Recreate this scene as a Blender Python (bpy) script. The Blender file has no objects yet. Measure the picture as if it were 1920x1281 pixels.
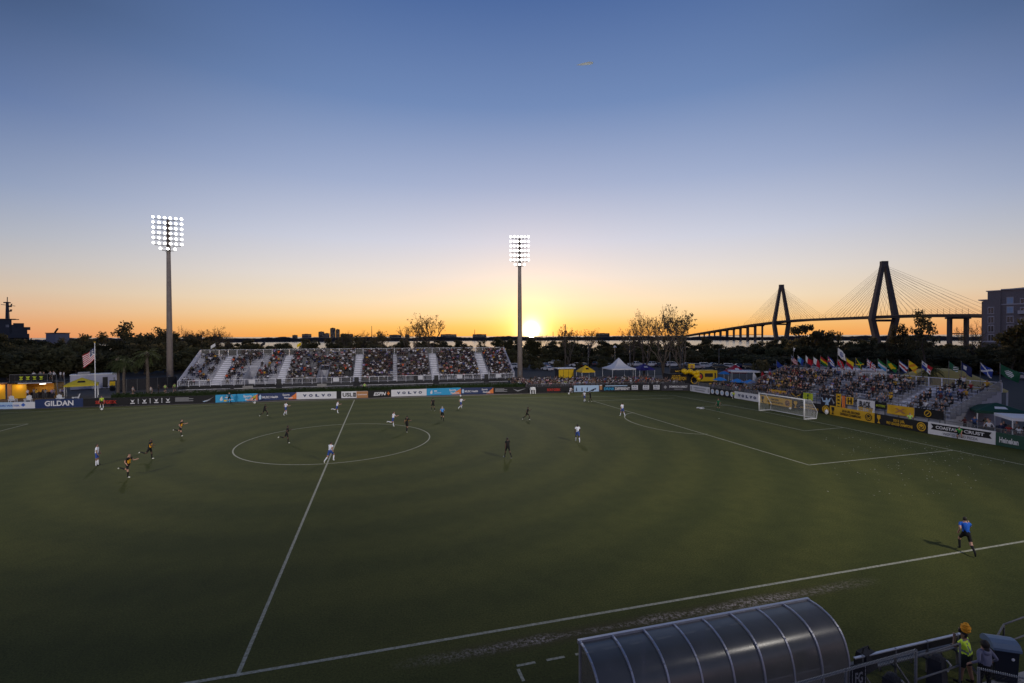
import bpy, bmesh, math, random
import numpy as np
from mathutils import Vector, Matrix
random.seed(7); RNG = np.random.default_rng(7)
scene = bpy.context.scene
COL = scene.collection
PI = math.pi

# ------------------------------------------------------------------ camera
FPX, YAW, PITCH, ROLL = 895.397, 0.265, -0.0116, -0.0036
CAM = Vector((4.4197, -51.0464, 10.4767))
_w = Vector((math.sin(YAW)*math.cos(PITCH), math.cos(YAW)*math.cos(PITCH), math.sin(PITCH)))
_r0 = Vector((math.cos(YAW), -math.sin(YAW), 0)); _u0 = _r0.cross(_w)
_r = _r0*math.cos(ROLL)+_u0*math.sin(ROLL); _u = _u0*math.cos(ROLL)-_r0*math.sin(ROLL)
cam = bpy.data.cameras.new('camera'); cam.sensor_width = 36; cam.lens = 36*FPX/1920
cam.clip_start = 0.2; cam.clip_end = 60000
camo = bpy.data.objects.new('camera', cam); COL.objects.link(camo)
camo.matrix_world = Matrix(((_r.x, _u.x, -_w.x, CAM.x), (_r.y, _u.y, -_w.y, CAM.y), (_r.z, _u.z, -_w.z, CAM.z), (0, 0, 0, 1)))
scene.camera = camo

# ------------------------------------------------------------------ sky, sun, exposure
SUN_AZ = YAW+math.atan((996-960)/FPX); SUN_EL = math.radians(0.7)
SUN_DIR = Vector((math.sin(SUN_AZ)*math.cos(SUN_EL), math.cos(SUN_AZ)*math.cos(SUN_EL), math.sin(SUN_EL)))
def lin(r, g, b): return tuple(((c/255)/12.92 if c/255 <= .04045 else ((c/255+.055)/1.055)**2.4) for c in (r, g, b))
world = bpy.data.worlds.new('World'); scene.world = world; world.use_nodes = True
nt = world.node_tree; nt.nodes.clear()
def wn(t, **k):
    n = nt.nodes.new(t)
    for a, b in k.items(): setattr(n, a, b)
    return n
def wm(op, a, b=None, c=None, clamp=False):
    n = wn('ShaderNodeMath', operation=op, use_clamp=clamp)
    for i, x in enumerate((a, b, c)):
        if x is None: continue
        if isinstance(x, (int, float)): n.inputs[i].default_value = x
        else: nt.links.new(x, n.inputs[i])
    return n.outputs[0]
def ramp(fac, stops):
    n = wn('ShaderNodeValToRGB'); e = n.color_ramp.elements
    n.color_ramp.interpolation = 'EASE' if False else 'LINEAR'
    while len(e) < len(stops): e.new(.5)
    for el, (p, c) in zip(e, stops): el.position = p; el.color = (*lin(*c), 1)
    nt.links.new(fac, n.inputs[0]); return n.outputs[0]
tc = wn('ShaderNodeTexCoord'); sp = wn('ShaderNodeSeparateXYZ'); nt.links.new(tc.outputs['Generated'], sp.inputs[0])
el = wm('MAXIMUM', sp.outputs[2], 0.0)
towards = [(0, (250, 172, 78)), (.02, (250, 192, 108)), (.042, (248, 211, 156)), (.072, (244, 222, 190)), (.12, (232, 222, 214)), (.19, (206, 209, 224)),
           (.297, (162, 176, 208)), (.43, (110, 137, 184)), (.575, (74, 104, 158)), (1, (44, 64, 106))]
aside = [(0, (228, 148, 108)), (.022, (226, 164, 122)), (.045, (220, 179, 147)), (.07, (210, 188, 168)), (.105, (192, 186, 184)), (.15, (170, 176, 190)),
         (.22, (136, 152, 184)), (.33, (90, 114, 160)), (.46, (53, 75, 114)), (1, (36, 52, 86))]
ca = ramp(el, towards); cb = ramp(el, aside)
hl = wm('SQRT', wm('ADD', wm('ADD', wm('MULTIPLY', sp.outputs[0], sp.outputs[0]), wm('MULTIPLY', sp.outputs[1], sp.outputs[1])), 1e-6))
hd = wm('DIVIDE', wm('ADD', wm('MULTIPLY', sp.outputs[0], math.sin(SUN_AZ)), wm('MULTIPLY', sp.outputs[1], math.cos(SUN_AZ))), hl)
mf = wm('DIVIDE', wm('SUBTRACT', hd, .56), .44, clamp=True)
mf = wm('MULTIPLY', wm('MULTIPLY', mf, mf), wm('SUBTRACT', 3.0, wm('MULTIPLY', mf, 2.0)))
mx = wn('ShaderNodeMixRGB'); nt.links.new(mf, mx.inputs[0]); nt.links.new(cb, mx.inputs[1]); nt.links.new(ca, mx.inputs[2])
cc = ramp(el, [(0, (150, 136, 150)), (.06, (176, 150, 160)), (.14, (160, 154, 176)), (.30, (104, 120, 156)), (.55, (64, 82, 122)), (1, (36, 56, 98))])   # dusk side of the sky
m3f = wm('DIVIDE', wm('ADD', hd, .35), .85, clamp=True); m3f = wm('MULTIPLY', wm('MULTIPLY', m3f, m3f), wm('SUBTRACT', 3.0, wm('MULTIPLY', m3f, 2.0)))
mx3 = wn('ShaderNodeMixRGB'); nt.links.new(m3f, mx3.inputs[0]); nt.links.new(cc, mx3.inputs[1]); nt.links.new(mx.outputs[0], mx3.inputs[2]); mx = mx3
dotn = wn('ShaderNodeVectorMath', operation='DOT_PRODUCT'); nt.links.new(tc.outputs['Generated'], dotn.inputs[0]); dotn.inputs[1].default_value = SUN_DIR
dp = wm('MAXIMUM', dotn.outputs['Value'], 0.0)
acc = mx.outputs[0]
for pw, st, col in ((20000, 14, (1, .82, .5)), (3500, 2.0, (1, .84, .46)), (600, .55, (1, .66, .22)), (110, .15, (1, .56, .16)), (26, .03, (1, .66, .28))):
    g = wm('MULTIPLY', wm('POWER', dp, pw), st)
    cm = wn('ShaderNodeMixRGB', blend_type='ADD'); nt.links.new(acc, cm.inputs[1]); cm.inputs[0].default_value = 1
    gm = wn('ShaderNodeMixRGB', blend_type='MULTIPLY'); gm.inputs[0].default_value = 1; gm.inputs[1].default_value = (*col, 1)
    cmb = wn('ShaderNodeCombineXYZ'); [nt.links.new(g, cmb.inputs[i]) for i in range(3)]
    nt.links.new(cmb.outputs[0], gm.inputs[2]); nt.links.new(gm.outputs[0], cm.inputs[2]); acc = cm.outputs[0]
sky = wn('ShaderNodeTexSky', sky_type='NISHITA', sun_disc=False, sun_elevation=math.radians(1.5), sun_rotation=SUN_AZ)
b1 = wn('ShaderNodeBackground'); b1.inputs[1].default_value = 0.97; nt.links.new(acc, b1.inputs[0])
b2 = wn('ShaderNodeBackground'); b2.inputs[1].default_value = 0.012; nt.links.new(sky.outputs[0], b2.inputs[0])
ad = wn('ShaderNodeAddShader'); nt.links.new(b1.outputs[0], ad.inputs[0]); nt.links.new(b2.outputs[0], ad.inputs[1])
wo = wn('ShaderNodeOutputWorld'); nt.links.new(ad.outputs[0], wo.inputs[0])
sl = bpy.data.lights.new('sun', 'SUN'); sl.energy = 1.6; sl.angle = math.radians(0.5); sl.color = (1, .64, .34)
so = bpy.data.objects.new('sun', sl); COL.objects.link(so)
so.rotation_euler = SUN_DIR.to_track_quat('Z', 'Y').to_euler()
vs = scene.view_settings; vs.view_transform = 'Standard'; vs.look = 'None'; vs.exposure = 0; vs.gamma = 1; vs.use_curve_mapping = False
scene.cycles.max_bounces = 5; scene.cycles.transparent_max_bounces = 12
scene.cycles.sample_clamp_indirect = 4

# ------------------------------------------------------------------ pixel of the 1920 x 1281 photograph -> point of the place
def ray(u, v): return _w+_r*((u-960)/FPX)-_u*((v-640.5)/FPX)
def G(u, v, z=0.0):
    d = ray(u, v); t = (z-CAM.z)/d.z; return CAM+d*t
def AY(u, v, y):
    d = ray(u, v); return CAM+d*((y-CAM.y)/d.y)
def AX(u, v, x):
    d = ray(u, v); return CAM+d*((x-CAM.x)/d.x)
def AD(u, v, dist):
    d = ray(u, v); return CAM+d*(dist/math.hypot(d.x, d.y))
def APL(u, v, p, n):
    d = ray(u, v); return CAM+d*((Vector(p)-CAM).dot(n)/d.dot(n))
def HT(u, v, p):
    d = ray(u, v); return CAM.z+d.z*math.hypot(p.x-CAM.x, p.y-CAM.y)/math.hypot(d.x, d.y)

# ------------------------------------------------------------------ materials
MATS = {}
def mat(name, col, rough=.7, metal=0., var=.12, scale=3., bump=0., spec=.4, emit=0., obj=False, alpha=1.):
    if name in MATS: return MATS[name]
    m = bpy.data.materials.new(name); m.use_nodes = True; t = m.node_tree; b = t.nodes['Principled BSDF']
    b.inputs['Roughness'].default_value = rough; b.inputs['Metallic'].default_value = metal
    b.inputs['Specular IOR Level'].default_value = spec; b.inputs['Alpha'].default_value = alpha
    c = tuple(col)+(1,)
    if emit:
        b.inputs['Emission Color'].default_value = c; b.inputs['Emission Strength'].default_value = emit
    if var or bump:
        co = t.nodes.new('ShaderNodeTexCoord'); n = t.nodes.new('ShaderNodeTexNoise'); n.inputs['Scale'].default_value = scale
        n.inputs['Detail'].default_value = 5; n.inputs['Roughness'].default_value = .65
        t.links.new(co.outputs['Object'], n.inputs['Vector'])
        mp = t.nodes.new('ShaderNodeMapRange'); mp.inputs['From Min'].default_value = .3; mp.inputs['From Max'].default_value = .7
        mp.inputs['To Min'].default_value = 1-var; mp.inputs['To Max'].default_value = 1+var
        t.links.new(n.outputs['Fac'], mp.inputs['Value'])
        mu = t.nodes.new('ShaderNodeMixRGB'); mu.blend_type = 'MULTIPLY'; mu.inputs[0].default_value = 1; mu.inputs[1].default_value = c
        t.links.new(mp.outputs[0], mu.inputs[2]); out = mu.outputs[0]
        if obj:
            oi = t.nodes.new('ShaderNodeObjectInfo'); m2 = t.nodes.new('ShaderNodeMapRange')
            m2.inputs['To Min'].default_value = 1-obj; m2.inputs['To Max'].default_value = 1+obj
            t.links.new(oi.outputs['Random'], m2.inputs['Value'])
            m3 = t.nodes.new('ShaderNodeMixRGB'); m3.blend_type = 'MULTIPLY'; m3.inputs[0].default_value = 1
            t.links.new(out, m3.inputs[1]); t.links.new(m2.outputs[0], m3.inputs[2]); out = m3.outputs[0]
        t.links.new(out, b.inputs['Base Color'])
        if bump:
            bp = t.nodes.new('ShaderNodeBump'); bp.inputs['Strength'].default_value = bump; bp.inputs['Distance'].default_value = .02
            t.links.new(n.outputs['Fac'], bp.inputs['Height']); t.links.new(bp.outputs[0], b.inputs['Normal'])
    else: b.inputs['Base Color'].default_value = c
    MATS[name] = m; return m
def C(name, rgb, **k): return mat(name, lin(*rgb), **k)
M_alu = mat('aluminium', (.62, .62, .66), .45, .6, .1, 4); M_galv = mat('galvanised steel', (.15, .15, .155), .6, .3, .15, 5)
M_white = mat('white paint', (.78, .78, .78), .5, 0, .05); M_black = mat('black paint', (.02, .02, .022), .5, 0, .1)
M_dark = mat('dark cloth', (.03, .03, .035), .9, 0, .2); M_navy = mat('navy print', (.012, .03, .11), .5, 0, .05)
M_yel = mat('yellow paint', (.78, .47, .03), .55, 0, .07); M_gold = mat('gold print', (.72, .42, .02), .5, 0, .04)
M_red = mat('red print', (.55, .03, .03), .5, 0, .05); M_cyan = mat('cyan print', (.02, .32, .60), .5, 0, .05)
M_orange = mat('orange print', (.75, .2, .04), .5, 0, .05); M_tan = mat('tan print', (.42, .2, .08), .6, 0, .05)
M_green = mat('dark green print', (.01, .06, .04), .5, 0, .05); M_blue = mat('blue print', (.03, .12, .5), .5, 0, .05)
M_lblue = mat('pale blue print', (.42, .58, .78), .5, 0, .06); M_grey = mat('grey print', (.3, .3, .32), .6, 0, .05)
M_conc = mat('concrete', (.3, .29, .28), .85, 0, .2, 2, .3); M_walk = mat('worn walkway', (.12, .105, .09), .9, 0, .3, 1.2, .3); M_asph = mat('asphalt', (.045, .042, .038), .9, 0, .25, 1.5, .3)
M_glass = mat('window glass', (.02, .025, .03), .1, 0, 0, spec=.8); M_chrome = mat('bright metal', (.7, .7, .7), .2, 1, 0)
M_wood = mat('dark timber', (.07, .05, .035), .8, 0, .3, 5, .4); M_bark = mat('bark', (.10, .08, .065), .9, 0, .3, 4, .6)
M_rub = mat('rubber', (.015, .015, .015), .8, 0, .1); M_skin = mat('skin light', (.5, .28, .2), .6, 0, .06)
M_hair = mat('dark hair', (.02, .015, .012), .6, 0, .2, 30); M_vest = mat('hi-vis yellow cloth', (.72, .98, .06), .8, 0, .1)
def leafmat(name, a, b, var=.35):
    m = mat(name, a, .75, 0, .35, 1.2, obj=var, spec=.2); t = m.node_tree; b = t.nodes['Principled BSDF']
    tr = t.nodes.new('ShaderNodeBsdfTranslucent'); mx = t.nodes.new('ShaderNodeMixShader'); mx.inputs[0].default_value = .42
    t.links.new(b.inputs['Base Color'].links[0].from_socket, tr.inputs[0]); t.links.new(b.outputs[0], mx.inputs[1]); t.links.new(tr.outputs[0], mx.inputs[2]); t.links.new(mx.outputs[0], t.nodes['Material Output'].inputs[0]); return m
M_leaf = leafmat('oak leaves', (.115, .105, .055), 0); M_leaf2 = leafmat('olive leaves', (.12, .115, .055), 0)
M_leaf3 = leafmat('new leaves', (.13, .11, .05), 0); M_palm = leafmat('palm fronds', (.06, .075, .03), 0)
M_hedge = leafmat('hedge leaves', (.03, .05, .016), 0, .1)

# ------------------------------------------------------------------ mesh builder
class MB:
    def __init__(s): s.v = []; s.f = []; s.m = []
    def add(s, vs, fs, m=0):
        o = len(s.v); s.v += [tuple(v) for v in vs]; s.f += [tuple(i+o for i in f) for f in fs]; s.m += [m]*len(fs); return s
    def box(s, c, d, m=0, rz=0, top=1.):
        x, y, z = (k/2 for k in d); cs, sn = math.cos(rz), math.sin(rz); vs = []
        for dz in (-1, 1):
            k = top if dz > 0 else 1.
            for a, b in ((-1, -1), (1, -1), (1, 1), (-1, 1)):
                px, py = a*x*k, b*y*k
                vs.append((c[0]+px*cs-py*sn, c[1]+px*sn+py*cs, c[2]+dz*z))
        return s.add(vs, [(3, 2, 1, 0), (4, 5, 6, 7), (0, 1, 5, 4), (1, 2, 6, 5), (2, 3, 7, 6), (3, 0, 4, 7)], m)
    def bx(s, x0, x1, y0, y1, z0, z1, m=0): return s.box(((x0+x1)/2, (y0+y1)/2, (z0+z1)/2), (abs(x1-x0), abs(y1-y0), abs(z1-z0)), m)
    def bar(s, a, b, w, h=None, m=0):
        a, b = Vector(a), Vector(b); h = h or w; d = (b-a).normalized()
        sd = d.cross(Vector((0, 0, 1)));
        if sd.length < 1e-4: sd = Vector((1, 0, 0))
        sd.normalize(); up = sd.cross(d); vs = []
        for p in (a, b):
            for i, j in ((-1, -1), (1, -1), (1, 1), (-1, 1)): vs.append(p+sd*(i*w/2)+up*(j*h/2))
        return s.add(vs, [(3, 2, 1, 0), (4, 5, 6, 7), (0, 1, 5, 4), (1, 2, 6, 5), (2, 3, 7, 6), (3, 0, 4, 7)], m)
    def tube(s, pts, r, n=6, m=0, cap=True):
        pts = [Vector(p) for p in pts]; k = len(pts); rs = r if isinstance(r, (list, tuple)) else [r]*k
        vs = []; up = None
        for i, p in enumerate(pts):
            d = (pts[min(i+1, k-1)]-pts[max(i-1, 0)]).normalized()
            if up is None:
                up = Vector((0, 0, 1)) if abs(d.z) < .9 else Vector((1, 0, 0))
            sd = d.cross(up).normalized(); up = sd.cross(d).normalized()
            for j in range(n):
                t = 2*PI*j/n; vs.append(p+(sd*math.cos(t)+up*math.sin(t))*rs[i])
        fs = [(i*n+j, i*n+(j+1) % n, (i+1)*n+(j+1) % n, (i+1)*n+j) for i in range(k-1) for j in range(n)]
        if cap: fs += [tuple(range(n))[::-1], tuple((k-1)*n+j for j in range(n))]
        return s.add(vs, fs, m)
    def lathe(s, prof, n=12, c=(0, 0, 0), m=0, ph=0.):
        vs = [(c[0]+r*math.cos(ph+2*PI*j/n), c[1]+r*math.sin(ph+2*PI*j/n), c[2]+z) for r, z in prof for j in range(n)]
        fs = [(i*n+j, i*n+(j+1) % n, (i+1)*n+(j+1) % n, (i+1)*n+j) for i in range(len(prof)-1) for j in range(n)]
        return s.add(vs, fs, m)
    def ball(s, c, r, n=8, m=0):
        r = r if isinstance(r, (tuple, list)) else (r, r, r); k = n//2; vs = []
        for i in range(k+1):
            a = PI*i/k
            for j in range(n): vs.append((c[0]+r[0]*math.sin(a)*math.cos(2*PI*j/n), c[1]+r[1]*math.sin(a)*math.sin(2*PI*j/n), c[2]+r[2]*math.cos(a)))
        return s.add(vs, [(i*n+j, i*n+(j+1) % n, (i+1)*n+(j+1) % n, (i+1)*n+j) for i in range(k) for j in range(n)], m)
    def prism(s, poly, y0, y1, m=0):     # polygon in x,z pushed along y
        n = len(poly); vs = [(x, y0, z) for x, z in poly]+[(x, y1, z) for x, z in poly]
        return s.add(vs, [tuple(range(n))[::-1], tuple(range(n, 2*n))]+[(i, (i+1) % n, n+(i+1) % n, n+i) for i in range(n)], m)
    def quad(s, a, b, c, d, m=0): return s.add([a, b, c, d], [(0, 1, 2, 3)], m)
    def mesh(s, name, mats, smooth=False):
        me = bpy.data.meshes.new(name); me.from_pydata(s.v, [], s.f)
        for x in (mats if isinstance(mats, (list, tuple)) else [mats]): me.materials.append(x)
        if len(me.materials) > 1: me.polygons.foreach_set('material_index', s.m)
        if smooth: me.polygons.foreach_set('use_smooth', [True]*len(me.polygons))
        me.update(); return me
    def build(s, name, mats, parent=None, smooth=False, **k):
        return link(name, s.mesh(name, mats, smooth), parent, **k)
def link(name, me, parent=None, loc=None, rz=None, scale=None):
    o = bpy.data.objects.new(name, me); COL.objects.link(o)
    if parent: o.parent = parent
    if loc is not None: o.location = loc
    if rz is not None: o.rotation_euler.z = rz
    if scale is not None: o.scale = scale if isinstance(scale, (tuple, list)) else (scale,)*3
    return o
def tag(o, label=None, cat=None, group=None, kind=None):
    for k, v in (('label', label), ('category', cat), ('group', group), ('kind', kind)):
        if v: o[k] = v
    return o
def thing(name, label, cat, loc=(0, 0, 0), rz=0, group=None):
    return tag(link(name, None, None, loc, rz), label, cat, group)
def dup(root, loc, rz=0, scale=1, label=None, group=None):
    r = root.copy(); COL.objects.link(r); r.location = loc; r.rotation_euler = (0, 0, rz); r.scale = scale if isinstance(scale, (tuple, list)) else (scale,)*3
    if label: r['label'] = label
    if group: r['group'] = group
    for ch in list(root.children):
        c = ch.copy(); COL.objects.link(c); c.parent = r
        for g in ch.children:
            d = g.copy(); COL.objects.link(d); d.parent = c
    return r
def struct(name, mb, mats, smooth=False): return tag(mb.build(name, mats, None, smooth), kind='structure')
_tx = {}
def text(s, x0, x1, z0, z1, m, parent, y=-.004, name='lettering', shear=0., bold=.03):
    key = (s, shear, bold)
    if key not in _tx:
        cu = bpy.data.curves.new('txt', 'FONT'); cu.body = s; cu.offset = bold; cu.shear = shear; cu.resolution_u = 3; cu.align_x = 'LEFT'; cu.space_line = .85
        ob = bpy.data.objects.new('txt', cu); me = bpy.data.meshes.new_from_object(ob); bpy.data.objects.remove(ob); _tx[key] = me
    src = _tx[key]; n = len(src.vertices); co = np.empty(n*3); src.vertices.foreach_get('co', co); co = co.reshape(-1, 3)
    mn, mx_ = co.min(0), co.max(0)
    X = x0+(co[:, 0]-mn[0])/(mx_[0]-mn[0])*(x1-x0); Z = z0+(co[:, 1]-mn[1])/(mx_[1]-mn[1])*(z1-z0)
    me = src.copy(); me.name = name; me.vertices.foreach_set('co', np.stack([X, np.full(n, y), Z], 1).ravel()); me.materials.clear(); me.materials.append(m); me.update()
    return link(name, me, parent)
def disc(mb, x, z, r, y=-.004, n=16, m=0): return mb.add([(x+r*math.cos(2*PI*i/n), y, z+r*math.sin(2*PI*i/n)) for i in range(n)], [tuple(range(n))], m)
def ordinal(n):
    w = ['first', 'second', 'third', 'fourth', 'fifth', 'sixth', 'seventh', 'eighth', 'ninth', 'tenth', 'eleventh', 'twelfth', 'thirteenth', 'fourteenth', 'fifteenth', 'sixteenth', 'seventeenth', 'eighteenth', 'nineteenth', 'twentieth']
    if n <= 20: return w[n-1]
    return f"{n}{'th' if 10 <= n % 100 <= 20 else {1: 'st', 2: 'nd', 3: 'rd'}.get(n % 10, 'th')}"
# ================================================================== the ground
def sheet(name, mats, mb): return struct(name, mb, mats)
gm = C('soil and scrub', (46, 46, 32), rough=.95, var=.35, scale=.05, bump=.2)
g = MB(); rings = [0, 60, 140, 250, 330, 380, 420, 45000]; zs = [-.03, -.03, -.03, -.05, -1.5, -5.6, -6.5, -6.5]; N = 64
vsx = [(20+r*math.cos(2*PI*j/N), r*math.sin(2*PI*j/N), z) for r, z in zip(rings, zs) for j in range(N)]
g.add(vsx, [(i*N+j, i*N+(j+1) % N, (i+1)*N+(j+1) % N, (i+1)*N+j) for i in range(len(rings)-1) for j in range(N)])
struct('ground', g, gm)
# river
wmx = bpy.data.materials.new('river water'); wmx.use_nodes = True; t = wmx.node_tree; b = t.nodes['Principled BSDF']
b.inputs['Base Color'].default_value = (.03, .035, .04, 1); b.inputs['Roughness'].default_value = .18; b.inputs['IOR'].default_value = 1.33; b.inputs['Specular IOR Level'].default_value = .8
co = t.nodes.new('ShaderNodeTexCoord'); n1 = t.nodes.new('ShaderNodeTexNoise'); n1.inputs['Scale'].default_value = .25; n1.inputs['Detail'].default_value = 6
t.links.new(co.outputs['Object'], n1.inputs['Vector']); bp = t.nodes.new('ShaderNodeBump'); bp.inputs['Strength'].default_value = .5; bp.inputs['Distance'].default_value = .6
t.links.new(n1.outputs['Fac'], bp.inputs['Height']); t.links.new(bp.outputs[0], b.inputs['Normal'])
w = MB(); w.quad((-45000, -45000, -5), (45000, -45000, -5), (45000, 45000, -5), (-45000, 45000, -5)); struct('river', w, wmx)

# pitch: mown turf with ring shaped mowing stripes, worn sand along the near touchline
pm = bpy.data.materials.new('mown turf'); pm.use_nodes = True; t = pm.node_tree; b = t.nodes['Principled BSDF']
b.inputs['Roughness'].default_value = .85; b.inputs['Specular IOR Level'].default_value = .15
def tn(ty, **k):
    n = t.nodes.new(ty)
    for a, v in k.items(): setattr(n, a, v)
    return n
def tm(op, a, b_=None, clamp=False):
    n = tn('ShaderNodeMath', operation=op, use_clamp=clamp)
    for i, x in enumerate((a, b_)):
        if x is None: continue
        if isinstance(x, (int, float)): n.inputs[i].default_value = x
        else: t.links.new(x, n.inputs[i])
    return n.outputs[0]
def tnoise(vec, sc, det=4, rough=.6):
    n = tn('ShaderNodeTexNoise'); n.inputs['Scale'].default_value = sc; n.inputs['Detail'].default_value = det; n.inputs['Roughness'].default_value = rough
    t.links.new(vec, n.inputs['Vector']); return n.outputs['Fac']
def tmix(f, a, c_, ty='MIX'):
    n = tn('ShaderNodeMixRGB', blend_type=ty)
    for i, x in enumerate((f, a, c_)):
        if isinstance(x, (int, float)): n.inputs[i].default_value = x
        elif isinstance(x, tuple): n.inputs[i].default_value = (*x, 1)
        else: t.links.new(x, n.inputs[i])
    return n.outputs[0]
def tmap(x, a, b_, c_, d): 
    n = tn('ShaderNodeMapRange'); t.links.new(x, n.inputs['Value'])
    for k, v in zip(('From Min', 'From Max', 'To Min', 'To Max'), (a, b_, c_, d)): n.inputs[k].default_value = v
    return n.outputs[0]
co = tn('ShaderNodeTexCoord').outputs['Object']; sx = tn('ShaderNodeSeparateXYZ'); t.links.new(co, sx.inputs[0]); X, Y = sx.outputs[0], sx.outputs[1]
big = tnoise(co, .06, 3); mid = tnoise(co, .9, 5); fine = tnoise(co, 14, 3)
rad = tm('SQRT', tm('ADD', tm('MULTIPLY', tm('SUBTRACT', X, 2), tm('SUBTRACT', X, 2)), tm('MULTIPLY', tm('MULTIPLY', Y, 1.05), tm('MULTIPLY', Y, 1.05))))
rad = tm('ADD', rad, tm('MULTIPLY', big, 2.2))
st = tmap(tm('SINE', tm('MULTIPLY', rad, 2*PI/4.6)), -.7, .7, 0, 1)
base = tmix(st, (.047, .056, .0140), (.059, .067, .0165))
base = tmix(1., base, tmix(tmap(big, .3, .7, 0, 1), (.92, .95, .92), (1.1, 1.05, 1.05)), 'MULTIPLY')
base = tmix(1., base, tmix(tmap(mid, .3, .7, 0, 1), (.87, .88, .85), (1.14, 1.12, 1.1)), 'MULTIPLY')
base = tmix(1., base, tmix(tmap(fine, .3, .7, 0, 1), (.62, .65, .6), (1.4, 1.35, 1.3)), 'MULTIPLY')
spk = tmap(tnoise(co, 2.6, 8, .8), .63, .70, 0, .5); base = tmix(spk, base, (.13, .12, .055))
base = tmix(1., base, tmix(tmap(tnoise(co, 55, 2), .3, .7, 0, 1), (.75, .77, .72), (1.35, 1.3, 1.25)), 'MULTIPLY')
# worn strip of sand just outside the near touchline
dy = tm('ABSOLUTE', tm('ADD', Y, 35.52))
wx = tmap(tnoise(co, .35, 2), .35, .65, .1, .55)
band = tmap(tm('ADD', dy, tm('MULTIPLY', wx, -.5)), -.25, .12, 1, 0)
xm = tm('MULTIPLY', tmap(X, 4.5, 8.5, 0, 1), tmap(X, 19, 25, 1, 0))
msk = tm('MULTIPLY', tm('MULTIPLY', band, xm), tmap(tnoise(co, 7, 6, .75), .46, .6, 0, 1), True)
base = tmix(tm('MULTIPLY', tm('MULTIPLY', tmap(dy, .15, .5, 1, 0), xm), .5), base, (.060, .042, .025))
base = tmix(msk, base, (.42, .36, .33))
t.links.new(base, b.inputs['Base Color'])
bp = tn('ShaderNodeBump'); bp.inputs['Strength'].default_value = .6; bp.inputs['Distance'].default_value = .03
t.links.new(tmix(.5, fine, mid), bp.inputs['Height']); t.links.new(bp.outputs[0], b.inputs['Normal'])
p = MB(); p.quad((-85, -46, 0), (64, -46, 0), (64, 37.2, 0), (-85, 37.2, 0)); struct('pitch', p, pm)

# painted markings: white lines worn through to the grass
lm = bpy.data.materials.new('line marking'); lm.use_nodes = True; t = lm.node_tree; b = t.nodes['Principled BSDF']; b.inputs['Roughness'].default_value = .9
co = tn('ShaderNodeTexCoord').outputs['Object']
t.links.new(tmix(tmap(tnoise(co, 9, 5, .7), .4, .62, 0, .65), (.40, .39, .31), (.11, .12, .05)), b.inputs['Base Color'])
def line(mb, pts, w, z):
    pts = [Vector((q[0], q[1], z)) for q in pts]
    for a, c in zip(pts, pts[1:]):
        d = (c-a).normalized(); s = Vector((-d.y, d.x, 0))*w/2; mb.quad(a-s, c-s, c+s, a+s)
L, W = 54.26, 34.63
def arc(cx, cy, r, a0, a1, n=72): return [(cx+r*math.cos(a0+(a1-a0)*i/n), cy+r*math.sin(a0+(a1-a0)*i/n)) for i in range(n+1)]
pn, pg, pf, pfg = G(1516.7, 872.1), G(1787.1, 844.4), G(1112, 752), G(1264, 746.5)
gn, gg = G(1508.3, 808), G(1581.7, 801.9); post_a, post_b = G(1507.8, 787), G(1423.3, 770.4)
gdir = (post_b-post_a).normalized(); 
ga_f = gn+(post_b-post_a).normalized()*18.3; ga_fg = gg+gdir*18.3
m = MB()
line(m, [(-72, -W), (62, -W)], .13, .004); line(m, [G(444.4, 1269.1), G(644.2, 796.4), G(664.6, 750)], .13, .005)
line(m, arc(0, 0, 9.15, 0, 2*PI, 96), .12, .006)
line(m, [G(0, 774.5), G(664, 750.3), G(1262, 741.5)], .10, .004)
line(m, [G(1262, 741.5), post_b, post_a, gg, pg, G(1920, 872), G(2100, 908)], .12, .0065)
line(m, [pfg, pf, pn, pg], .12, .0045); line(m, [ga_fg, ga_f, gn, gg], .12, .0052)
dc = (pf+pn)/2; spot = Vector((L-11, 1.2, 0)); Dn, Df = G(1327, 814.1), G(1189.5, 774)
dm = (Dn+Df)/2; nrm = Vector(((Df-Dn).y, -(Df-Dn).x, 0)).normalized(); nrm = nrm if nrm.x < 0 else -nrm; hw = (Df-Dn).length/2
line(m, [Dn+(Df-Dn)*(.5-.5*math.cos(PI*k/20))+nrm*4.1*math.sin(PI*k/20)**1.15 for k in range(21)], .12, .0058)
line(m, [G(52.7, 795), G(-60, 824)], .12, .0045); line(m, [G(52.7, 795), G(-60, 800)], .12, .0055)
for k in range(9):                                                  # dashed technical area beside the shelter
    a = G(968.8, 1248.8); x = a.x+k*1.0; line(m, [(x, a.y), (x+.62, a.y)], .1, .0045)
for k in range(3): a = G(968.8, 1248.8); line(m, [(a.x, a.y-.15-k*.95), (a.x+.02, a.y-.7-k*.95)], .1, .0055)
line(m, arc(60.5, -W, 1, PI/2, PI, 12), .1, .007); line(m, [(45.1, -.1), (45.35, .1)], .2, .004)
struct('pitch_markings', m, lm)

# walkways, car park
s = MB(); s.quad((-90, 36.9, .004), (66, 29.5, .004), (80, 60, .004), (-90, 72, .004)); struct('walkway', s, M_walk)
s = MB(); s.quad((64.01, -46, .002), (90, -46, .002), (86, 29, .002), (64.01, 28, .002)); struct('side_walkway', s, M_walk)
s = MB(); s.quad((-150, 73, .006), (80.5, 62, .006), (240, 62, .006), (200, 168, .006)); s.quad((-150, 73, .0065), (200, 168, .0065), (120, 185, .0065), (-170, 160, .0065)); struct('car_park', s, M_asph)
s = MB(); s.quad((90.02, -46, .005), (210, -46, .005), (240, 61.9, .005), (80.5, 61.9, .005)); struct('side_car_park', s, M_asph)
s = MB(); s.quad((7, -46, .006), (30, -46, .006), (30, -41.0, .006), (7, -41.0, .006)); struct('service_path', s, M_conc)

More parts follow.
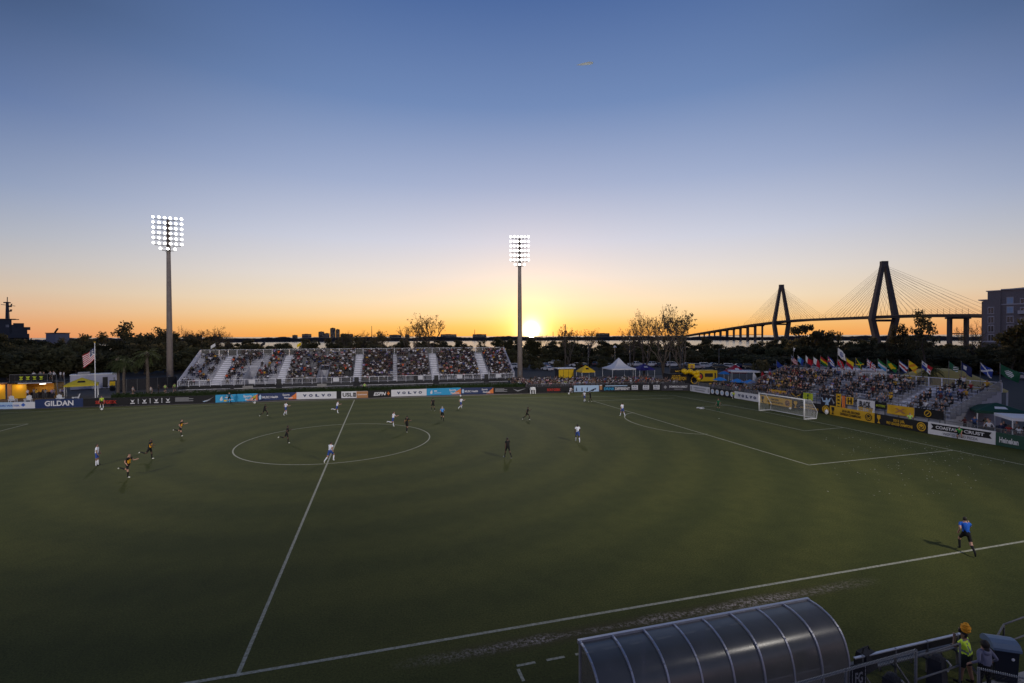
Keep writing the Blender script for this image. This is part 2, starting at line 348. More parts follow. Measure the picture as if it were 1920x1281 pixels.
# ================================================================== far shore and skyline
fs = MB(); R0 = 1620; rr = random.Random(3)
nA = 900; tops = []; hgt = 0
for i in range(nA+1):
    hgt = .82*hgt+rr.uniform(-1, 1)*1.6; tops.append(max(3.0, 7.0+hgt+1.2*math.sin(i*.13)))
vs_ = []
for i in range(nA+1):
    a = math.radians(-60+150*i/nA)
    for r, z in ((R0, -5.2), (R0+8, tops[i]*.75), (R0+60, tops[i]), (R0+500, tops[i]*.9), (R0+900, -6)):
        vs_.append((CAM.x+r*math.sin(a), CAM.y+r*math.cos(a), z))
fs.add(vs_, [(i*5+j, (i+1)*5+j, (i+1)*5+j+1, i*5+j+1) for i in range(nA) for j in range(4)])
struct('far_shore', fs, C('distant woods', (52, 50, 52), rough=.95, var=.35, scale=.03))
M_far = [C('far brick', (74, 64, 66), var=.1), C('far stucco', (96, 90, 96), var=.1), C('far concrete', (66, 66, 76), var=.1)]
def slab_building(u0, u1, v, label, dist=1680, mi=0, cat='building'):
    a, c = AD(u0, v, dist), AD(u1, v, dist); top = (a.z+c.z)/2; wd = (c-a).length; ctr = (a+c)/2
    rz = math.atan2(c.y-a.y, c.x-a.x); b_ = thing('distant_building', label, cat, (ctr.x, ctr.y, -5), rz, 'buildings on the far shore')
    H = top+5; mb = MB(); mb.bx(-wd/2, wd/2, 0, 20, 0, H*.93); mb.build('wall', M_far[mi], b_)
    r = MB(); r.bx(-wd/2+.6, wd/2-.6, .6, 19, H*.93, H*.97); r.bx(-wd*.2, wd*.15, 5, 12, H*.97, H); r.build('roof', M_far[2], b_)
    nf = max(2, int(H/5))
    for k in range(nf):
        wmb = MB(); wmb.bx(-wd/2+1, wd/2-1, -.12, .02, 2+k*H*.9/nf, 3.6+k*H*.9/nf); wmb.build('window_band', M_glass, b_)
    return b_
for a in ((566, 584, 626, 'low dark building left of the skyline towers'), (597, 608, 621.5, 'blocky mid rise left of the tallest skyline tower'), (608, 618, 624.5, 'lower wing joining the two skyline towers'),
          (619, 629, 614.5, 'tallest narrow tower of the skyline across the river'), (629.5, 637, 617, 'orange edged tower right behind the tallest skyline tower'), (638, 662, 626, 'long low building right of the skyline towers'),
          (730, 753, 627.5, 'long flat building on the far bank left of the bare trees'), (760, 768, 627, 'small square building on the far bank beside the bare trees'), (826, 856, 626.5, 'wide low hall on the far bank right of the bare trees'),
          (886, 912, 626.5, 'flat roofed block on the far bank left of the sun'), (1117, 1143, 624.5, 'stepped block on the far bank right of the sun'), (548, 558, 628, 'small low house at the left end of the skyline')):
    slab_building(*a, mi=random.randrange(3))
for u, v, lab in ((697, 611, 'thin radio mast right of the skyline towers'), (890, 618, 'slim mast on the far bank left of the sun'), (1037, 622, 'short chimney stack right of the sun')):
    q = AD(u, v, 1660); o = MB(); o.tube([(0, 0, -5), (0, 0, q.z)], [1.6, .7], 6); r = o.build('distant_mast', M_far[2]); r.location = (q.x, q.y, 0); tag(r, lab, 'mast', 'masts on the far shore')

# ================================================================== cable stayed bridge
M_br = C('bridge concrete', (98, 92, 90), rough=.85, var=.15, scale=.05)
T2 = AD(1657, 597, 1050); T1 = AD(1465, 604, 1380); ax = Vector((T1.x-T2.x, T1.y-T2.y, 0)); span = ax.length; ax.normalize(); nr = Vector((-ax.y, ax.x, 0))
bridge = thing('cable_bridge', 'long cable stayed bridge with two diamond towers across the river', 'bridge', (0, 0, 0))
def s_at(u):                       # distance along the bridge axis, from the near tower, of an image column
    d = ray(u, 630); d = Vector((d.x, d.y)); a2 = Vector((ax.x, ax.y)); p0 = Vector((CAM.x-T2.x, CAM.y-T2.y))
    den = a2.x*(-d.y)+a2.y*d.x; return (p0.x*(-d.y)+p0.y*d.x)/den
deckpx = [(1285, 630), (1300, 627.5), (1340, 621), (1380, 614.5), (1420, 608.5), (1465, 603), (1510, 599.5), (1560, 597.5), (1610, 595.5), (1657, 593.5), (1700, 592), (1740, 591), (1790, 590.5), (1835, 591), (1900, 592), (1990, 593)]
dk = []
for u, v in deckpx:
    s_ = s_at(u); q = Vector((T2.x, T2.y, 0))+ax*s_; q.z = HT(u, v, q); dk.append((s_, q))
dk.sort(key=lambda x: x[0])
def deck(s_):
    for (a, p), (b_, q) in zip(dk, dk[1:]):
        if a <= s_ <= b_: return p.lerp(q, (s_-a)/(b_-a))
    return dk[0][1].copy() if s_ < dk[0][0] else dk[-1][1].copy()
sA, sB = dk[0][0], min(dk[-1][0], 3000)
d_ = MB(); ss = np.linspace(sA, sB, 80); HWD = 15
for a, b_ in zip(ss, ss[1:]):
    p, q = deck(a), deck(b_); vs_ = []
    for c in (p, q):
        for k, z in ((-HWD, 0), (HWD, 0), (HWD*.85, -3.4), (-HWD*.85, -3.4)): vs_.append(c+nr*k+Vector((0, 0, z)))
    d_.add(vs_, [(0, 1, 5, 4), (1, 2, 6, 5), (2, 3, 7, 6), (3, 0, 4, 7)])
    for k in (-HWD, HWD): d_.bar(p+nr*k*.98+Vector((0, 0, .7)), q+nr*k*.98+Vector((0, 0, .7)), .5, 1.3)
d_.build('deck', M_br, bridge)
def tower(T, s0, top, hw_deck, hw_base):
    dz = deck(s0).z; base = Vector((T.x, T.y, 0)); t_ = MB()
    for sg in (-1, 1):
        P = lambda h, z, sg=sg: base+nr*(h*sg)+Vector((0, 0, z))
        for (h0, z0, w0), (h1, z1, w1) in (((hw_base, -5, 8), (hw_deck, dz-4, 7.5)), ((hw_deck, dz-4, 7.5), (2.6, top-6, 5.2)), ((2.6, top-6, 5.2), (2.6, top, 5.2))):
            a, b_ = P(h0, z0), P(h1, z1); vs_ = []
            for c, ww in ((a, w0), (b_, w1)):
                for i, j in ((-1, -1), (1, -1), (1, 1), (-1, 1)): vs_.append(c+nr*(i*ww/2)+ax*(j*ww*.6))
            t_.add(vs_, [(3, 2, 1, 0), (4, 5, 6, 7), (0, 1, 5, 4), (1, 2, 6, 5), (2, 3, 7, 6), (3, 0, 4, 7)])
    o = t_.build('tower', M_br, bridge)
    c_ = MB(); c_.bar(base-nr*(hw_deck-3)+Vector((0, 0, dz-7)), base+nr*(hw_deck-3)+Vector((0, 0, dz-7)), 5, 4); c_.build('crossbeam', M_br, o); c_ = MB()
    c_.bar(base-nr*2.5+Vector((0, 0, top-2)), base+nr*2.5+Vector((0, 0, top-2)), 5, 4); c_.build('crossbeam', M_br, o)
    return dz
top2 = AD(1657, 490, 1050).z; top1 = AD(1465, 534, 1380).z
dz2 = tower(T2, 0, top2, 19.5, 10); dz1 = tower(T1, span, top1, 17.5, 11)
def fan(T, s0, top, dz, reach0, reach1, n=15):
    for sg in (-1, 1):
        for side, reach in ((-1, reach0), (1, reach1)):
            for k in range(n):
                f = (k+1)/n; q = deck(s0+side*reach*f)+nr*sg*13.5; zt = dz+(top-dz)*(.45+.47*f)
                fr = (zt-(dz-4))/(top-6-(dz-4)); h = 19.5+(2.6-19.5)*min(1, fr)
                p_ = Vector((T.x, T.y, zt))+nr*sg*h*.95
                cb_ = MB(); cb_.tube([p_, q], .17, 3, cap=False); cb_.build('stay_cable', M_br, bridge)
fan(T2, 0, top2, dz2, 215, span*.48); fan(T1, span, top1, dz1, span*.48, 215)
def pier(u, w2=9, wide=False):
    s_ = s_at(u); q = deck(s_); pm_ = MB()
    for sg in (-1, 1): pm_.bar(q+nr*sg*w2+Vector((0, 0, -3.4)), Vector((q.x, q.y, -5))+nr*sg*w2, 3.6 if not wide else 4.4)
    pm_.bar(q-nr*(w2+5)+Vector((0, 0, -4.6)), q+nr*(w2+5)+Vector((0, 0, -4.6)), 4, 2.4)
    mz = (q.z-5)*.35; pm_.bar(Vector((q.x, q.y, mz))-nr*w2, Vector((q.x, q.y, mz))+nr*w2, 2, 1.4)
    pm_.build('pier', M_br, bridge)
for u in (1316, 1325, 1335, 1345, 1357, 1370, 1382, 1395, 1409, 1423): pier(u)
pier(1796, 11, True); pier(1900, 11)
lp = MB()
for u in range(1310, 1840, 12):
    q = deck(s_at(u)); lp.tube([q+nr*HWD, q+nr*HWD+Vector((0, 0, 9))], .22, 3)
lp.build('lamp_posts', M_br, bridge)['kind'] = 'stuff'
q = deck(s_at(1384)); tr_ = MB(); tr_.box((0, 0, 2.1), (14, 2.6, 3.0)); tr = thing('box_truck', 'pale truck crossing the left ramp of the bridge', 'truck', (q.x, q.y, q.z+.05), math.atan2(ax.y, ax.x))
tr_.build('cargo_box', M_white, tr); k_ = MB(); k_.box((8.4, 0, 1.6), (2.2, 2.4, 2.2)); k_.build('cab', M_white, tr)
for x in (-5, 3, 8.2):
    wh = MB(); [wh.tube([(x, y-.15, .45), (x, y+.15, .45)], .45, 8) for y in (-1.1, 1.1)]; wh.build('wheel', M_rub, tr)

# ================================================================== warship museum at the left edge
M_ship = C('naval grey', (64, 70, 80), rough=.7, var=.12, scale=.2); M_navyw = C('hull number white', (190, 195, 200), var=.05)
sp0 = AD(10, 640, 460); ship = thing('aircraft_carrier', 'grey warship island with tall mast and number beyond the trees', 'ship', (sp0.x, sp0.y, 0), -math.atan2(sp0.x-CAM.x, sp0.y-CAM.y))
def sx(u): return (AD(u, 620, 460)-Vector((sp0.x, sp0.y, 0))).dot(Vector((math.cos(ship.rotation_euler.z), math.sin(ship.rotation_euler.z), 0)))
def sz(v): return AD(10, v, 460).z
hb = MB(); hb.bx(-60, sx(54), -9, 12, -5, sz(626)); hb.bx(-60, sx(53), -14, 14, sz(634), sz(628.5)); hb.build('hull', M_ship, ship)
ib = MB(); ib.bx(-40, sx(22), -4, 5, sz(626), sz(599)); ib.bx(sx(18), sx(28), -4, 4, sz(626), sz(609)); ib.bx(sx(28), sx(44), -4, 4, sz(626), sz(615)); ib.bx(sx(40), sx(51), -3.5, 3.5, sz(626), sz(618))
ib.bx(-40, sx(30), -4.6, 5.6, sz(599.5), sz(598)); ib.bx(sx(14), sx(36), -3, 3, sz(599.4), sz(598.4)); ib.build('island', M_ship, ship)
gt = MB(); gt.box((sx(35), 0, sz(611)), (5, 5, 3.6)); gt.tube([(sx(36), 0, sz(610)), (sx(41), -2, sz(608))], .3, 5); gt.box((sx(43), 0, sz(616)), (7, 4, 2)); gt.build('gun_turret', M_ship, ship)
ms = MB(); ms.tube([(sx(14.5), 0, sz(600)), (sx(14.5), 0, sz(566))], [1.1, .7], 7); ms.tube([(sx(14.5), 0, sz(566)), (sx(14.8), 0, sz(557))], .22, 4)
ms.bar((sx(7), 0, sz(567.5)), (sx(21), 0, sz(567.5)), 1.0, .7); ms.bar((sx(2), 0, sz(571.3)), (sx(29.5), 0, sz(573.5)), .3, .3)
ms.bar((sx(15), 0, sz(575)), (sx(23), 0, sz(574.5)), .6, .8); ms.tube([(sx(21), 0, sz(575)), (sx(22.5), 0, sz(570)), (sx(24), 0, sz(570))], .35, 4); ms.bar((sx(15), 0, sz(583.5)), (sx(22.5), 0, sz(583)), .5, .9); ms.tube([(sx(21), 0, sz(583)), (sx(21.7), 0, sz(580))], .5, 4)
ms.build('mast', M_ship, ship)
text('10', sx(11.2), sx(16.8), sz(614), sz(609), M_navyw, ship, y=-4.05, name='hull_number')
q = AD(95, 632, 430); wsb = thing('dock_building', 'pale low building with small crane right of the warship', 'building', (q.x, q.y, 0), -.5)
m_ = MB(); m_.bx(-4.2, 4.2, 0, 8, 0, HT(95, 625.5, q)); m_.build('wall', C('dock wall', (130, 134, 150)), wsb); m_ = MB(); m_.bx(-4.5, 4.5, -.3, 8.3, HT(95, 625.4, q), HT(95, 624, q)); m_.build('roof', M_dark, wsb)
m_ = MB(); m_.bar((-1, 3, HT(95, 624, q)), (1.6, 3, HT(97, 616, q)), .7); m_.build('crane_jib', M_black, wsb)

# ================================================================== apartment building at the right edge
M_brick = mat('grey brown brick', (.26, .23, .23), .85, 0, .18, 3, .2); M_trim = C('stone trim', (205, 202, 206), var=.06); M_roof = C('roof slate', (52, 48, 52), var=.15)
A0 = AD(1843, 640, 262); azA = math.atan2(AD(1880, 640, 262).x-CAM.x, AD(1880, 640, 262).y-CAM.y)
rzA = -azA-.16; apt = thing('apartment_building', 'tall brick apartment building with white framed windows behind the trees', 'building', (A0.x, A0.y, 0), rzA)
ux = Vector((math.cos(rzA), math.sin(rzA), 0)); nyA = Vector((-ux.y, ux.x, 0))
def af(u, v, off=0.):
    q = APL(u, v, A0+nyA*off, nyA); d = q-Vector((A0.x, A0.y, 0)); return d.dot(ux), q.z
def rect(mb, u0, u1, v0, v1, y0, y1, m=0):
    (xa, za), (xb, zb) = af(u0, v1), af(u1, v0); mb.bx(xa, xb, y0, y1, za, zb, m)
xl, zt = af(1850, 547); x0_, zc = af(1843, 563); xr, _ = af(1876, 560); xe, zr = af(1990, 543)
m_ = MB(); m_.bx(x0_, xr, 0, 16, 0, zc); m_.bx(x0_+1.2, xr, .5, 15.5, zc, zt); m_.bx(xr, xe, .8, 16, 0, zt+.3); m_.build('wall', M_brick, apt)
m_ = MB(); m_.bx(x0_-.9, x0_, 3, 14, 0, zc-.4); m_.build('side_wall', M_brick, apt)
m_ = MB(); m_.bx(x0_-1.3, x0_+1.1, -.4, 16.2, zc-.1, zc+.25); m_.bx(x0_+.8, xr, .1, 16, zt, zt+.35); m_.bx(xr, xe, .3, 16.4, zt+.3, zt+.7)
zb1 = af(1880, 571)[1]; m_.bx(xr+.02, xe, .55, .8, zb1-.2, zb1+.2); zb2 = af(1880, 641)[1]; m_.bx(x0_, xe, -.25, .78, zb2-.2, zb2+.2); m_.build('cornice', M_trim, apt)
rf = MB(); xa = af(1895, 545)[0]; za = zt+.7; xb, zb3 = af(1920, 536); rf.add([(xa, .3, za), (xe+5, .3, za), (xe+5, 16, za), (xa, 16, za), (xb+1, 7, zb3), (xe+5, 7, zb3), (xe+5, 10, zb3), (xb+1, 10, zb3)], [(0, 1, 5, 4), (4, 5, 6, 7), (3, 0, 4, 7), (2, 3, 7, 6)])
rf.box((xb+5, 8, zb3+.6), (5, 3, 1.4)); rf.build('roof', M_roof, apt)
def window(u0, u1, v0, v1, lit=False, y=0.):
    (xa, za), (xb, zb) = af(u0, v1), af(u1, v0); f = MB(); k = .17
    for a in ((xa-k, xb+k, zb, zb+k*1.8), (xa-k*1.4, xb+k*1.4, za-k*1.5, za), (xa-k, xa, za, zb), (xb, xb+k, za, zb), ((xa+xb)/2-.06, (xa+xb)/2+.06, za, zb)): f.bx(a[0], a[1], y-.14, y+.05, a[2], a[3])
    w_ = f.build('window', M_trim, apt); g_ = MB(); g_.bx(xa, xb, y-.06, y-.01, za, zb); g_.build('pane', M_lblue if lit else M_glass, w_)  # lit panes are only coloured pale blue, they give no light
for v in (577, 594.5, 611, 628): window(1853, 1863, v, v+11)
for k, v in enumerate((558, 575.5, 593.5, 610.5, 628)): window(1887.5, 1898.5, v, v+11, k < 2, .8)
for v in (560, 577, 597, 614): window(1913, 1926, v, v+10, False, .8); window(1938, 1950, v, v+10, False, .8)
bl = MB()
for v in (577, 597): 
    xa, za = af(1909, v+12); bl.bx(xa, xa+9, -1.0, .78, za, za+.3); bl.bx(xa, xa+9, -1.0, -.92, za+.3, za+1.3)
bl.build('balcony', M_trim, apt)
# ================================================================== trees
def leaf_mesh(name, clumps, n, size, m, rng, flat=.0):
    cl = np.array(clumps); wts = cl[:, 3]**2; idx = rng.choice(len(cl), n, p=wts/wts.sum())
    d = rng.normal(size=(n, 3)); d /= np.linalg.norm(d, axis=1)[:, None]; r = rng.random(n)**.45
    sq = np.array([1, 1, .75]); c = cl[idx, :3]+d*(cl[idx, 3]*r)[:, None]*sq
    a = rng.normal(size=(n, 3)); a /= np.linalg.norm(a, axis=1)[:, None]; b = np.cross(a, rng.normal(size=(n, 3))); b /= np.linalg.norm(b, axis=1)[:, None]
    s = size*(.6+.8*rng.random(n))[:, None]
    V = np.stack([c-a*s, c+b*s*.55, c+a*s, c-b*s*.55], 1).reshape(-1, 3)
    me = bpy.data.meshes.new(name); me.from_pydata(V.tolist(), [], np.arange(4*n).reshape(-1, 4).tolist()); me.materials.append(m); me.update(); return me
def limbs(mb, p, d, r, ln, depth, rng, tips, n=4, spread=.7, up=.15, kids=(2, 3)):
    q = p+d*ln*.5+Vector(rng.normal(size=3)*ln*.06); e = p+d*ln
    mb.tube([p, q, e], [r, r*.8, r*.62], n, cap=False)
    if depth == 0: tips.append(e); return
    for k in range(rng.integers(kids[0], kids[1]+1)):
        nd = (d+Vector(rng.normal(size=3))*spread+Vector((0, 0, up))).normalized()
        limbs(mb, e if k else q.lerp(e, .7), nd, r*.62, ln*rng.uniform(.62, .86), depth-1, rng, tips, max(3, n-1), spread, up, kids)
    tips.append(e)
def oak(seed, h=9., w=8., n=2600, m=M_leaf, size=.34, low=.12):
    rng = np.random.default_rng(seed); mb = MB(); tips = []
    limbs(mb, Vector((0, 0, 0)), Vector((rng.normal()*.05, rng.normal()*.05, 1)).normalized(), h*.028, h*.32, 3, rng, tips, 6, .75, .25)
    cl = []
    for k in range(16):
        a = rng.random()*2*PI; z = h*(low+(1-low)*rng.random()**.8*.86); rr_ = w*.5*math.sqrt(max(.05, 1-((z/h-.5)/.55)**2))*rng.uniform(.35, .85)
        cl.append((rr_*math.cos(a), rr_*math.sin(a), z, w*rng.uniform(.12, .22)))
    cl += [(t_.x*.8, t_.y*.8, min(t_.z, h*.95), w*.1) for t_ in tips[::2]]
    return mb.mesh('trunk', M_bark), leaf_mesh('crown', cl, n, size, m, rng)
def bare(seed, h=12., n=500, m=M_leaf3, depth=5, size=.22, spread=.42):
    rng = np.random.default_rng(seed); mb = MB(); tips = []
    for k in range(3): limbs(mb, Vector((0, 0, 0)), Vector((rng.normal()*.22, rng.normal()*.22, 1)).normalized(), h*.016, h*.27, depth, rng, tips, 5, spread, .22, (2, 3))
    mz = max(t_.z for t_ in tips); f = h/mz; mb.v = [(x*f, y*f, z*f) for x, y, z in mb.v]
    cl = [(t_.x*f, t_.y*f, t_.z*f, .35) for t_ in tips if t_.z*f > h*.45]
    return mb.mesh('trunk', M_bark), leaf_mesh('crown', cl, n, size, m, rng)
def palmtree(seed, h=6.5):
    rng = np.random.default_rng(seed); mb = MB(); mb.tube([(0, 0, 0), (.1, 0, h*.5), (.05, .1, h)], [.26, .22, .2], 8)
    mb.ball((.05, .1, h+.1), (.42, .42, .5), 8); fr = MB()
    for k in range(34):
        a = rng.random()*2*PI; e = rng.uniform(-.5, 1.2); L_ = rng.uniform(1.7, 2.3); pts = []
        for i in range(5):
            t_ = i/4; r = L_*t_*math.cos(e*.8); z = L_*t_*math.sin(e)-1.1*t_*t_
            pts.append(Vector((.05+r*math.cos(a), .1+r*math.sin(a), h+.2+z)))
        sd = Vector((-math.sin(a), math.cos(a), 0))
        for i in range(1, 5):
            for sgn in (-1, 1):
                for j in range(3):
                    p_ = pts[i-1].lerp(pts[i], j/3); o = (pts[i]-pts[i-1]).normalized()*.35+sd*sgn*.45*(1-.4*i/4)+Vector((0, 0, -.12))
                    fr.add([p_, p_+o+Vector((0, 0, .04)), p_+o*.9+(pts[i]-pts[i-1])*.22], [(0, 1, 2)])
        fr.tube(pts, .02, 3, cap=False)
    return mb.mesh('trunk', M_bark), fr.mesh('crown', M_palm)
PROTO = {}
for k in range(5): PROTO['oak', k] = oak(10+k, 9, 8.5, 2600, [M_leaf, M_leaf2, M_leaf, M_leaf2, M_leaf][k])
for k in range(3): PROTO['sparse', k] = oak(30+k, 10, 7.5, 900, M_leaf, .3, .35)
for k in range(3): PROTO['shrub', k] = oak(40+k, 4, 5.5, 1500, [M_leaf, M_leaf2, M_leaf][k], .26, .02)
for k in range(4): PROTO['bare', k] = bare(50+k, 12, [500, 800, 300, 1100][k], size=.13)
PROTO['baretip', 0] = bare(61, 12, 1400, M_leaf, 5, .17, .4)
for k in range(2): PROTO['palm', k] = palmtree(70+k)
HPR = dict(oak=9., sparse=10., shrub=4., bare=12., baretip=12., palm=7.5); tree_no = [0]
SIDE = {}
def tree(kind, k, u, vtop, dist, wscale=1., label=None, group=None, z0=0.):
    q = AD(u, 640, dist); ztop = AD(u, vtop, dist).z; h = max(2.2, ztop-z0); s = h/HPR[kind]
    tr_, cr = PROTO[kind, k]
    r = thing({'oak': 'tree', 'sparse': 'tree', 'bare': 'bare_tree', 'baretip': 'bare_tree', 'palm': 'palm_tree', 'shrub': 'shrub'}[kind], label, {'palm': 'palm tree', 'shrub': 'shrub'}.get(kind, 'tree'), (q.x, q.y, z0), random.random()*6.28, group)
    r.scale = (s*wscale, s*wscale, s); link('trunk', tr_, r); link('crown', cr, r); return r
def vprof(u):
    pts = [(-60, 632), (0, 632), (55, 640), (120, 636), (215, 632), (270, 630), (330, 631), (410, 634), (425, 644), (470, 648), (560, 646), (600, 634), (720, 634), (760, 645), (860, 641), (935, 640), (1000, 634), (1060, 642), (1100, 648), (1170, 641), (1250, 637), (1310, 640), (1350, 650), (1440, 645), (1470, 634), (1545, 640), (1575, 647), (1640, 640), (1700, 638), (1770, 648), (1830, 652), (1880, 632), (1980, 618)]
    for (a, b_), (c, d) in zip(pts, pts[1:]):
        if a <= u <= c: return b_+(d-b_)*(u-a)/(c-a)
    return 640
ZONES = [(0, 'behind the fan deck'), (200, 'behind the flagpole and palms'), (330, 'behind the left end of the main stand'), (480, 'behind the left half of the main stand'), (640, 'behind the middle of the main stand'), (800, 'behind the right half of the main stand'),
         (960, 'behind the right floodlight'), (1060, 'behind the yellow kiosk'), (1150, 'behind the white peaked tent'), (1260, 'behind the yellow trailer'), (1400, 'below the far bridge tower'), (1520, 'behind the row of flags'), (1640, 'below the near bridge tower'), (1740, 'behind the yellow marquee'), (1840, 'in front of the apartment building')]
def zone(u): return [z for a, z in ZONES if u >= a or a == 0][-1]
rt = random.Random(11); nz = {}
def autolabel(desc, u, row):
    z = zone(u); key = (desc, z, row); nz[key] = nz.get(key, 0)+1; n = nz[key]
    return f"{ordinal(n)} {desc} in the {row} row {z}"
belt = []
for row, d0, d1, st, dv in (('back', 232, 275, 34, 0), ('middle', 196, 222, 36, 10), ('front', 170, 186, 44, 24)):
    u = -40+rt.uniform(0, 20)
    while u < 1960:
        belt.append((u, row, rt.uniform(d0, d1), dv)); u += st*rt.uniform(.75, 1.25)
for u, row, dist, dv in sorted(belt):
    v = vprof(u)-7+rt.uniform(-6, 6)+dv*rt.uniform(.6, 1.3)
    if row == 'front' and rt.random() < .35: kind, k, desc = 'shrub', rt.randrange(3), 'low dark shrub'
    elif rt.random() < .2: kind, k, desc = 'sparse', rt.randrange(3), 'thin dark tree'
    else: k = rt.randrange(5); kind, desc = 'oak', ['bushy dark tree', 'bushy olive tree', 'broad dark tree', 'broad olive tree', 'round dark tree'][k]
    h = AD(u, v, dist).z; ws = max(.85, min(2.4, 8.5/max(h, 2.5)*rt.uniform(.95, 1.3)))
    tree(kind, k, u, v, dist, ws, autolabel(desc, u, row), 'trees in the belt behind the ground')
for row, d0, d1, st in (('undergrowth', 177, 188, 22), ('thicket', 194, 206, 26), ('bank', 238, 262, 30)):
    u = -30
    while u < 1955:
        v = {'undergrowth': 669, 'thicket': 654, 'bank': 646}[row]+rt.uniform(-5, 5); kk = rt.randrange(3); dist = rt.uniform(d0, d1); h = AD(u, v, dist).z
        if not (row == 'undergrowth' and u < 430 and rt.random() < .5): tree('shrub', kk, u, v, dist, max(.8, 6.0/max(h*1.4, 2)*rt.uniform(.8, 1.2)), autolabel(['low dark bush', 'low olive bush', 'rounded dark bush'][kk], u, row), 'bushes below the tree belt')
        u += st*rt.uniform(.7, 1.2)
for kind, k, u, v, dist, ws, lab in (
    ('sparse', 0, 247, 603, 215, .95, 'umbrella shaped tree standing above the wood left of the left floodlight'), ('sparse', 1, 303, 611, 220, .8, 'thin tree hidden partly by the left floodlight pole'),
    ('bare', 2, 338, 608, 225, .8, 'leafless tree just right of the left floodlight pole'), ('bare', 0, 398, 610, 230, 1.3, 'wide leafless tree at the right end of the left wood'), ('sparse', 2, 160, 622, 225, 1.1, 'ragged tree above the wood left of the flagpole'), ('bare', 1, 428, 622, 235, .7, 'small leafless tree over the left end of the main stand'),
    ('bare', 3, 812, 587, 160, 1.05, 'tall leafless tree standing behind the right half of the main stand'), ('bare', 0, 776, 600, 165, .9, 'smaller leafless tree just left of the tallest leafless tree'),
    ('baretip', 0, 720, 619, 200, .8, 'small budding tree right of the skyline towers'), ('bare', 1, 684, 618, 220, .9, 'small leafless tree right of the tallest skyline tower'), ('bare', 2, 655, 619, 220, 1, 'leafless tree over the low building of the skyline'), ('bare', 2, 1012, 622, 210, .8, 'leafless tree just right of the setting sun'),
    ('baretip', 0, 1066, 609, 175, .8, 'thin budding tree behind the dark utility post'), ('bare', 3, 1103, 615, 190, 1, 'round leafless tree glowing orange right of the sun'),
    ('bare', 1, 1186, 606, 150, .8, 'short leafless tree left of the tall bare pair'), ('bare', 0, 1207, 578, 128, .72, 'slim leafless tree left of the tall bare pair'), ('bare', 2, 1247, 571, 112, .82, 'tallest leafless tree beside the white peaked tent'),
    ('baretip', 0, 1277, 571, 118, .75, 'leafless tree with a clump of leaves at its right'), ('oak', 2, 1517, 604, 205, 1.0, 'round crowned tree between the two bridge towers'), ('sparse', 1, 1566, 617, 210, .6, 'small round tree between the bridge towers'),
    ('sparse', 0, 1735, 580, 170, .68, 'tall airy tree in front of the right end of the bridge'), ('sparse', 2, 1700, 604, 190, .55, 'narrow tree left of the tall airy tree'), ('sparse', 1, 1682, 604, 192, .45, 'narrow tree right of the near bridge tower'), ('bare', 1, 1826, 600, 200, .7, 'bare tree at the left corner of the apartment building'),
    ('oak', 1, 1915, 597, 175, .85, 'big olive tree covering the foot of the apartment building'), ('shrub', 0, 1427, 672, 118, .5, 'small young tree with thin leaves beside the white awning')):
    tree(kind, k, u, v, dist, ws, lab)
for u, vb, vt, lab in ((277, 748, 645, 'tall palm tree left of the left floodlight pole'), (233, 748, 663, 'short palm tree right of the flagpole and trailer'), (221, 747, 658, 'leaning palm tree closest to the white trailer'), (1741, 745, 675, 'small palm in front of the yellow marquee')):
    q = G(u, vb) if u < 1700 else AX(u, 735, 78); q.z = 0; zt = HT(u, vt, q); k = 0 if u == 277 else 1; tr_, cr = PROTO['palm', k]; r = thing('palm_tree', lab, 'palm tree', q, random.random()*6); s = zt/8.2; r.scale = (s*.95, s*.95, s); link('trunk', tr_, r); link('crown', cr, r)
for u, vb, vt, lab in ((1468, 712, 640, None),):
    pass
for i, (u, vt, d) in enumerate(((984, 674, 152), (1000, 677, 148), (1013, 679, 150), (1046, 674, 149), (1128, 672, 152), (1084, 678, 154))):
    tree('shrub', i % 3, u, vt, d, .9, f'{ordinal(i+1)} round bush from the left behind the crowd right of the sun', 'round bushes behind the fence crowd')
a_, b_ = G(206, 738), G(322, 729); a_.z = b_.z = 0; a_.y += 2; b_.y += 2.5; sf = thing('screen_fence', 'black screened fence behind the palms left of the left floodlight', 'fence', a_, math.atan2((b_-a_).y, (b_-a_).x)); ln_ = (b_-a_).length; m_ = MB(); m_.bx(0, ln_, -.02, .02, .05, 2.3); m_.build('screen', M_dark, sf)
for k in range(7): m_ = MB(); m_.tube([(ln_*k/6, -.05, 0), (ln_*k/6, -.05, 2.4)], .04, 6); m_.build('post', M_galv, sf)
# clipped hedge between the boards and the main stand
def hedge(u0, u1, v0, v1, lab):
    a, c = G(u0, v0), G(u1, v1); a.z = c.z = 0; a.y += 1.5; c.y += 1.5; d = c-a; ln = d.length; rng = np.random.default_rng(int(u0))
    h = thing('hedge', lab, 'hedge', a, math.atan2(d.y, d.x)); core = MB(); core.bx(0, ln, -.28, .28, 0, 1.55); core.build('branches', M_hedge, h)
    n = int(ln*260); c_ = np.stack([rng.random(n)*ln, rng.uniform(-.42, .42, n), rng.uniform(.1, 1.78, n)], 1); a_ = rng.normal(size=(n, 3))*.07; b_ = rng.normal(size=(n, 3))*.06
    V = np.stack([c_-a_, c_+b_, c_+a_, c_-b_], 1).reshape(-1, 3); me = bpy.data.meshes.new('foliage'); me.from_pydata(V.tolist(), [], np.arange(4*n).reshape(-1, 4).tolist()); me.materials.append(M_hedge); link('foliage', me, h)
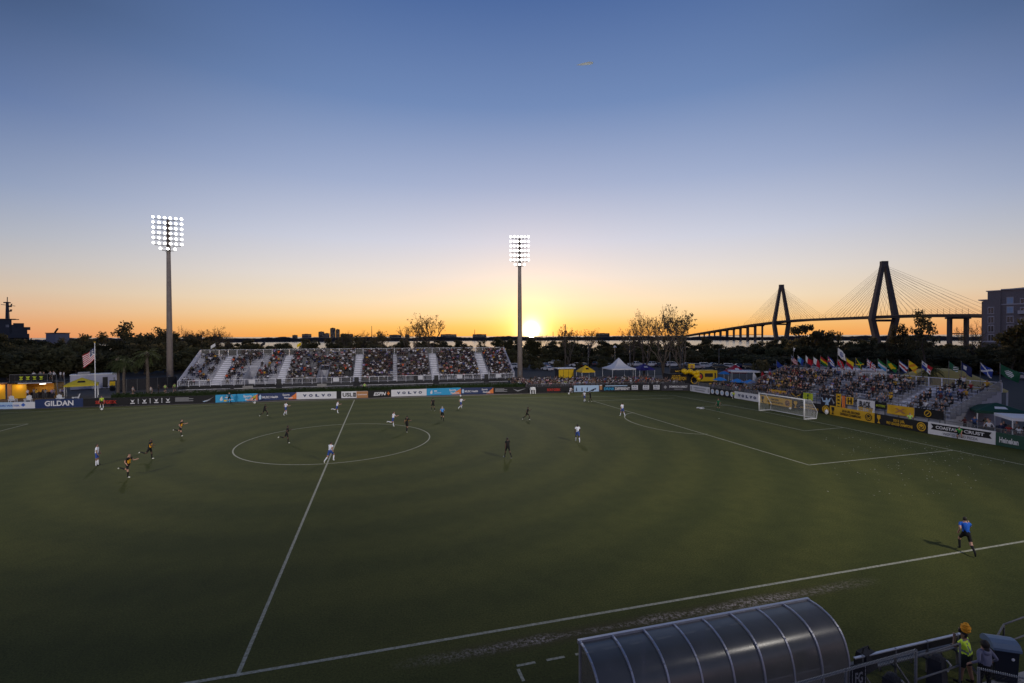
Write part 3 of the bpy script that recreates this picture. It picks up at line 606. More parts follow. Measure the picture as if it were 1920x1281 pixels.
[hedge(u0, u1, v0, v1, f'clipped dark hedge behind the boards {w}') for u0, u1, v0, v1, w in ((200, 322, 761.5, 757.5, 'beside the palms'), (323, 404, 757.5, 755, 'at the left end of the main stand'), (405, 555, 755, 749, 'behind the left cyan board'), (556, 690, 749, 746, 'at the far end of the halfway line'), (691, 800, 745.5, 742, 'behind the right VOLVO board'), (801, 925, 742, 738.5, 'behind the right cyan board'), (926, 988, 738.5, 737.5, 'below the right floodlight'))]

# ================================================================== floodlights
M_lamp = mat('floodlight lens', (1, .97, .93), .3, 0, 0, emit=9)
M_pole = mat('weathered concrete pole', (.26, .22, .20), .8, 0, .12, .8)
def floodlight(u, vb, vtop, vlast, uw, turn, label, aim, power, at=None, size=115):
    q = G(u, vb) if at is None else Vector(at); q.z = 0; H = HT(u, vtop, q)+.3 if at is None else 35.; zl = HT(u, vlast, q) if at is None else 28.; rt_ = thing('floodlight_tower', label, 'floodlight', q, turn)
    p_ = MB(); r0 = .62; p_.tube([(0, 0, 0), (0, 0, H*.5), (0, 0, H-1.0)], [r0, r0*.75, r0*.5], 12); p_.build('pole', M_pole, rt_, True)
    hw = uw; nrow = 7; zs = [H-.6-(H-.6-zl)*i/(nrow-1) for i in range(nrow)]
    for i, z in enumerate(zs):
        w_ = hw if i < 6 else hw*.45; n = 6 if i < 6 else 3
        a = MB(); a.bar((-w_, -.45, z-.35), (w_, -.45, z-.35), .10)
        for sg in (-1, 1): a.bar((sg*w_*.55, -.45, z-.35), (0, -.3, z-1.15), .06); a.bar((sg*w_, -.45, z-.35), (sg*(w_+.25), -.55, z-.02), .1)
        a.bar((0, -.5, z-.35), (0, 0, z-.35), .2, .3); ao = a.build('crossarm', M_black, rt_)
        for k in range(n):
            x = -w_-.25+(2*w_+.5)*k/(n-1); l = MB(); l.lathe([(.06, .36), (.18, .30), (.26, .1), (.26, 0)], 10); me = l
            dv = Vector((x*.12, -1, -.45)).normalized(); R_ = dv.to_track_quat('-Z', 'Y').to_matrix()
            l.v = [tuple(R_ @ Vector(v)+Vector((x, -.75, z))) for v in l.v]; lo = l.build('lamp_housing', M_black, ao)
            e = MB(); e.add([R_ @ Vector((.25*math.cos(2*PI*j/10), .25*math.sin(2*PI*j/10), .02-.12*(j < 0)))+Vector((x, -.75, z)) for j in range(10)]+[R_ @ Vector((0, 0, -.16))+Vector((x, -.75, z))], [(j, (j+1) % 10, 10) for j in range(10)])
            e.build('lamp', M_lamp, rt_, True)
    bx_ = MB(); bx_.box((0, -.5, 2.2), (.5, .3, 1.0)); bx_.build('control_box', M_galv, rt_)
    L_ = bpy.data.lights.new('floodlight_beam', 'SPOT'); L_.energy = power; L_.spot_size = math.radians(size); L_.spot_blend = 1; L_.shadow_soft_size = 1.6; L_.color = (1, .93, .84)
    lo = bpy.data.objects.new('floodlight_beam', L_); COL.objects.link(lo); top = Vector((q.x, q.y, H-3)); d_ = Vector(aim)-top; top = top+Vector((d_.x, d_.y, 0)).normalized()*2.2
    lo.location = top; lo.rotation_euler = (Vector(aim)-top).to_track_quat('-Z', 'Y').to_euler()
    return rt_
floodlight(319, 727, 408, 468, 2.15, .2, 'left floodlight tower with lit lamps at the left end of the main stand', (-8, 12, 0), 26000)
floodlight(975, 717, 443, 497, 1.72, -.25, 'right floodlight tower with lit lamps beside the setting sun', (14, 10, 0), 30000)
floodlight(0, 0, 0, 0, 2.9, PI-.5, 'floodlight tower behind the near stand on its right side', (14, 62, 0), 112000, (41, -64, 0), 93.5); floodlight(0, 0, 0, 0, 2.9, PI+.5, 'floodlight tower behind the near stand on its left side', (-8, 62, 0), 125000, (-44, -64, 0), 74)

# other posts
def post(name, lab, cat, u, vb, vt, r, m, dist=None, top=None):
    q = G(u, vb) if dist is None else AD(u, 640, dist); q.z = 0; H = HT(u, vt, q); o = thing(name, lab, cat, q)
    mb = MB(); mb.tube([(0, 0, 0), (0, 0, H)], [r, r*.7], 8); mb.build('post', m, o)
    if top == 'cap': c = MB(); c.lathe([(.1, 0), (.55, -.5), (.12, -.55)], 8, (0, 0, H)); c.build('lamp_shade', M_white, o)
    if top == 'arm': c = MB(); c.bar((0, 0, H), (1.2, 0, H+.15), .12); c.box((1.4, 0, H+.1), (.7, .3, .14)); c.build('lamp_head', M_galv, o)
    if top == 'ball': c = MB(); c.ball((0, 0, H), .12, 8); c.build('finial', M_gold, o)
    return o
post('lamp_post', 'pale lamp post with cone shade behind the white peaked tent', 'lamp post', 1153, 703, 648, .12, M_galv, top='cap'); post('utility_post', 'dark bare post in front of the trees right of the sun', 'post', 1060, 690, 608, .22, M_bark)
post('lamp_post', 'tall grey lamp post right of the white peaked tent', 'lamp post', 1181, 697, 618, .13, M_galv, top='arm'); post('lamp_post', 'lamp post between the tall bare trees', 'lamp post', 1256, 696, 640, .13, M_galv, top='arm')
post('lamp_post', 'lamp post in the car park behind the yellow trailer', 'lamp post', 1279, 690, 652, .12, M_galv, top='arm'); post('lamp_post', 'short lamp post behind the blue umbrellas', 'lamp post', 1348, 692, 655, .12, M_galv, top='arm'); post('lamp_post', 'lamp post left of the tall grey lamp post', 'lamp post', 1103, 692, 645, .12, M_galv, top='arm')
post('fence_post', 'thin steel post right of the white peaked tent near a fence', 'post', 1214, 700, 655, .1, M_galv)
# ================================================================== advertising boards
def board(u0, v0, u1, v1, h, base, label, spec=(), tilt=.10, name='advertising_board'):
    a, c = G(u0, v0), G(u1, v1); d = c-a; ln = d.length; o = thing(name, label, 'advertising board', (a.x, a.y, 0), math.atan2(d.y, d.x))
    pb = MB(); pb.add([(0.01, -.03, .03), (ln-.01, -.03, .03), (ln-.01, .03, .03), (.01, .03, .03), (.01, -.03+.02, h), (ln-.01, -.03+.02, h), (ln-.01, .05, h), (.01, .05, h)], [(3, 2, 1, 0), (4, 5, 6, 7), (0, 1, 5, 4), (1, 2, 6, 5), (2, 3, 7, 6), (3, 0, 4, 7)]); pb.build('panel', base, o)
    st_ = MB()
    for x in (.3, ln-.3): st_.bar((x, .05, h*.8), (x, .6, 0.02), .04)
    st_.build('stand', M_black, o); ly = -.036
    for e in spec:
        k = e[0]
        if k == 't': text(e[1], e[2]*ln, e[3]*ln, e[4]*h, e[5]*h, e[6], o, ly-.018, shear=e[7] if len(e) > 7 else 0, bold=.07 if len(e[1]) == 1 else .03)
        elif k == 'r': mb = MB(); mb.bx(e[1]*ln, e[2]*ln, ly-.004, ly+.004, e[3]*h, e[4]*h); mb.build('colour_panel', e[5], o)
        elif k == 'p': mb = MB(); mb.prism([(x*ln, z*h) for x, z in e[1]], ly-.005-(e[3] if len(e) > 3 else 0), ly-.001, ); mb.build('emblem', e[2], o)
        elif k == 'd': mb = MB(); disc(mb, e[1]*ln, e[2]*h, e[3]*h, ly-.006-(e[5] if len(e) > 5 else 0)); mb.build('emblem', e[4], o)
    return o
def lines(x0, x1, z0, z1, n, m): return [('r', x0, x1-(x1-x0)*.25*(i % 2), z0+(z1-z0)*(i+.15)/n, z0+(z1-z0)*(i+.7)/n, m) for i in range(n)]
H_ = 1.2; M_bk = C('board black', (22, 22, 26), var=.06); M_wh = C('board white', (215, 215, 220), var=.04)
board(-45, 768.5, 66, 766, 1.0, M_lblue, 'pale blue and white board with a drop at the far left', [('r', .62, 1, .06, .97, M_wh), ('t', 'CHARLESTON WATER', .1, .74, .35, .62, M_blue), ('p', [(.80, .3), (.84, .55), (.80, .85), (.76, .55)], M_blue)])
board(66, 766, 156, 763, 1.3, M_navy, 'navy board with big white GILDAN letters', [('t', 'GILDAN', .2, .8, .2, .82, M_wh)])
board(156, 763, 242, 760.5, 1.25, M_bk, 'black board with red SEATGEEK letters at the left', [('t', 'SEATGEEK', .27, .73, .3, .7, C('seat red', (190, 50, 35)))])
hm = []
for k in range(4):
    x = .08+.27*k; hm += [('p', [(x-.05, .78), (x-.02, .62), (x+.02, .62), (x+.05, .78), (x+.02, .5), (x+.02, .38), (x-.02, .38), (x-.02, .5)], M_wh), ('r', x-.05, x+.05, .2, .3, M_wh)]
    if k < 3: hm += [('r', x+.12, x+.14, .2+.16*i, .3+.16*i, M_wh) for i in range(4)]
board(242, 760.5, 324, 757.5, 1.25, M_bk, 'black board with four white chevron emblems', hm)
bird = [('p', [(.72, .3), (.80, .2), (.97, .85), (.90, .62), (.82, .45)], M_grey), ('p', [(.70, .25), (.9, .42), (.8, .3), (.73, .15)], M_lblue, .004)]
board(324, 757.5, 404, 755.5, 1.2, M_bk, 'black board with small white lines and a grey bird left of the cyan board', lines(.06, .48, .3, .85, 4, M_grey)+bird)
def cyan(u0, v0, u1, v1, lab): board(u0, v0, u1, v1, 1.25, M_cyan, lab, [('p', [(.12, .2), (.17, .3), (.16, .8), (.13, .7), (.10, .4)], M_wh), ('r', .22, .30, .55, .7, M_wh), ('r', .22, .42, .3, .38, M_lblue), ('p', [(.72, .08), (1, .08), (1, .9)], M_orange), ('t', 'Sports', .66, .86, .45, .85, M_wh), ('t', 'Medicine', .70, .95, .15, .4, M_wh)])
def health(u0, v0, u1, v1, lab): board(u0, v0, u1, v1, 1.2, M_navy, lab, [('p', [(.04, .2), (.09, .2), (.10, .6), (.07, .88), (.03, .6)], M_lblue), ('t', 'MUSC Health', .12, .52, .32, .62, M_wh), ('p', [(.78, .08), (1, .08), (1, .92)], M_orange), ('t', 'Sports', .64, .82, .5, .85, M_wh), ('t', 'Medicine', .68, .9, .18, .42, M_wh)])
def volvo(u0, v0, u1, v1, lab, h=1.2): board(u0, v0, u1, v1, h, M_wh, lab, [('t', c, x, x+.095, .32, .70, M_navy) for c, x in zip('VOLVO', (.16, .31, .47, .62, .77))])
cyan(404, 755.5, 483, 752, 'cyan board with orange wedge at the left of the main stand'); health(483, 752, 556, 749, 'navy health board with orange wedge left of the white board'); volvo(556, 749, 631, 747.5, 'white VOLVO board left of the halfway line')
board(631, 747.5, 640, 747, 1.2, M_bk, 'narrow plain black board left of the halfway line')
board(640, 747, 690, 746, 1.15, M_wh, 'white and tan USL board behind the far end of the halfway line', [('t', 'USL', .05, .42, .22, .8, M_bk), ('r', .44, .55, .2, .8, M_bk), ('r', .46, .53, .35, .65, M_wh), ('r', .57, 1, .02, .98, M_tan), ('t', 'CHAMPIONSHIP', .61, .96, .42, .58, M_wh)])
board(690, 746, 733.5, 744, 1.2, M_bk, 'black ESPN board right of the halfway line', [('t', 'ESPN', .24, .78, .25, .75, M_wh, .25), ('r', .86, .9, .25, .75, M_orange), ('r', .82, .94, .42, .58, M_orange)])
volvo(733.5, 744, 800, 742, 'white VOLVO board right of the halfway line'); cyan(800, 742, 864, 740, 'cyan board with orange wedge at the right of the main stand'); health(864, 740, 925, 738.5, 'navy health board with orange wedge near the right floodlight')
board(925, 738.5, 990, 737.5, 1.15, M_bk, 'black board with small white lines and a grey bird below the right floodlight', lines(.05, .4, .3, .85, 4, M_grey)+[('p', [(.56, .75), (.70, .3), (.95, .8), (.74, .55), (.70, .5)], M_grey)])
board(990, 737.5, 1020, 737, 1.1, M_bk, 'plain black board behind the white cart'); board(1020, 737, 1076, 736, 1.15, M_bk, 'black board with red SEATGEEK letters right of the sun', [('t', 'SEATGEEK', .1, .55, .3, .7, C('seat red', (190, 50, 35)))])
board(1076, 735.3, 1123, 734.3, 1.2, M_lblue, 'pale blue board with small dark figures right of the white cart', [('p', [(x-.025, .15), (x+.03, .15), (x+.02, .5), (x, .8), (x-.02, .5)], M_navy) for x in (.1, .32, .53)]+[('p', [(.62, .1), (.78, .1), (.84, .45), (.72, .35)], M_dark), ('p', [(.74, .4), (.9, .6), (.86, .3)], M_navy, .004)])
board(1123, 734.3, 1182, 733.5, 1.3, M_bk, 'black board with blue and white DRINK DIFFERENT lettering', [('r', .02, .1, .25, .85, M_tan), ('r', .02, .1, .85, .95, M_wh), ('t', 'DRINK', .16, .5, .18, .58, M_cyan), ('t', 'DIFFERENT', .51, .98, .18, .58, M_wh), ('r', .2, .9, .74, .86, M_lblue)])
board(1182, 733.5, 1240, 732.8, 1.3, M_bk, 'black board with three white badge logos', sum([[('r', x-.1, x+.1, .2, .85, M_wh), ('t', 'BUD', x-.07, x+.07, .55, .78, M_navy), ('t', 'LIGHT', x-.085, x+.085, .27, .48, M_navy)] for x in (.14, .5, .84)], []))
board(1240, 732.8, 1293, 733, 1.4, C('board charcoal', (48, 46, 54)), 'charcoal board with diamond emblem at the far corner', [('p', [(.08, .5), (.14, .75), (.2, .5), (.14, .25)], M_grey), ('t', 'DOMINION DIRECT', .28, .92, .42, .7, M_wh), ('r', .45, .75, .2, .26, M_grey)])
RB = 1.2
board(1294, 733.5, 1331, 739.5, RB, M_wh, 'white board with two grey text lines at the far corner', [('t', 'CREEKSIDE STATION', .18, .82, .56, .78, M_grey), ('r', .25, .75, .26, .4, M_grey), ('r', .05, .09, .2, .8, M_grey), ('r', .91, .95, .2, .8, M_grey)])
board(1331, 739.5, 1377, 747, RB, M_bk, 'black board with five round white badges', sum([[('d', .12+.2*k, .5, .36, M_wh), ('d', .12+.2*k, .5, .2, M_lblue, .004)] for k in range(5)], []))
volvo(1377, 747, 1425, 755, 'white VOLVO board beside the goal', RB)
M_ye = mat('board yellow', (.70, .40, .015), .5, 0, .04)
def badge(x, z, r, a=M_ye, b_=M_bk): return [('d', x, z, r, a), ('d', x, z, r*.78, b_, .004), ('d', x, z, r*.62, a, .008), ('p', [(x-.03, z-.25*r*2), (x+.03, z+.1*r*2), (x+.036, z), (x-.024, z-.33*r*2)], b_, .010), ('p', [(x+.03, z-.25*r*2), (x-.03, z+.1*r*2), (x-.036, z), (x+.024, z-.33*r*2)], b_, .013)]
def trophy(x, w, m): return [('p', [(x-w*.45, .1), (x+w*.45, .1), (x+w*.12, .28), (x+w*.12, .42), (x+w*.5, .62), (x+w*.5, .9), (x-w*.5, .9), (x-w*.5, .62), (x-w*.12, .42), (x-w*.12, .28)], m)]
board(1425.5, 755, 1485, 765.5, RB, M_ye, 'yellow champions board seen through the goal', trophy(.09, .09, M_bk)+[('t', '1996 USISL', .36, .62, .56, .8, M_bk), ('t', 'PRO LEAGUE CHAMPIONS', .24, .74, .24, .46, M_bk)]+badge(.87, .5, .38, M_tan))
board(1485, 765.5, 1541, 775, RB, M_bk, 'black champions board with gold letters behind the goal net', trophy(.13, .12, M_gold)+[('t', '2003 USL', .42, .74, .56, .8, M_gold), ('t', 'A-LEAGUE CHAMPIONS', .3, .9, .22, .46, M_gold)])
board(1541, 775, 1556, 777.5, RB, M_bk, 'small black board with a yellow round badge right of the goal', badge(.5, .5, .42))
board(1556, 777.5, 1640, 794, RB, M_ye, 'long yellow champions board right of the goal', trophy(.08, .07, M_bk)+[('t', '2010 USL SECOND', .3, .7, .54, .8, M_bk), ('t', 'DIVISION CHAMPIONS', .26, .72, .2, .46, M_bk)]+badge(.88, .5, .38, M_bk, M_ye))
board(1640, 794, 1740, 813.5, RB, M_bk, 'long black champions board behind the steward in lime', trophy(.09, .07, M_ye)+[('t', '2012 USL', .38, .60, .54, .78, M_gold), ('t', 'PRO LEAGUE CHAMPIONS', .25, .74, .2, .46, M_gold)]+badge(.89, .52, .4))
board(1740, 813.5, 1867, 835, 1.3, M_wh, 'white board with black COASTAL CRUST ribbon', [('p', [(.05, .42), (.95, .42), (.915, .655), (.95, .88), (.05, .88), (.085, .655)], M_bk), ('t', 'COASTAL', .13, .46, .53, .77, M_wh, ), ('t', 'CRUST', .56, .85, .53, .77, M_wh), ('t', 'WOOD FIRED PIZZA', .24, .76, .12, .32, M_grey)])
board(1867, 835, 1932, 847, 1.25, M_green, 'dark green board with white Heineken letters', [('t', 'Heineken', .12, .68, .28, .7, M_wh)])
# the white kit on trestle legs lying before the black board
q = G(999, 738.5); wt = thing('equipment_cart', 'small white cart on short legs in front of the black board', 'cart', (q.x, q.y, 0)); m_ = MB(); m_.box((0, 0, .95), (1.0, .6, .45), top=.8); m_.build('body', M_white, wt)
for x in (-.45, 0, .42): m_ = MB(); m_.bar((x, -.15, 0), (x, -.1, .7), .16, .12); m_.build('leg', M_white, wt)
# ================================================================== grandstands
M_seatw = mat('pale bench aluminium', (.78, .78, .84), .5, 0, .08, 2); M_deck = mat('stand decking', (.42, .42, .47), .6, .1, .12, 1.5)
M_seatg = mat('grey plastic seat', (.17, .17, .19), .5, 0, .1); M_seatk = mat('black plastic seat', (.03, .03, .035), .5, 0, .1)
def meshmat(name, col, alpha): return mat(name, col, .7, .3, 0, alpha=alpha)
M_mesh = meshmat('wire mesh infill', (.30, .29, .28), .42); M_meshw = meshmat('pale picket infill', (.6, .6, .62), .12)
class Stand: pass
M_alu2 = mat('weathered aluminium', (.27, .27, .29), .6, .2, .12, 3)
def grandstand(name, label, origin, rz, LEN, NR, z0, rise, dep, aisles, voms, y0, secmat, back_h, post_sp, side=True):
    S = Stand(); root = thing(name, label, 'grandstand', origin, rz); S.root = root; S.z = [z0+i*rise for i in range(NR)]; S.y = [y0+i*dep for i in range(NR)]
    d = MB(); prof = [(0, -.02), (0, z0)]
    for i in range(1, NR): prof += [(S.y[i]-dep*.0-.12, S.z[i-1]), (S.y[i]-.12, S.z[i])]
    yb = S.y[-1]+dep; prof += [(yb, S.z[-1]), (yb, -.02)]
    cuts = sorted([(x-w/2, x+w/2) for x, w in voms]); xs = [0]; segs = []
    for a, b in cuts: segs.append((xs[-1], a, False)); segs.append((a, b, True)); xs.append(b)
    segs.append((xs[-1], LEN, False)); vr = 6
    for a, b, v in segs:
        pr = prof if not v else [(S.y[vr]-.12, -.02), (S.y[vr]-.12, S.z[vr])]+prof[2+2*vr:]
        n = len(pr); vs = [(a, y, z) for y, z in pr]+[(b, y, z) for y, z in pr]
        d.add(vs, [(i, i+1, n+i+1, n+i) for i in range(n-1)]+[tuple(range(n))[::-1], tuple(range(n, 2*n))])
    d.build('deck', M_deck, root)
    secs = []; x = .25
    for a, w in sorted(aisles): secs.append((x, a-w/2)); x = a+w/2
    secs.append((x, LEN-.25)); S.secs = secs; S.seats = []; cache = {}
    for i in range(NR):
        for k, (a, b) in enumerate(secs):
            parts = [(a, b)]
            if i < vr:
                for va, vb in cuts:
                    np_ = []
                    for p0, p1 in parts:
                        if va < p1 and vb > p0: np_ += [(p0, va-.12)] if va-.12 > p0+.3 else []; np_ += [(vb+.12, p1)] if vb+.12 < p1-.3 else []
                        else: np_.append((p0, p1))
                    parts = np_
            for p0, p1 in parts:
                sm = secmat((p0+p1)/2); key = (round(p1-p0, 2), sm)
                if key not in cache:
                    mb = MB(); ln = p1-p0
                    if sm == 'bench': mb.bx(0, ln, .02, .30, .40, .44); [mb.bx(q-.03, q+.03, .1, .2, 0, .40) for q in np.arange(.3, ln, 1.8)]
                    else:
                        for q in np.arange(.25, ln-.1, .52): mb.bx(q-.22, q+.22, .0, .38, .40, .45); mb.bx(q-.22, q+.22, .38, .44, .45, .86)
                        mb.bx(0, ln, .15, .22, .02, .40)
                    cache[key] = mb.mesh('bench' if sm == 'bench' else 'seat_row', {'bench': M_seatw, 'grey': M_seatg, 'black': M_seatk}[sm])
                o = link('bench' if sm == 'bench' else 'seat_row', cache[key], root, (p0, S.y[i], S.z[i])); S.seats.append((i, p0, p1, sm))
    for a, w in aisles:
        mb = MB()
        for i in range(NR):
            mb.bx(a-w/2+.05, a+w/2-.05, S.y[i]-.115, S.y[i]+dep*.4, S.z[i]+.004, S.z[i]+.03)
            if i < NR-1: mb.bx(a-w/2+.05, a+w/2-.05, S.y[i]+dep*.5, S.y[i+1]-.125, S.z[i]+.005, S.z[i]+rise*.5)
        mb.build('aisle_stair', M_seatw, root)
    for x, w in voms:
        mb = MB(); mb.bx(x-w/2+.02, x+w/2-.02, -.1, S.y[vr]-.2, .03, z0-.3); mb.build('vomitory_floor', M_conc, root)
        for sg in (-1, 1):
            mb = MB(); X_ = x+sg*(w/2+.03)
            mb.add([(X_, .1, 0.02), (X_, S.y[vr], .02), (X_, S.y[vr], S.z[vr]+1.0), (X_, .1, z0+1.0), (X_+.04*sg, .1, .02), (X_+.04*sg, S.y[vr], .02), (X_+.04*sg, S.y[vr], S.z[vr]+1.0), (X_+.04*sg, .1, z0+1.0)], [(0, 1, 2, 3), (7, 6, 5, 4), (0, 4, 5, 1), (3, 2, 6, 7), (0, 3, 7, 4), (1, 5, 6, 2)]); mb.build('vomitory_panel', M_alu, root)
        mb = MB(); mb.bar((x-w/2, S.y[vr]-.1, S.z[vr]+1.05), (x+w/2, S.y[vr]-.1, S.z[vr]+1.05), .08); mb.build('vomitory_rail', M_seatw, root)
    # back guard
    zb = S.z[-1]; npst = int(LEN/post_sp); pmsh = MB(); pmsh.bx(-.05, .05, -.05, .05, 0, back_h); pm_ = pmsh.mesh('guard_post', M_seatw)
    for k in range(npst+1): link('guard_post', pm_, root, (LEN*k/npst, yb, zb))
    mb = MB(); mb.bar((0, yb, zb+back_h), (LEN, yb, zb+back_h), .06); mb.bar((0, yb, zb+.12), (LEN, yb, zb+.12), .05); mb.build('guard_rail', M_seatw, root)
    gl = LEN/npst; gm_ = MB(); gm_.quad((.06, 0, .15), (gl-.06, 0, .15), (gl-.06, 0, back_h-.04), (.06, 0, back_h-.04)); gmm = gm_.mesh('guard_mesh', M_mesh)
    for k in range(npst): link('guard_mesh', gmm, root, (gl*k, yb+.02, zb))
    # side guards, one panel to each row
    for sx_ in ((0, LEN) if side else ()):
        for i in range(NR):
            mb = MB(); ya, yc = S.y[i]-.1, S.y[i]+dep-.12; X_ = sx_-.04 if sx_ == 0 else sx_+.04
            mb.bar((X_, ya, S.z[i]+.1), (X_, yc, S.z[i]+.1), .05); mb.bar((X_, ya, S.z[i]+1.15), (X_, yc, S.z[i]+1.15+rise), .06)
            for q in np.linspace(ya, yc, 5): mb.bar((X_, q, S.z[i]+.05), (X_, q, S.z[i]+1.15+rise*(q-ya)/dep), .05 if 0 < 1 else .03)
            mb.build('side_guard', M_seatw if NR > 12 else M_alu2, root)
    S.yb = yb; S.LEN = LEN; S.dep = dep; return S
A_, B_ = Vector((-34.2, 55.9, 0)), Vector((33.7, 54.3, 0)); D_ = B_-A_
def mainsec(x): return 'bench' if x < 18 or x > 50 else ('black' if 26.9 < x < 40.6 else 'grey')
MAIN = grandstand('main_grandstand', 'long pale aluminium grandstand full of spectators on the far side of the pitch', A_, math.atan2(D_.y, D_.x), D_.length, 15, .95, .375, .73, [(6.2, 1.9), (18.2, 1.8), (33.3, 1.8), (41.2, 1.0), (50, 1.9), (61.2, 1.9)], [(12.4, 1.9), (26.4, 1.9)], .75, mainsec, 1.45, 1.75)
def front_rail(root, LEN, gaps, z0, zt, m, boards=()):
    xs = [0]
    for a, b in gaps: xs += [a, b]
    xs.append(LEN)
    for a, b in zip(xs[::2], xs[1::2]):
        mb = MB(); mb.bar((a, -.02, zt), (b, -.02, zt), .07); mb.bar((a, -.02, z0-.75), (b, -.02, z0-.75), .06)
        for q in np.arange(a, b+.01, 1.9): mb.bar((min(q, b), -.02, z0-.2), (min(q, b), -.02, zt), .07)
        mb.build('front_rail', m, root); k = MB(); k.quad((a, -.03, z0-.8), (b, -.03, z0-.8), (b, -.03, zt-.03), (a, -.03, zt-.03)); k.build('front_infill', M_meshw, root)
front_rail(MAIN.root, MAIN.LEN, [(9.2, 9.9), (17.6, 18.8), (32.6, 34), (49.3, 50.6), (60.6, 61.8)], .9, 1.95, M_seatw)
fp = MB(); fp.bx(0, MAIN.LEN, -.03, -.01, .02, .92); fp.build('front_skirt', M_dark, MAIN.root)
for k, x in enumerate((18.2, 33.3, 45.6, 50, 61.2)):
    mb = MB(); mb.bx(x-.45, x+.45, -.3, -.1, .9, 1.9); mb.build('bin_box', M_black, MAIN.root)
for x in (13.2, 29.2, 46.5, 55.2, 64): mb = MB(); mb.bx(x-.6, x+.6, -.10, -.07, 1.05, 1.85); mb.build('notice_panel', M_wh, MAIN.root)
SIDE_ = grandstand('end_grandstand', 'low grey aluminium grandstand behind the goal with flags along its back', (64.3, 17.6, 0), -PI/2, 30.4, 10, 1.05, .30, .80, [(11.6, 1.2), (24.2, 2.0)], [], .9, lambda x: 'bench', 1.15, 1.5)
def end_rail():
    root = SIDE_.root; LEN = SIDE_.LEN
    for a, b in ((0, 11), (11.2, 20.4), (20.6, 30.4)):
        mb = MB()
        for z in (1.05, 1.65, 2.2): mb.bar((a, -.02, z), (b, -.02, z), .06)
        for q in np.linspace(a, b, 7): mb.bar((q, -.02, .02), (q, -.02, 2.2), .06)
        mb.build('front_rail', M_galv, root)
    for a in (11.6-.7, 24.2-1.1, 24.2+1.1):
        mb = MB()
        for i in range(0, 9, 2):
            p0 = Vector((a, SIDE_.y[i]-.2, SIDE_.z[i])); p1 = Vector((a, SIDE_.y[i+1], SIDE_.z[i+1])); mb.tube([p0, p0+Vector((0, 0, .95)), p1+Vector((0, 0, .95)), p1], .03, 5)
        mb.build('aisle_handrail', M_galv, root)
end_rail()
def end_local(x, y, z): return SIDE_.root.matrix_basis @ Vector((x, y, z))
# ------------------------------------------------------------------ banners hung on the end stand
XB = 64.2
def banner(u0, u1, vt, vb, base, label, spec=(), X_=XB, cat='banner', slope=None):
    a, c = AX(u0, vt, X_), AX(u1, vt+(u1-u0)*.118, X_); zb = AX(u0, vb, X_).z; ln = abs(a.y-c.y); h = a.z-zb; rng = np.random.default_rng(int(u0))
    o = thing('banner', label, cat, (X_-.06, a.y, zb), -PI/2, 'banners hung on the end stand rail'); n = 8; vs = []; 
    for j in range(4):
        for i in range(n+1): vs.append((ln*i/n, -.03+.025*math.sin(i*1.7+j*.6+u0)-(.03 if j == 0 else 0), h*j/3))
    mb = MB(); mb.add(vs, [(j*(n+1)+i, j*(n+1)+i+1, (j+1)*(n+1)+i+1, (j+1)*(n+1)+i) for j in range(3) for i in range(n)]); mb.build('cloth', base, o)
    for e in spec:
        ly = -.075
        if e[0] == 't': text(e[1], e[2]*ln, e[3]*ln, e[4]*h, e[5]*h, e[6], o, ly-.02)
        elif e[0] == 'r': k = MB(); k.bx(e[1]*ln, e[2]*ln, ly-.002, ly+.003, e[3]*h, e[4]*h); k.build('print', e[5], o)
        elif e[0] == 'p': k = MB(); k.prism([(x*ln, z*h) for x, z in e[1]], ly-.003-(e[3] if len(e) > 3 else 0), ly); k.build('print', e[2], o)
        elif e[0] == 'd': k = MB(); disc(k, e[1]*ln, e[2]*h, e[3]*h, ly-.003-(e[5] if len(e) > 5 else 0)); k.build('print', e[4], o)
    return o
X1 = [('p', [(.1, .1), (.2, .1), (.9, .9), (.8, .9)], M_gold), ('p', [(.8, .1), (.9, .1), (.2, .9), (.1, .9)], M_gold, .004)]
M_lime = C('lime print', (185, 200, 50), var=.05)
banner(1417, 1441, 727.5, 738, M_bk, 'black banner with blocky white letters left of the goal', [('t', 'WE ARE', .1, .95, .3, .75, M_wh)])
banner(1443, 1474, 729.5, 740, M_ye, 'yellow banner with a lime corner above the goal left half', [('p', [(.62, .1), (.98, .1), (.98, .8)], M_lime), ('d', .38, .45, .3, M_tan), ('d', .38, .45, .18, M_ye, .004), ('p', [(.5, .2), (.7, .55), (.66, .2)], M_tan)])
banner(1482, 1506, 736, 748, M_bk, 'black banner with gold diagonal cross above the goal', X1); banner(1507, 1525, 736, 749, M_lime, 'lime banner with a dark figure above the goal right post', [('p', [(.4, .1), (.5, .4), (.42, .7), (.5, .9), (.6, .7), (.52, .4), (.6, .1)], M_green)])
banner(1540, 1568, 740, 766, C('dark purple cloth', (38, 30, 42)), 'dark purple banner with a white dancing figure', [('p', [(.22, .05), (.3, .08), (.42, .38), (.5, .1), (.57, .1), (.54, .5), (.62, .6), (.7, .85), (.64, .85), (.5, .65), (.44, .82), (.36, .82), (.36, .66), (.2, .6), (.12, .85), (.06, .82), (.16, .52), (.36, .5)], M_lblue), ('p', [(.7, .9), (.74, .9), (.95, .55), (.88, .45)], M_grey)])
banner(1569, 1578, 738, 766, M_ye, 'narrow yellow pennant with dark marks', [('r', .3, .7, .1+.22*k, .2+.22*k, M_bk) for k in range(4)]); banner(1580, 1586, 742, 767, M_orange, 'narrow orange pennant beside the yellow pennants'); banner(1588, 1601, 744, 758, M_ye, 'short yellow pennant with a dark letter H', [('r', .25, .4, .1, .9, M_bk), ('r', .65, .8, .1, .9, M_bk), ('r', .4, .65, .42, .58, M_bk)])
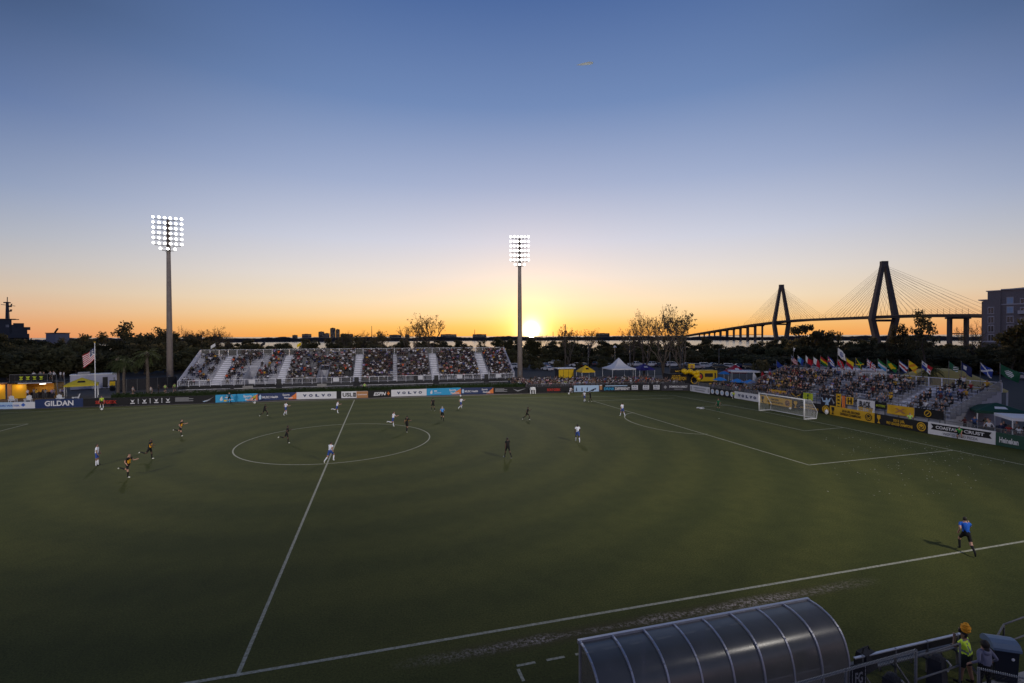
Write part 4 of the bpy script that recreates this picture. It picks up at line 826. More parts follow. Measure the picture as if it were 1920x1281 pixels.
banner(1608, 1641, 748, 774, M_wh, 'white banner with BLACK and YELLOW in big letters', [('t', 'BLACK', .16, .80, .5, .9, M_bk), ('t', 'YELLOW', .08, .92, .1, .48, M_gold), ('r', .08, .92, .46, .49, M_bk)], XB-.25)
banner(1642, 1664, 753, 766, M_bk, 'black banner with dull gold letters right of the white banner', [('t', 'BATTERY', .1, .92, .35, .65, M_lime)]); banner(1664.5, 1715, 758, 775, M_ye, 'yellow banner with dark crossed cannons', [('p', [(.3, .25), (.36, .2), (.68, .7), (.62, .75)], M_tan), ('p', [(.66, .2), (.70, .28), (.38, .75), (.32, .68)], M_tan, .004)])
banner(1716, 1771, 764, 780, M_bk, 'black banner with a dull gold round crest at the right end of the stand', [('d', .47, .5, .38, M_gold), ('d', .47, .5, .28, M_bk, .004), ('p', [(.42, .35), (.52, .7), (.53, .6), (.44, .3)], M_gold, .006)])

# ------------------------------------------------------------------ flags
FM = dict(w=C('flag white', (225, 225, 225), var=.03), r=C('flag red', (185, 25, 40), var=.03), b=C('flag blue', (30, 60, 150), var=.03), k=M_bk, y=C('flag yellow', (235, 200, 20), var=.03), g=C('flag green', (20, 110, 50), var=.03), c=C('flag sky', (80, 160, 215), var=.03), o=C('flag orange', (220, 140, 30), var=.03), d=C('flag navy', (20, 35, 90), var=.03), n=C('flag bottle green', (20, 90, 62), var=.03), p=C('flag purple', (60, 45, 130), var=.03))
def hs(s): return lambda x, t: s[min(len(s)-1, int(t*len(s)))]
def vsn(s): return lambda x, t: s[min(len(s)-1, int(x*len(s)))]
def f_us(x, t): return ('w' if int(x*14) % 2 and int(t*14) % 2 else 'd') if x < .4 and t < .54 else ('r' if int(t*13) % 2 == 0 else 'w')
def f_uk(x, t):
    if abs(x-.5) < .07 or abs(t-.5) < .1: return 'r'
    if abs(x-.5) < .13 or abs(t-.5) < .18: return 'w'
    e = min(abs(x-t), abs(x+t-1)); return 'r' if e < .05 else 'w' if e < .14 else 'b'
def f_cuba(x, t): return ('w' if abs(x-.12)+abs(t-.5) < .12 else 'r') if x < .45*(1-abs(2*t-1)) else ('b' if int(t*5) % 2 == 0 else 'w')
def f_pan(x, t): return ('b' if abs(x-.25)+abs(t-.25) < .14 else 'w') if x < .5 and t < .5 else 'r' if x >= .5 and t < .5 else 'b' if x < .5 else ('r' if abs(x-.75)+abs(t-.75) < .14 else 'w')
def f_scot(x, t): return 'w' if min(abs(x-t), abs(x+t-1)) < .11 else 'b'
def f_tri(x, t): e = x-t; return 'k' if abs(e) < .09 else 'w' if abs(e) < .15 else 'r'
def f_bra(x, t): return 'y' if abs(x-.5)/.42+abs(t-.5)/.42 < 1 else 'g'
def f_jam(x, t): e = min(abs(x-t), abs(x+t-1)); return 'y' if e < .08 else ('g' if abs(t-.5) > abs(x-.5) else 'k')
def f_emb(bg, fg): return lambda x, t: fg if (abs(x-.5)/.26)**2+(abs(t-.5)/.28)**2 < 1 and (int(x*22)+int(t*14)) % 3 else bg
def f_zig(x, t): return 'w' if x < .25+.12*(abs((t*5) % 1-.5)*2) else 'r'
def flag(u, vt, vb, X_, label, f, size=(1.5, .95), droop=.62, pole_r=.035, name='flag', lean=0., uplean=0, gap=.05, hoist=None):
    top, bot = AX(u, vt, X_), AX(u, vb, X_); q = Vector((X_, bot.y, bot.z)); H = top.z-bot.z; fl = thing(name, label, 'flag', q, 0, 'flags flying along the end stand')
    tip = Vector((lean*.2, -lean, H)); p_ = MB(); p_.tube([(0, 0, 0), tip], pole_r, 6); p_.build('pole', M_galv, fl)
    up = tip.normalized(); nx, ny = 22, 14; w_, h_ = size; vs = []; a0 = tip-up*gap
    for j in range(ny+1):
        t_ = j/ny
        for i in range(nx+1):
            s = i/nx; b_ = a0-up*(h_*t_); dn = droop*w_*(s**.85); out = w_*s*math.sqrt(max(.05, 1-droop*droop))
            wv = .13*s*math.sin(5.5*s+2.2*t_+u*.7); wv2 = .07*s*math.sin(9*s-3*t_+u)
            vs.append(b_+Vector((wv*1.3+.15*out, -out*(1-.25*t_*droop)+wv2, -dn+.04*math.sin(6*s+u))))
    keys = []; ms = []; fs = []
    for j in range(ny):
        for i in range(nx):
            k = f((i+.5)/nx, (j+.5)/ny)
            if k not in keys: keys.append(k)
            fs.append((j*(nx+1)+i, j*(nx+1)+i+1, (j+1)*(nx+1)+i+1, (j+1)*(nx+1)+i)); ms.append(keys.index(k))
    mb = MB(); mb.v = [tuple(v) for v in vs]; mb.f = fs; mb.m = ms; mb.build('cloth', [FM[k] for k in keys], fl, True); return fl
XF = SIDE_.root.location.x+SIDE_.yb+.1
for u, vt, lab, f in ((1456, 675, 'plain blue flag leftmost of the flag row', hs('b')), (1483.5, 665, 'striped red and white flag with navy canton', f_us), (1495.5, 665.5, 'blue flag with white corner in the flag row', lambda x, t: 'w' if x < .3 and t < .45 else ('c' if x < .5 else 'b')),
        (1510.5, 665.5, 'white and red flag with zigzag edge in the flag row', f_zig), (1525, 668, 'half white half red flag', vsn('wr')), (1538, 666.5, 'red yellow and green banded flag', hs('ryg')), (1552, 667, 'flag with red triangle and blue and white stripes', f_cuba),
        (1570, 671, 'red flag with black diagonal band', f_tri), (1586.5, 669.5, 'yellow and red flag right of the tall white flag', hs('yr')), (1604, 670.5, 'black and green flag with yellow diagonal cross', f_jam), (1625.5, 671.5, 'red white and blue crossed flag', f_uk),
        (1646, 672, 'green white and blue banded flag', hs('gwc')), (1663, 673, 'green flag with yellow diamond', f_bra), (1685.5, 674.5, 'blue white red white blue banded flag', hs('bwrrwb')), (1703, 674, 'yellow and orange flag left of the yellow marquee top', lambda x, t: 'o' if (x+t*.6) % .5 < .22 else 'y'),
        (1728, 675, 'quartered white blue and red flag with stars', f_pan), (1802, 677, 'navy flag with white patch over the right end of the stand', lambda x, t: 'w' if abs(x-.3) < .14 and abs(t-.45) < .25 else 'd'), (1838, 678.5, 'blue flag with white diagonal cross', f_scot)):
    flag(u, vt, 708 if u < 1700 else 722, XF, lab, f)
flag(1570.5, 651, 708, XF+.3, 'tall white flag with blue mark rising above the flag row', f_emb('w', 'b'), (1.6, 1.1)); flag(1487.3, 650, 708, XF+.4, 'small pale pennant high on a thin pole', hs('w'), (.5, .4), .8)
flag(1875, 681, 716, XF-.2, 'large green flag with white emblem on a leaning pole at the end of the stand', f_emb('n', 'w'), (2.0, 1.15), .5, .05); flag(1779, 677, 724, XF, 'pale tattered flag on a grey pole right of the palm', lambda x, t: 'w' if x > .5 and (x+t) % .4 < .2 else 'n', (1.2, .7), .6)
def feather(u, vt, vb, lab, c, ln_=2.6):
    q = G(u, vb); q.z = 0; H = HT(u, vt, q); fl = thing('feather_flag', lab, 'flag', q, YAW*-1); p_ = MB(); p_.tube([(0, 0, 0), (0, 0, H*.8), (.15, 0, H*.95), (.4, 0, H)], [.03, .025, .02, .015], 5); p_.build('pole', M_galv, fl)
    m_ = MB(); n = 8; vs = []
    for i in range(n+1): t_ = i/n; z = H*.35+(H*.62)*t_; vs += [(.03+.15*max(0, t_-.8)*4, .02*math.sin(i), z), (.03+.75*math.sin(PI*min(1, .25+.62*t_)), .06*math.sin(i*1.3), z-.12)]
    m_.add(vs, [(2*i, 2*i+1, 2*i+3, 2*i+2) for i in range(n)]); m_.build('cloth', c, fl)
feather(1411, 697, 722, 'white feather flag beside the red one in front of the white awning', FM['w']); feather(1427, 696, 722, 'red feather flag at the right of the white awning', FM['r']); feather(1441, 690, 724, 'purple feather flag at the left end of the flag row', FM['p'])
for u, v0, v1, lab, f in ((404, 643, 664, 'small white flag at the left end of the main stand back rail', hs('wy')), (497, 640, 664, 'small dark flag on the main stand back rail', hs('kw')), (565, 641, 664, 'small lime flag on the main stand back rail', hs('yg'))):
    q = AY(u, v1, 67.4); H = AY(u, v0, 67.4).z-q.z; fl = thing('flag', lab, 'flag', q); p_ = MB(); p_.tube([(0, 0, 0), (0, 0, H)], .04, 5); p_.build('pole', M_galv, fl)
    m_ = MB(); vs = [(-.9*i/5, .05*math.sin(i*2), H-.05-.6*(i/5)-.7*j) for j in (0, 1) for i in range(6)]; m_.add(vs, [(i, i+1, 7+i, 6+i) for i in range(5)]); m_.build('cloth', FM[f(0, 0)], fl)
# stars and stripes on the flagpole at the left
q = G(179, 746); q.z = 0; H = HT(178, 643, q); fp_ = thing('flagpole', 'white flagpole with striped flag beside the yellow canopy', 'flagpole', q, .35)
m_ = MB(); m_.tube([(0, 0, 0), (0, 0, H)], [.09, .06], 8); m_.build('pole', M_white, fp_); m_ = MB(); m_.ball((0, 0, H+.1), .13, 8); m_.build('finial', M_gold, fp_)
nx, ny = 26, 13; vs = []; fs = []; ms = []; KEY = 'rwd'
for j in range(ny+1):
    for i in range(nx+1):
        s, t_ = i/nx, j/ny; vs.append((-.06-1.55*s*(1-.12*t_)-.05*math.sin(7*s), .16*s*math.sin(8*s+3*t_), H-.85-2.05*t_-1.35*s**.9+.07*math.sin(9*s+t_*2)))
for j in range(ny):
    for i in range(nx): fs.append((j*(nx+1)+i, j*(nx+1)+i+1, (j+1)*(nx+1)+i+1, (j+1)*(nx+1)+i)); ms.append(KEY.index(f_us((i+.5)/nx, (j+.5)/ny)))
m_ = MB(); m_.v = vs; m_.f = fs; m_.m = ms; m_.build('flag_cloth', [FM[k] for k in KEY], fp_, True)

# ================================================================== goal
M_net = mat('white net cord', (.6, .6, .6), .8, 0, 0)
goal = thing('goal', 'white goal frame with net in front of the end stand', 'goal', (post_b+post_a)/2, math.atan2((post_b-post_a).y, (post_b-post_a).x)); gw = (post_b-post_a).length/2; gh = HT(1509.3, 750, post_a)*.5+HT(1424, 737, post_b)*.5
for x in (-gw, gw): m_ = MB(); m_.tube([(x, 0, 0), (x, 0, gh)], .075, 10); m_.build('post', M_white, goal, True)
m_ = MB(); m_.tube([(-gw-.07, 0, gh), (gw+.07, 0, gh)], .07, 10); m_.build('crossbar', M_white, goal, True); gd = -1.9
m_ = MB(); m_.tube([(-gw, -.1, .06), (-gw, gd, .06), (gw, gd, .06), (gw, -.1, .06)], .05, 6); m_.build('ground_frame', M_white, goal)
for x in (-gw, gw): m_ = MB(); m_.tube([(x, 0, gh), (x, -1.0, gh-.05), (x, gd-.15, .9), (x, gd, .06)], .03, 6); m_.build('net_stay', M_white, goal)
m_ = MB(); prof = [(0, gh), (-1.0, gh-.08), (gd-.1, .9), (gd, .08)]
for x in np.linspace(-gw, gw, 42):
    for a, b in zip(prof, prof[1:]): m_.bar((x, a[0], a[1]), (x, b[0], b[1]), .014)
for k in range(20):
    t_ = k/19*3; i = min(2, int(t_)); f_ = t_-i; y = prof[i][0]+(prof[i+1][0]-prof[i][0])*f_; z = prof[i][1]+(prof[i+1][1]-prof[i][1])*f_; m_.bar((-gw, y, z), (gw, y, z), .014)
    for x in (-gw, gw): m_.bar((x, 0, gh*k/20), (x, max(gd, -1.0-.9*(1-k/20)) if k < 19 else -1, gh*k/20), .012)
for x in (-gw, gw):
    for y in np.linspace(-.2, gd, 8): m_.bar((x, y, .06), (x, y, gh*(1 if y > -1 else max(.35, 1-(-1-y)*.72))), .012)
m_.build('net', M_net, goal)['kind'] = 'stuff'

# ================================================================== tents, umbrellas, kiosks
def tent(u, vg, vpk, wd, hleg, col, label, peak='pyramid', rz=0.3, dist=None, print_=None, dp=None):
    q = G(u, vg) if dist is None else AD(u, vg, dist); q.z = 0; H = HT(u, vpk, q); dp = dp or wd; o = thing('canopy_tent', label, 'tent', q, rz)
    hx, hy = wd/2, dp/2
    for x in (-hx, hx):
        for y in (-hy, hy): m_ = MB(); m_.bar((x*.97, y*.97, 0), (x*.97, y*.97, hleg), .08); m_.build('leg', M_white, o)
    m_ = MB(); n = 6; vs = []
    rim = [(hx*a, hy*b) for a, b in ((-1, -1), (0, -1), (1, -1), (1, 0), (1, 1), (0, 1), (-1, 1), (-1, 0))]
    for k in range(n+1):
        f_ = k/n; sc = (1-f_)*(1 if peak == 'pyramid' else 1-.30*math.sin(PI*f_)) if peak != 'flat' else 1-f_*.75; zz = hleg+(H-hleg)*(f_ if peak == 'pyramid' else f_**1.15)
        for x, y in rim: vs.append((x*max(sc, .01), y*max(sc, .01), zz))
    m_.add(vs, [(k*8+i, k*8+(i+1) % 8, (k+1)*8+(i+1) % 8, (k+1)*8+i) for k in range(n) for i in range(8)]+[tuple(n*8+i for i in range(8))]); m_.build('canopy', col, o)
    v_ = MB(); dz = .28
    for (xa, ya), (xb, yb_) in zip(rim, rim[1:]+rim[:1]): v_.quad((xa*1.005, ya*1.005, hleg-dz), (xb*1.005, yb_*1.005, hleg-dz), (xb*1.005, yb_*1.005, hleg+.01), (xa*1.005, ya*1.005, hleg+.01))
    v_.build('valance', col, o)
    if print_:
        mm, = print_; z0_, z1_ = hleg+(H-hleg)*.3, hleg+(H-hleg)*.55; y0_, y1_ = -hy*(1-.3)-.03, -hy*(1-.55)-.03; d_ = MB(); w2 = hx*.25
        d_.quad((-w2, y0_, z0_), (w2, y0_, z0_), (w2*.8, y1_, z1_), (-w2*.8, y1_, z1_)); d_.build('print', mm, o)
    return o
M_tenty = C('canopy yellow', (225, 185, 30), var=.05); M_tentw = C('canopy white', (225, 225, 230), var=.04); M_tentb = C('canopy violet', (52, 44, 120), var=.05); M_tentr = C('canopy red', (165, 18, 45), var=.05); M_tentg = C('canopy green', (18, 66, 50), var=.05)
tent(154, 745, 708, 4.4, 2.35, C('canopy lemon', (192, 174, 44), var=.05), 'lemon yellow canopy tent beside the flagpole', print_=(M_bk,), rz=.42)
tent(1098, 714, 685, 3.3, 2.3, M_tenty, 'yellow canopy tent with dark print beside the yellow kiosk', print_=(M_bk,), rz=0); tent(1160, 708, 671, 6.2, 2.4, M_tentw, 'white peaked marquee tent behind the fence crowd', 'peak', rz=-.05); tent(1207, 708, 682, 4, 2.2, M_tentb, 'violet canopy tent right of the white peaked tent', print_=(M_white,), rz=-.1)
tent(1378, 712, 684, 3.9, 1.9, M_tentr, 'red canopy tent behind the white awning', print_=(M_white,), rz=-.3); tent(1402, 717, 694, 7.5, 2.6, M_tentw, 'wide flat white awning left of the end stand', 'flat', rz=-.5, dp=4)
q_ = G(1868, 806); tent(1868, 806, 755, 4.2, 2.25, M_tentg, 'dark green canopy tent below the right end of the stand', print_=(M_white,), rz=-.8); tent(1925, 822, 777, 3.6, 2.2, M_tentw, 'white canopy tent cut by the right edge of the frame', rz=-.7)
# big yellow marquee behind the end stand
c_ = AX(1762, 735, 82); c_.z = 0; mq = thing('marquee', 'large pale yellow marquee roof behind the right end of the end stand', 'tent', c_, -PI/2+.1); Hm = HT(1750, 691, c_); m_ = MB(); vs = []
for k, (sc, z) in enumerate(((1, 2.9), (.62, Hm*.8), (.36, Hm*.965), (.2, Hm))):
    for a in range(12): t_ = 2*PI*a/12; vs.append((7.4*sc*math.cos(t_), 5*sc*math.sin(t_), z))
m_.add(vs, [(k*12+i, k*12+(i+1) % 12, (k+1)*12+(i+1) % 12, (k+1)*12+i) for k in range(3) for i in range(12)]+[tuple(range(36, 48))]); m_.build('roof', C('marquee cloth', (200, 172, 92), var=.05), mq)
for a in range(12): t_ = 2*PI*a/12; m_ = MB(); m_.bar((7.3*math.cos(t_), 4.9*math.sin(t_), 0), (7.3*math.cos(t_), 4.9*math.sin(t_), 2.9), .1); m_.build('pole', M_white, mq)
def umbrella(u, vtop, vb, lab):
    q = G(u, vb); q.z = 0; H = HT(u, vtop, q); o = thing('parasol', lab, 'parasol', q, random.random()*6, 'blue parasols among the corner crowd'); m_ = MB(); m_.tube([(0, 0, 0), (0, 0, H)], .04, 6); m_.build('pole', M_white, o)
    r_ = MB(); r_.lathe([(1.35, H-.62), (.7, H-.22), (.02, H)], 8); r_.build('canopy', C('parasol blue', (50, 130, 205), var=.05), o); k = MB(); k.lathe([(.25, 0), (.25, .1), (.05, .12)], 8); k.build('base', M_black, o)
for u, a, b, lab in ((1350, 707, 728, 'left blue parasol right of the yellow balloons'), (1382, 710, 732, 'middle blue parasol below the red tent'), (1406, 712, 735, 'right blue parasol beside the white feather flag'), (1358, 696, 716, 'far blue parasol left of the white awning')): umbrella(u, a, b, lab)
def boxhut(name, lab, cat, u, vb, w_, d_, h_, rz, wall, extra=None, roof=None, over=.25):
    q = G(u, vb); q.z = 0; o = thing(name, lab, cat, q, rz); m_ = MB(); m_.bx(-w_/2, w_/2, 0, d_, .12, h_); m_.build('wall', wall, o); m_ = MB(); m_.bx(-w_/2-over, w_/2+over, -over, d_+over, h_, h_+.18); m_.build('roof', roof or M_white, o)
    m_ = MB(); m_.bx(-w_/2+.1, w_/2-.1, .1, d_-.1, 0, .118); m_.build('base', M_black, o); return o
def panel(o, x0, x1, z0, z1, m, name='panel', y=-.03): m_ = MB(); m_.bx(x0, x1, y-.02, y+.03, z0, z1); return m_.build(name, m, o)
k_ = boxhut('kiosk', 'yellow kiosk with white roof behind the fence crowd', 'kiosk', 1061.5, 711, 3.9, 2.4, 2.5, 0, M_dark, over=.35)
for i in range(3): panel(k_, -1.9+i*1.29, -1.9+i*1.29+1.2, .3, 2.35, M_tenty, 'door_panel')
q = G(1061, 712)
tl = boxhut('office_trailer', 'white office trailer behind the lemon canopy', 'trailer', 178, 730, 7.4, 2.8, 2.9, .4, C('trailer white', (190, 190, 205), var=.04), M_white, over=.05); panel(tl, 1.2, 2.0, .3, 2.4, M_black, 'door'); panel(tl, 2.9, 3.15, .9, 2.3, M_grey, 'window'); m_ = MB(); m_.bx(-2.6, -.8, .6, 2, 3.1, 3.5); m_.build('air_conditioner', M_grey, tl)
sg = boxhut('warning_sign', 'small yellow square sign right of the white trailer', 'sign', 211, 733, .9, .04, 1.9, .3, M_black, roof=M_black, over=.01); panel(sg, -.42, .42, 1.05, 1.85, M_tenty, 'sign_plate')
yt = boxhut('food_trailer', 'yellow trailer with round black mark and serving window', 'trailer', 1324, 716, 5.0, 2.6, 2.35, -.25, M_tenty, M_tenty, M_tenty, over=.02); panel(yt, -.3, 1.5, 1.1, 1.9, M_black, 'serving_hatch'); panel(yt, 1.9, 2.2, .4, 2.0, M_dark, 'door')
m_ = MB(); disc(m_, -1.5, 1.2, .85, -.04, 18); m_.build('round_mark', M_dark, yt); m_ = MB(); disc(m_, -1.5, 1.2, .6, -.05, 18); m_.build('round_mark', M_red, yt)
bt = boxhut('black_trailer', 'black event trailer with yellow lettering in the corner of the ground', 'trailer', 1283, 722, 6.6, 2.6, 2.2, -.1, M_bk, M_bk, M_bk, over=.02)
text('CHARLESTON', -2.9, .4, 1.0, 1.75, M_ye, bt, -.03); text('CLUB', -2.8, -.9, 1.85, 2.1, M_ye, bt, -.03); panel(bt, -3, 3, 2.5, 3.5, M_bk, 'header', .3); text('BATTERY FC', -1.9, 1.2, 2.75, 3.1, M_ye, bt, .24); m_ = MB(); disc(m_, 2.3, 1.0, .85, -.04, 18); m_.build('crest', M_ye, bt); m_ = MB(); disc(m_, 2.3, 1.0, .65, -.05, 18); m_.build('crest', M_bk, bt)
q = G(1296, 722); q = AD(1296, 690, (Vector((q.x, q.y, 0))-Vector((CAM.x, CAM.y, 0))).length+3); ys = thing('sign_cube', 'yellow cube sign with dark round emblem on a post above the black trailer', 'sign', (q.x, q.y, 0), -.2); m_ = MB(); zc = HT(1296, 687.5, q); m_.box((0, 0, zc), (1.3, .5, 1.2)); m_.build('sign_box', M_tenty, ys); m_ = MB(); disc(m_, 0, zc, .36, -.26); m_.build('emblem', M_tan, ys); m_ = MB(); m_.bar((0, 0, 0), (0, 0, zc-.6), .15); m_.build('post', M_black, ys)
for i, (u, v, r) in enumerate(((1282.5, 696, .62), (1288, 697, .5), (1294, 696.5, .6), (1301, 699.5, .58), (1307, 698, .55), (1306, 705, .6), (1309, 703, .42), (1310, 711, .45), (1285, 699, .4))):
    q = AD(u, v, 106); bl_ = MB(); bl_.ball((0, 0, 0), (r, r, r*.85), 10); bl_.tube([(0, 0, -r*.85), (0, 0, -q.z+.02 if i in (7,) else -r*1.15)], .03, 4); o = bl_.build('balloon', C('balloon yellow', (235, 190, 15), rough=.3, var=0), None, True); o.location = q; tag(o, f'{ordinal(i+1)} yellow balloon from the left in the arch before the black trailer' if i < 8 else 'small yellow balloon hanging under the arch left end', 'balloon', 'yellow balloons in the arch')

# fan deck: two storey container bar with rails, stair and bright doors
fd0 = G(17, 750); fd1 = G(98, 747.5); dd = fd1-fd0; lnb = dd.length; bar_ = thing('container_bar', 'two level black container bar with open lower room and roof deck at far left', 'bar building', (fd0.x, fd0.y+.6, 0), math.atan2(dd.y, dd.x)); M_ora = mat('amber boards', (.5, .25, .03), .6, 0, .2, 2)
hb_ = HT(60, 718, fd0)
m_ = MB(); m_.bx(0, lnb, 2.6, 2.75, 0, hb_); m_.bx(0, .15, 0, 2.6, 0, hb_); m_.bx(lnb-.12, lnb, 0, 2.6, 0, hb_); m_.build('wall', M_ora, bar_); m_ = MB(); m_.bx(-.3, lnb+.5, -.5, 2.9, hb_, hb_+.25); m_.build('roof_deck', M_bk, bar_); m_ = MB(); m_.bx(1.2, lnb, -.56, -.51, hb_-.02, hb_+.14); m_.build('fascia_strip', M_alu, bar_)
m_ = MB(); m_.bx(0, lnb*.85, -.45, -.38, hb_+.45, hb_+1.5); m_.build('rail_panel', M_bk, bar_); m_ = MB(); m_.bar((0, -.42, hb_+1.55), (lnb, -.42, hb_+1.55), .08); [m_.bar((x, -.42, hb_+.25), (x, -.42, hb_+1.55), .06) for x in np.linspace(0, lnb, 9)]; m_.build('deck_rail', M_galv, bar_)
for i in range(4): m_ = MB(); x = lnb*(.27+.155*i); m_.prism([(x-.3, hb_+1.2), (x+.3, hb_+1.2), (x+.16, hb_+1.0), (x+.16, hb_+.85), (x-.16, hb_+.85), (x-.16, hb_+1.0)], -.49, -.46); m_.bx(x-.22, x+.22, -.49, -.46, hb_+.62, hb_+.76); m_.build('badge', M_lime, bar_)
panel(bar_, .15, 2.1, .15, hb_-.15, M_ye, 'door_panel', -.1); panel(bar_, -2.6, -.8, .1, hb_-.1, M_ye, 'door_panel', -.1); m_ = MB(); m_.bx(-2.7, -.7, -.6, 1.5, hb_-.05, hb_+.12); m_.bx(-.6, .05, 0, .12, .02, hb_); m_.build('side_bay', M_tan, bar_)
m_ = MB(); m_.bar((lnb*.58, .8, hb_-.25), (lnb*.72, .8, hb_-.18), .1); m_.build('tube_lamp', mat('tube lamp', (1, .95, .85), .4, 0, 0, emit=5), bar_); m_ = MB(); m_.bx(2.3, lnb-.2, .5, 1.0, .02, 1.05); m_.build('bar_counter', M_dark, bar_)
for x, e in ((lnb*.65, 38), (-1.7, 30), (1.1, 22)):
    L_ = bpy.data.lights.new('bar_lamp', 'POINT'); L_.energy = e*1.2; L_.color = (1, .62, .25); L_.shadow_soft_size = .25; lo = bpy.data.objects.new('bar_lamp', L_); COL.objects.link(lo); lo.parent = bar_; lo.location = (x, .6 if x > 1.5 else -.75, hb_-.5)
st_ = thing('metal_stair', 'steep grey metal stair at the right end of the container bar', 'staircase', (G(112, 749).x, G(112, 749).y, 0), bar_.rotation_euler.z); 
for sg in (-.55, .55): m_ = MB(); m_.bar((sg+1, -1.1, .05), (sg-.5, 1.1, hb_+.4), .08, .25); m_.bar((sg+1, -1.1, 1.0), (sg-.5, 1.1, hb_+1.5), .06); [m_.bar((sg+1-1.5*t_, -1.1+2.2*t_, .1+(hb_+.3)*t_), (sg+1-1.5*t_, -1.1+2.2*t_, 1.0+(hb_+.5)*t_), .05) for t_ in (0, .33, .66, 1)]; m_.build('stringer', M_galv, st_)
for k in range(11): t_ = (k+.5)/11; m_ = MB(); m_.bx(1-1.5*t_-.55, 1-1.5*t_+.55, -1.1+2.2*t_-.13, -1.1+2.2*t_+.13, .08+(hb_+.3)*t_, .13+(hb_+.3)*t_); m_.build('tread', M_galv, st_)
# white garden chairs
ch = thing('garden_chair', '', 'chair')
m_ = MB(); [m_.bx(-.3+.12*k, -.3+.12*k+.1, -.3, .3, .36, .39) for k in range(5)]; m_.build('seat', M_white, ch)
for k in range(5): m_ = MB(); h_ = .62+.12*(1-abs(k-2)/2); m_.add([(-.3+.12*k, .24, .38), (-.2+.12*k, .24, .38), (-.2+.125*k, .24+.35*h_, .38+h_), (-.3+.125*k, .24+.35*h_, .38+h_), (-.3+.12*k, .28, .38), (-.2+.12*k, .28, .38), (-.2+.125*k, .28+.35*h_, .38+h_), (-.3+.125*k, .28+.35*h_, .38+h_)], [(0, 1, 2, 3), (7, 6, 5, 4), (0, 3, 7, 4), (1, 5, 6, 2), (3, 2, 6, 7)]); m_.build('back_slat', M_white, ch)
for sg in (-1, 1): m_ = MB(); m_.bx(sg*.38-.07, sg*.38+.07, -.4, .35, .56, .60); m_.build('armrest', M_white, ch)
for sg in (-1, 1):
    for y in (-.34, .3): m_ = MB(); m_.bx(sg*.36-.03, sg*.36+.03, y-.04, y+.04, 0, .56); m_.build('leg', M_white, ch)
for i, (u, v, lab, rz) in enumerate(((24, 756, 'white garden chair in front of the amber door', .9), (53, 755, 'white garden chair facing the pitch below the bar counter', .3), (112, 753.5, 'white garden chair at the foot of the metal stair', .6), (142, 752, 'white garden chair between the stair and the lemon canopy', -.9))):
    q = G(u, v); q.z = .006; s = 1.05
    if i == 0: ch.location = q; ch.rotation_euler.z = rz; ch.scale = (s,)*3; ch['label'] = lab; ch['group'] = 'white garden chairs'
    else: dup(ch, q, rz, s, lab, 'white garden chairs')
# crowd control fence along the corner, behind the boards
def fence(pts, h, lab, name='crowd_fence', inf=M_mesh):
    P0 = pts[0]; o = thing(name, lab, 'fence', P0)
    for a, b in zip(pts, pts[1:]):
        a, b = a-P0, b-P0; n = max(1, int((b-a).length/2.2))
        for k in range(n+1): q = a.lerp(b, k/n); m_ = MB(); m_.bar(q, q+Vector((0, 0, h)), .07); m_.build('post', M_galv, o)
        m_ = MB(); m_.bar(a+Vector((0, 0, h)), b+Vector((0, 0, h)), .06); m_.bar(a+Vector((0, 0, h*.5)), b+Vector((0, 0, h*.5)), .045); m_.build('rail', M_galv, o)
        d = (b-a); m_ = MB(); m_.quad(a+Vector((0, .02, .1)), b+Vector((0, .02, .1)), b+Vector((0, .02, h-.04)), a+Vector((0, .02, h-.04))); m_.build('infill', inf, o)
def back(u, v, k): q = G(u, v); q.z = 0; return q+Vector((0, k, 0))
fence([back(990, 737, 1.3), back(1100, 735, 1.3), back(1200, 733, 1.3), back(1290, 732, 1.2)], 1.5, 'dark mesh fence between the boards and the standing crowd', inf=meshmat('dark mesh', (.06, .06, .07), .7))
fence([back(1293, 732, 0)+Vector((1.6, .9, 0)), back(1380, 747, 0)+Vector((1.6, 0, 0)), Vector((62.8, 11, 0)), Vector((63, 5, 0))], 1.5, 'grey mesh fence behind the boards in the far corner'); fence([Vector((62.4, -13.5, 0)), Vector((62.6, -24, 0)), Vector((62.6, -29, 0))], 1.25, 'grey rail fence behind the white ribbon board', inf=meshmat('thin mesh', (.3, .3, .3), .2))
ms2 = thing('dark_screen', 'dark screened wall under a white beam at the right end behind the end stand', 'wall', (74.5, -15.5, 0), -PI/2+.05); m_ = MB(); m_.bx(0, 16, 0, .1, 0, 3.4); m_.build('screen', M_bk, ms2); m_ = MB(); m_.bx(-.5, 16, -.12, .2, 3.42, 3.75); m_.build('beam', M_alu, ms2)

